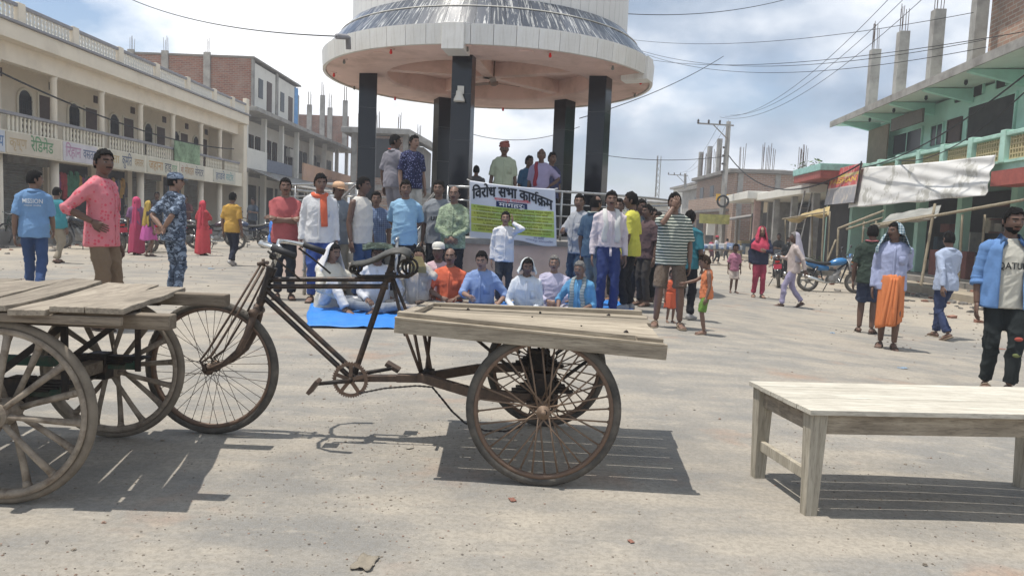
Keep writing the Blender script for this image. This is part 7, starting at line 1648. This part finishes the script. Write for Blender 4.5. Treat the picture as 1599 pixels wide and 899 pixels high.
def overshirt(S, root, col):
    """open shirt: back, sleeves and two loose front panels over the tee"""
    k, J, T, Rm, fr = S['k'], S['J'], S['T'], S['Rm'], S['front']; sc = lambda v: Vector(v)*k; b = MB()
    def pan(u, v):
        a = lerp(radians(-62), radians(242), u); z = lerp(1.44, .80, v); w = min(1, v*6.5); rx = lerp(.085, .198 + .012*v, w**.55); ry = lerp(.082, .150 + .03*v, w**.7)
        n = .010*sin(a*9 + v*4)*v + .010*noise.noise(Vector((cos(a)*4, sin(a)*4, v*6))); return sc(T(((rx+n)*cos(a), .012 + (ry+n)*sin(a), z)))
    b.grid(pan, 60, 34); o = b.build('open_shirt', cloth(col), root, True, solid=.008)
    for nm in 'RL':
        sh, el, wr = J['sh'+nm], J['el'+nm], J['wr'+nm]; b = MB(); pts = [lerp(T((0, .012, 1.39)), sh, .75), sh, lerp(sh, el, .5), el, lerp(el, wr, .22)]
        sub = []; rs = []
        for i in range(33):
            t = i/32*(len(pts)-1); q = min(int(t), len(pts)-2); sub.append(sc(lerp(pts[q], pts[q+1], t-q))); rs.append((lerp([.066, .072, .068, .064, .062][q], [.066, .072, .068, .064, .062][q+1], t-q) + .0025*sin(i*2.3) + .002*sin(i*5.1))*k)
        b.tube(sub, rs, 16); b.tube([sc(lerp(el, wr, .14)), sc(lerp(el, wr, .30))], .068*k, 16); b.build('sleeve', cloth(col), o, True)
    b = MB()
    for s in (-1, 1):
        b.loft([[sc(T((s*x, y, z))) for x, y, z in r] for r in ([(.06, .07, 1.49), (.085, .08, 1.44)], [(.075, .0, 1.485), (.11, .0, 1.43)], [(.062, -.065, 1.45), (.105, -.085, 1.40)], [(.05, -.10, 1.40), (.10, -.125, 1.345)])], caps=False)
    b.build('collar', cloth(col), o, True, solid=.007)
    # torn knees
    for nm, c, dz in (('L', '#c8503c', .03), ('L', '#7f8a50', -.12)):
        kn = J['kn'+nm]; b = MB(); f = (J['an'+nm] - kn).normalized(); p = kn - f*dz + Vector((0, -.060, 0)); b.sphere(sc(p), .04*k, 10, 6, (.9, .35, .5)); b.build('knee_patch', cloth(c), root, True)
for S in PEOPLE: prep(S)
DG = bpy.context.evaluated_depsgraph_get()
for S in PEOPLE:
    ov = [e for e in S['extra'] if e[0] == 'overshirt']; S['extra'] = [e for e in S['extra'] if e[0] != 'overshirt']
    root = finish(S, DG)
    for e in ov: overshirt(S, root, e[1])
for S in PEOPLE:
    for o in S['raw'].values(): me = o.data; bpy.data.objects.remove(o); bpy.data.meshes.remove(me)
if False:
    for S in PEOPLE: print('HT %.2f Y%.1f %s' % (S['H'], S['Y'], S['label']))
# ------------------------------------------------------------------ motorcycles and bicycles
bike_black = M('black_bike_enamel', (0.02, 0.02, 0.022), 0.25, 0.1, 4, 0, spec=0.6); engine_m = M('dusty_engine_alloy', (0.25, 0.24, 0.225), 0.45, 0.2, 12, 0.2, metal=0.6); seat_m = M('black_vinyl_seat', (0.03, 0.029, 0.028), 0.6, 0.2, 8, 0.1); lampg = M('headlamp_glass', (0.6, 0.62, 0.64), 0.1, 0.05, 3, 0, spec=0.7); plate_m = M('red_number_plate', (0.55, 0.05, 0.09), 0.5, 0.08, 5, 0); tail_m = M('red_tail_lamp', (0.45, 0.02, 0.02), 0.3, 0.05, 3, 0)
def motorbike(label, loc, rz, paint, group='motorcycles parked by the shops'):
    t = thing('motorcycle', loc, rz, label, 'motorcycle', group); ry = Matrix.Rotation(-pi/2, 4, 'X')
    body = M('bike_paint_%s' % paint, lin(paint), 0.25, 0.1, 3, 0, spec=0.6)
    for x in (-0.64, 0.66):
        b = MB(); b.lathe([(0.255+0.048*cos(a), 0.045*sin(a)) for a in [2*pi*i/10 for i in range(10)]], 32, Matrix.Translation((x, 0, 0.30)) @ ry, closed=True); w = b.build('wheel', rubber, t, True)
        b = MB(); b.lathe([(0.225, -0.03), (0.205, -0.03), (0.205, 0.03), (0.225, 0.03)], 32, Matrix.Translation((x, 0, 0.30)) @ ry, closed=True); b.lathe([(0.05, -0.06), (0.08, -0.03), (0.08, 0.03), (0.05, 0.06)], 14, Matrix.Translation((x, 0, 0.30)) @ ry)
        for k in range(5): a = 2*pi*k/5 + x; b.beam((x + .06*cos(a), 0, .3 + .06*sin(a)), (x + .212*cos(a), 0, .3 + .212*sin(a)), 0.03, 0.035, upv=(-sin(a), 0, cos(a)))
        b.build('rim', engine_m, w, True, auto=40)
        b = MB(); R_ = 0.335
        a0, a1 = (0.35, 2.2) if x > 0 else (0.5, 2.6)
        b.grid(lambda u, v: Vector((x + R_*cos(lerp(a0, a1, u)), (v-.5)*.13, .30 + R_*sin(lerp(a0, a1, u)) - .03*(2*v-1)**2)), 14, 6); b.build('mudguard', bike_black, t, True, solid=0.008)
    b = MB()
    for s in (-1, 1): b.tube([(0.66, s*.085, .30), (0.42, s*.085, .88)], [.028, .022], 10)
    b.build('fork', engine_m, t, True)
    b = MB(); b.tube([(0.44, 0, .86), (0.15, 0, .62), (-0.3, 0, .62), (-0.75, 0, .80)], .03, 8); b.tube([(0.43, 0, .80), (0.25, 0, .30), (-0.22, 0, .26), (-0.30, 0, .6)], .024, 8)
    for s in (-1, 1): b.tube([(-0.22, s*.1, .34), (-0.64, s*.1, .30)], .02, 8); b.tube([(-0.58, s*.12, .34), (-0.42, s*.12, .70)], .03, 8)
    b.build('frame', bike_black, t, True)
    b = MB(); b.box((0.06, 0, .36), (.30, .22, .20)); b.tube([(0.08, 0, .42), (0.20, 0, .60)], .085, 12)
    for k in range(6): b.box((0.10 + .02*k, 0, .46 + .022*k), (.20, .2, .008), (0, -1.03, 0))
    for s in (-1, 1): b.lathe([(.02, 0), (.10, .01), (.10, .05), (.05, .07)], 16, Matrix.Translation((-.02, 0, .35)) @ Matrix.Rotation(-s*pi/2, 4, 'X') @ Matrix.Translation((0, 0, .1)))
    b.build('engine', engine_m, t, True, auto=35)
    b = MB(); rg = []
    for x, w, h, z in ((-.08, .06, .05, .78), (0, .11, .10, .80), (.12, .135, .125, .83), (.26, .14, .13, .85), (.36, .10, .10, .86), (.41, .04, .05, .87)): rg.append([(x, w*cos(a), z + h*sin(a)*(1 if sin(a) > 0 else .7)) for a in [2*pi*i/16 for i in range(16)]])
    b.loft(rg); b.build('fuel_tank', body, t, True)
    b = MB(); rg = []
    for x, w, h, z in ((-.05, .09, .04, .80), (-.2, .13, .05, .79), (-.45, .12, .05, .80), (-.68, .11, .05, .84), (-.74, .06, .03, .85)): rg.append([(x, w*cos(a), z + h*sin(a)) for a in [2*pi*i/14 for i in range(14)]])
    b.loft(rg); b.build('seat', seat_m, t, True)
    b = MB(); rg = []
    for x, w, h, z in ((-.1, .11, .07, .66), (-.35, .12, .10, .68), (-.62, .10, .07, .76), (-.86, .05, .035, .83)): rg.append([(x, w*cos(a), z + h*sin(a)) for a in [2*pi*i/14 for i in range(14)]])
    b.loft(rg); b.build('side_panel', body, t, True)
    b = MB(); b.tube([(.36, s, z) if False else (x, s, z) for x, s, z in ((.22, -.36, 1.02), (.33, -.30, 1.05), (.42, -.12, .98), (.42, .12, .98), (.33, .30, 1.05), (.22, .36, 1.02))], .014, 8); b.build('handlebar', bike_black, t, True)
    for s in (-1, 1):
        b = MB(); b.tube([(.33, s*.26, 1.05), (.38, s*.30, 1.24)], .008, 6); b.sphere((.385, s*.32, 1.27), .06, 10, 7, (.35, 1, .7)); b.build('mirror', bike_black, t, True)
        b = MB(); b.sphere((.50, s*.17, .86), .035, 8, 6); b.build('indicator', M('amber_lens', (.6, .22, .02), .3), t, True)
    b = MB(); b.lathe([(.02, -.09), (.08, -.06), (.10, 0), (.085, .03)], 18, Matrix.Translation((.50, 0, .90)) @ Matrix.Rotation(pi/2, 4, 'Y')); b.build('headlamp', lampg, t, True)
    b = MB(); b.add([(.44, -.11, .98), (.44, .11, .98), (.50, .09, 1.09), (.50, -.09, 1.09), (.58, .1, .97), (.58, -.1, .97)], [(0,1,2,3),(3,2,4,5)]); b.build('visor', body, t, solid=.01)
    b = MB(); b.tube([(.14, -.12, .38), (.2, -.14, .28), (-.2, -.15, .25), (-.35, -.17, .30), (-.85, -.19, .42)], [.02, .022, .024, .05, .055], 10); b.build('exhaust', chrome, t, True)
    b = MB(); b.bx(-.90, -.87, -.06, .06, .74, .80); b.build('tail_lamp', tail_m, t)
    b = MB(); b.bx(-.93, -.915, -.11, .11, .56, .70); b.build('number_plate', plate_m, t); b = MB(); b.bx(.575, .59, -.11, .11, .70, .78); b.build('number_plate', plate_m, t)
    b = MB(); b.tube([(-.05, .16, .24), (-.12, .30, .01)], .014, 6); b.build('side_stand', bike_black, t, True)
    b = MB(); b.tube([(-.5, -.13, .86), (-.8, -.13, .93), (-.92, 0, .94), (-.8, .13, .93), (-.5, .13, .86)], .014, 6); b.build('grab_rail', chrome, t, True)
    t.rotation_euler = (radians(-6), 0, rz); return t
def gp(px, py): return onground(px, py)
for px, py, rz, c, lab in ((133, 389, 178, '#22262c', 'black motorcycle with round headlamp parked behind the teal shirt boy'), (176, 391, 140, '#30343a', 'dark grey motorcycle half hidden behind the pink shirt man'), (206, 393, 165, '#1c1e22', 'black motorcycle parked just past the pink shirt man'), (247, 393, 150, '#28211f', 'black motorcycle behind the policeman'), (293, 391, 160, '#2a2430', 'dark motorcycle behind the red sari woman'), (338, 389, 30, '#3a2230', 'maroon motorcycle between the red sari and the yellow tee'), (388, 386, 170, '#1e2c48', 'navy motorcycle with raised tail beside the yellow tee man')):
    motorbike(lab, gp(px, py), radians(rz), c)
motorbike('shiny blue motorcycle parked at the kerb before the bamboo frame', gp(1297, 456), radians(-4), '#2a6ea4')
motorbike('black motorcycle with red plate parked tail towards the square', gp(1216, 447), radians(70), '#26282c')
def bicycle(label, loc, rz, c):
    t = thing('bicycle', loc, rz, label, 'bicycle', 'bicycles leaning by the shops'); m = M('cycle_paint_' + c, lin(c), 0.4)
    for x in (-.5, .55): spoked_wheel(t, (x, 0, .33), (0, x, 0), 0.33, rubber, chrome, dark_spoke, 24, 0.002, tread=False)
    b = MB(); bb, st, hd = Vector((0, 0, .30)), Vector((-.14, 0, .80)), Vector((.38, 0, .78))
    for p, q in ((bb, st), (bb, hd), (st*.95 + Vector((0, 0, .03)), hd), (bb, Vector((-.5, 0, .33))), (st, Vector((-.5, 0, .33))), (hd + Vector((-.02, 0, .1)), Vector((.55, 0, .33)))): b.tube([p, q], .017, 8)
    b.build('frame', m, t, True); b = MB(); b.tube([(.2, -.27, .98), (.3, -.24, 1.0), (.36, 0, .93), (.3, .24, 1.0), (.2, .27, .98)], .012, 8); b.build('handlebar', chrome, t, True)
    b = MB(); b.sphere((-.17, 0, .90), .1, 12, 7, (1.3, .8, .35)); b.tube([st, (-.16, 0, .9)], .014, 8); b.build('saddle', seat_m, t, True)
    b = MB(); b.lathe([(.08, -.006), (.08, .006)], 20, Matrix.Translation((0, -.05, .3)) @ Matrix.Rotation(pi/2, 4, 'X')); b.beam((0, -.07, .3), (.12, -.07, .18), .015, .02); b.build('chainring', dark_spoke, t)
    b = MB(); b.bx(-.75, -.3, -.08, .08, .70, .715); b.tube([(-.72, .06, .7), (-.5, .08, .34)], .007, 6); b.tube([(-.72, -.06, .7), (-.5, -.08, .34)], .007, 6); b.build('carrier', dark_spoke, t)
bicycle('dark green bicycle parked behind the light blue polo man', gp(28, 384), radians(160), '#1f3a2c')
bicycle('old black bicycle beside the shiny blue motorcycle', gp(1342, 450), radians(60), '#26241f')
# trestle table with folded cloth goods in the street
def trestle():
    L = gp(1122, 414); t = thing('market_table', L, 0.1, 'market table heaped with folded blue and white cloth', 'table')
    bxo('table_top', wood_beam, t, -1.0, 1.0, -.5, .5, .72, .77)
    for x in (-.9, .9):
        for y in (-.42, .42): bxo('leg', wood_beam, t, x-.04, x+.04, y-.04, y+.04, 0, .72)
    rr = random.Random(3); ms = [cloth(c) for c in ('#5f7fb0', '#c8ccd4', '#8aa0c4', '#d8d4cc')]
    for k in range(14): x = -.85 + .13*k; bxo('folded_cloth', ms[k % 4], t, x, x+.12, -.4, .3, .772, .86 + .22*rr.random(), bevel=.02)
trestle()
# litter and rubble
def litter():
    rr = random.Random(12); mats = [cloth('#d8d4c8'), cloth('#b8b0a0'), cloth('#a8705c'), cloth('#8fa8c0')]
    spots = [(570, 880, 'torn scrap of brown paper lying flat near the bottom of the square', .055), (800, 781, 'reddish crushed packet just in front of the tricycle wheel', .02), (985, 846, 'small red brown scrap on the bare asphalt', .014), (1410, 575, 'flattened white wrapper between the walkers', .05), (1560, 545, 'pink wrapper by the ripped jeans man', .07), (1300, 520, 'pale scrap of paper on the road by the dhoti man', .05), (640, 700, 'small white crumb of paper under the tricycle frame', .02), (330, 420, 'white plastic scrap behind the tricycle handlebar', .08), (60, 405, 'grey rag on the sand behind the polo man', .09), (1480, 470, 'white bag dropped beside the kerb', .13)]
    for i, (px, py, lab, s) in enumerate(spots):
        p = onground(px, py); b = MB(); b.grid(lambda u, v: Vector(((u-.5)*2*s*(1+.25*noise.noise(Vector((v*4, i, 0)))), (v-.5)*1.3*s*(1+.3*noise.noise(Vector((u*4, i, 5)))), .004 + s*.22*max(0, .3+noise.noise(Vector((u*3, v*3, i*7.0)))))), 9, 8)
        o = b.build('litter_scrap', cloth('#a89c88') if i == 0 else mats[(i*2 + 1) % 4 if i not in (1, 2, 4) else 2], None, True, loc=p, rot=(0, 0, rr.random()*3), solid=.002); tag(o, lab, 'litter', 'litter on the square')
litter()
def rubble():
    rr = random.Random(9); b = MB()
    def chunk(x, y, r, z):
        V = [(x + r*rr.uniform(.6, 1.2)*sx, y + r*rr.uniform(.6, 1.2)*sy, z + (r*rr.uniform(.5, 1.0) if sz else -.02)) for sz in (0, 1) for sx, sy in ((-1,-1),(1,-1),(1,1),(-1,1))]; b.cm = rr.choice((0, 0, 1)); b.add(V, [(0,3,2,1),(4,5,6,7),(0,1,5,4),(1,2,6,5),(2,3,7,6),(3,0,4,7)])
    for _ in range(260): y = rr.uniform(18, 42); chunk(-14.7 + rr.expovariate(1.2), y, rr.uniform(.02, .09), 0)
    for _ in range(300): y = rr.uniform(13, 44); chunk(11.55 + .1*(y-19.8) - rr.expovariate(1.6), y, rr.uniform(.02, .08), -.3)
    for _ in range(160): y = rr.uniform(13, 44); chunk(12.2 + .1*(y-19.8) + rr.uniform(0, 2.4), y, rr.uniform(.02, .07), -.11)
    o = b.build('rubble', [dark_concrete, M('rubble_brick', (.27, .14, .10), .95, .2, 9, 0)]); tag(o, 'broken brick and stone rubble strewn along both kerbs', 'rubble', kind='stuff')
rubble()
# ------------------------------------------------------------------ thin dusty air round the whole square
def haze():
    b = MB(); b.bx(-950, 950, -45, 1850, -1.5, 16.0); m = bpy.data.materials.new('dusty_air'); m.use_nodes = True; n = m.node_tree.nodes; n.clear()
    out = n.new('ShaderNodeOutputMaterial'); v = n.new('ShaderNodeVolumePrincipled'); v.inputs['Color'].default_value = (0.93, 0.95, 1.0, 1); v.inputs['Density'].default_value = 0.0022
    v.inputs['Anisotropy'].default_value = 0.0; m.node_tree.links.new(v.outputs[0], out.inputs['Volume'])
    o = b.build('haze', m); tag(o, 'thin pale dusty air over the whole market square', 'haze', kind='stuff')
haze()
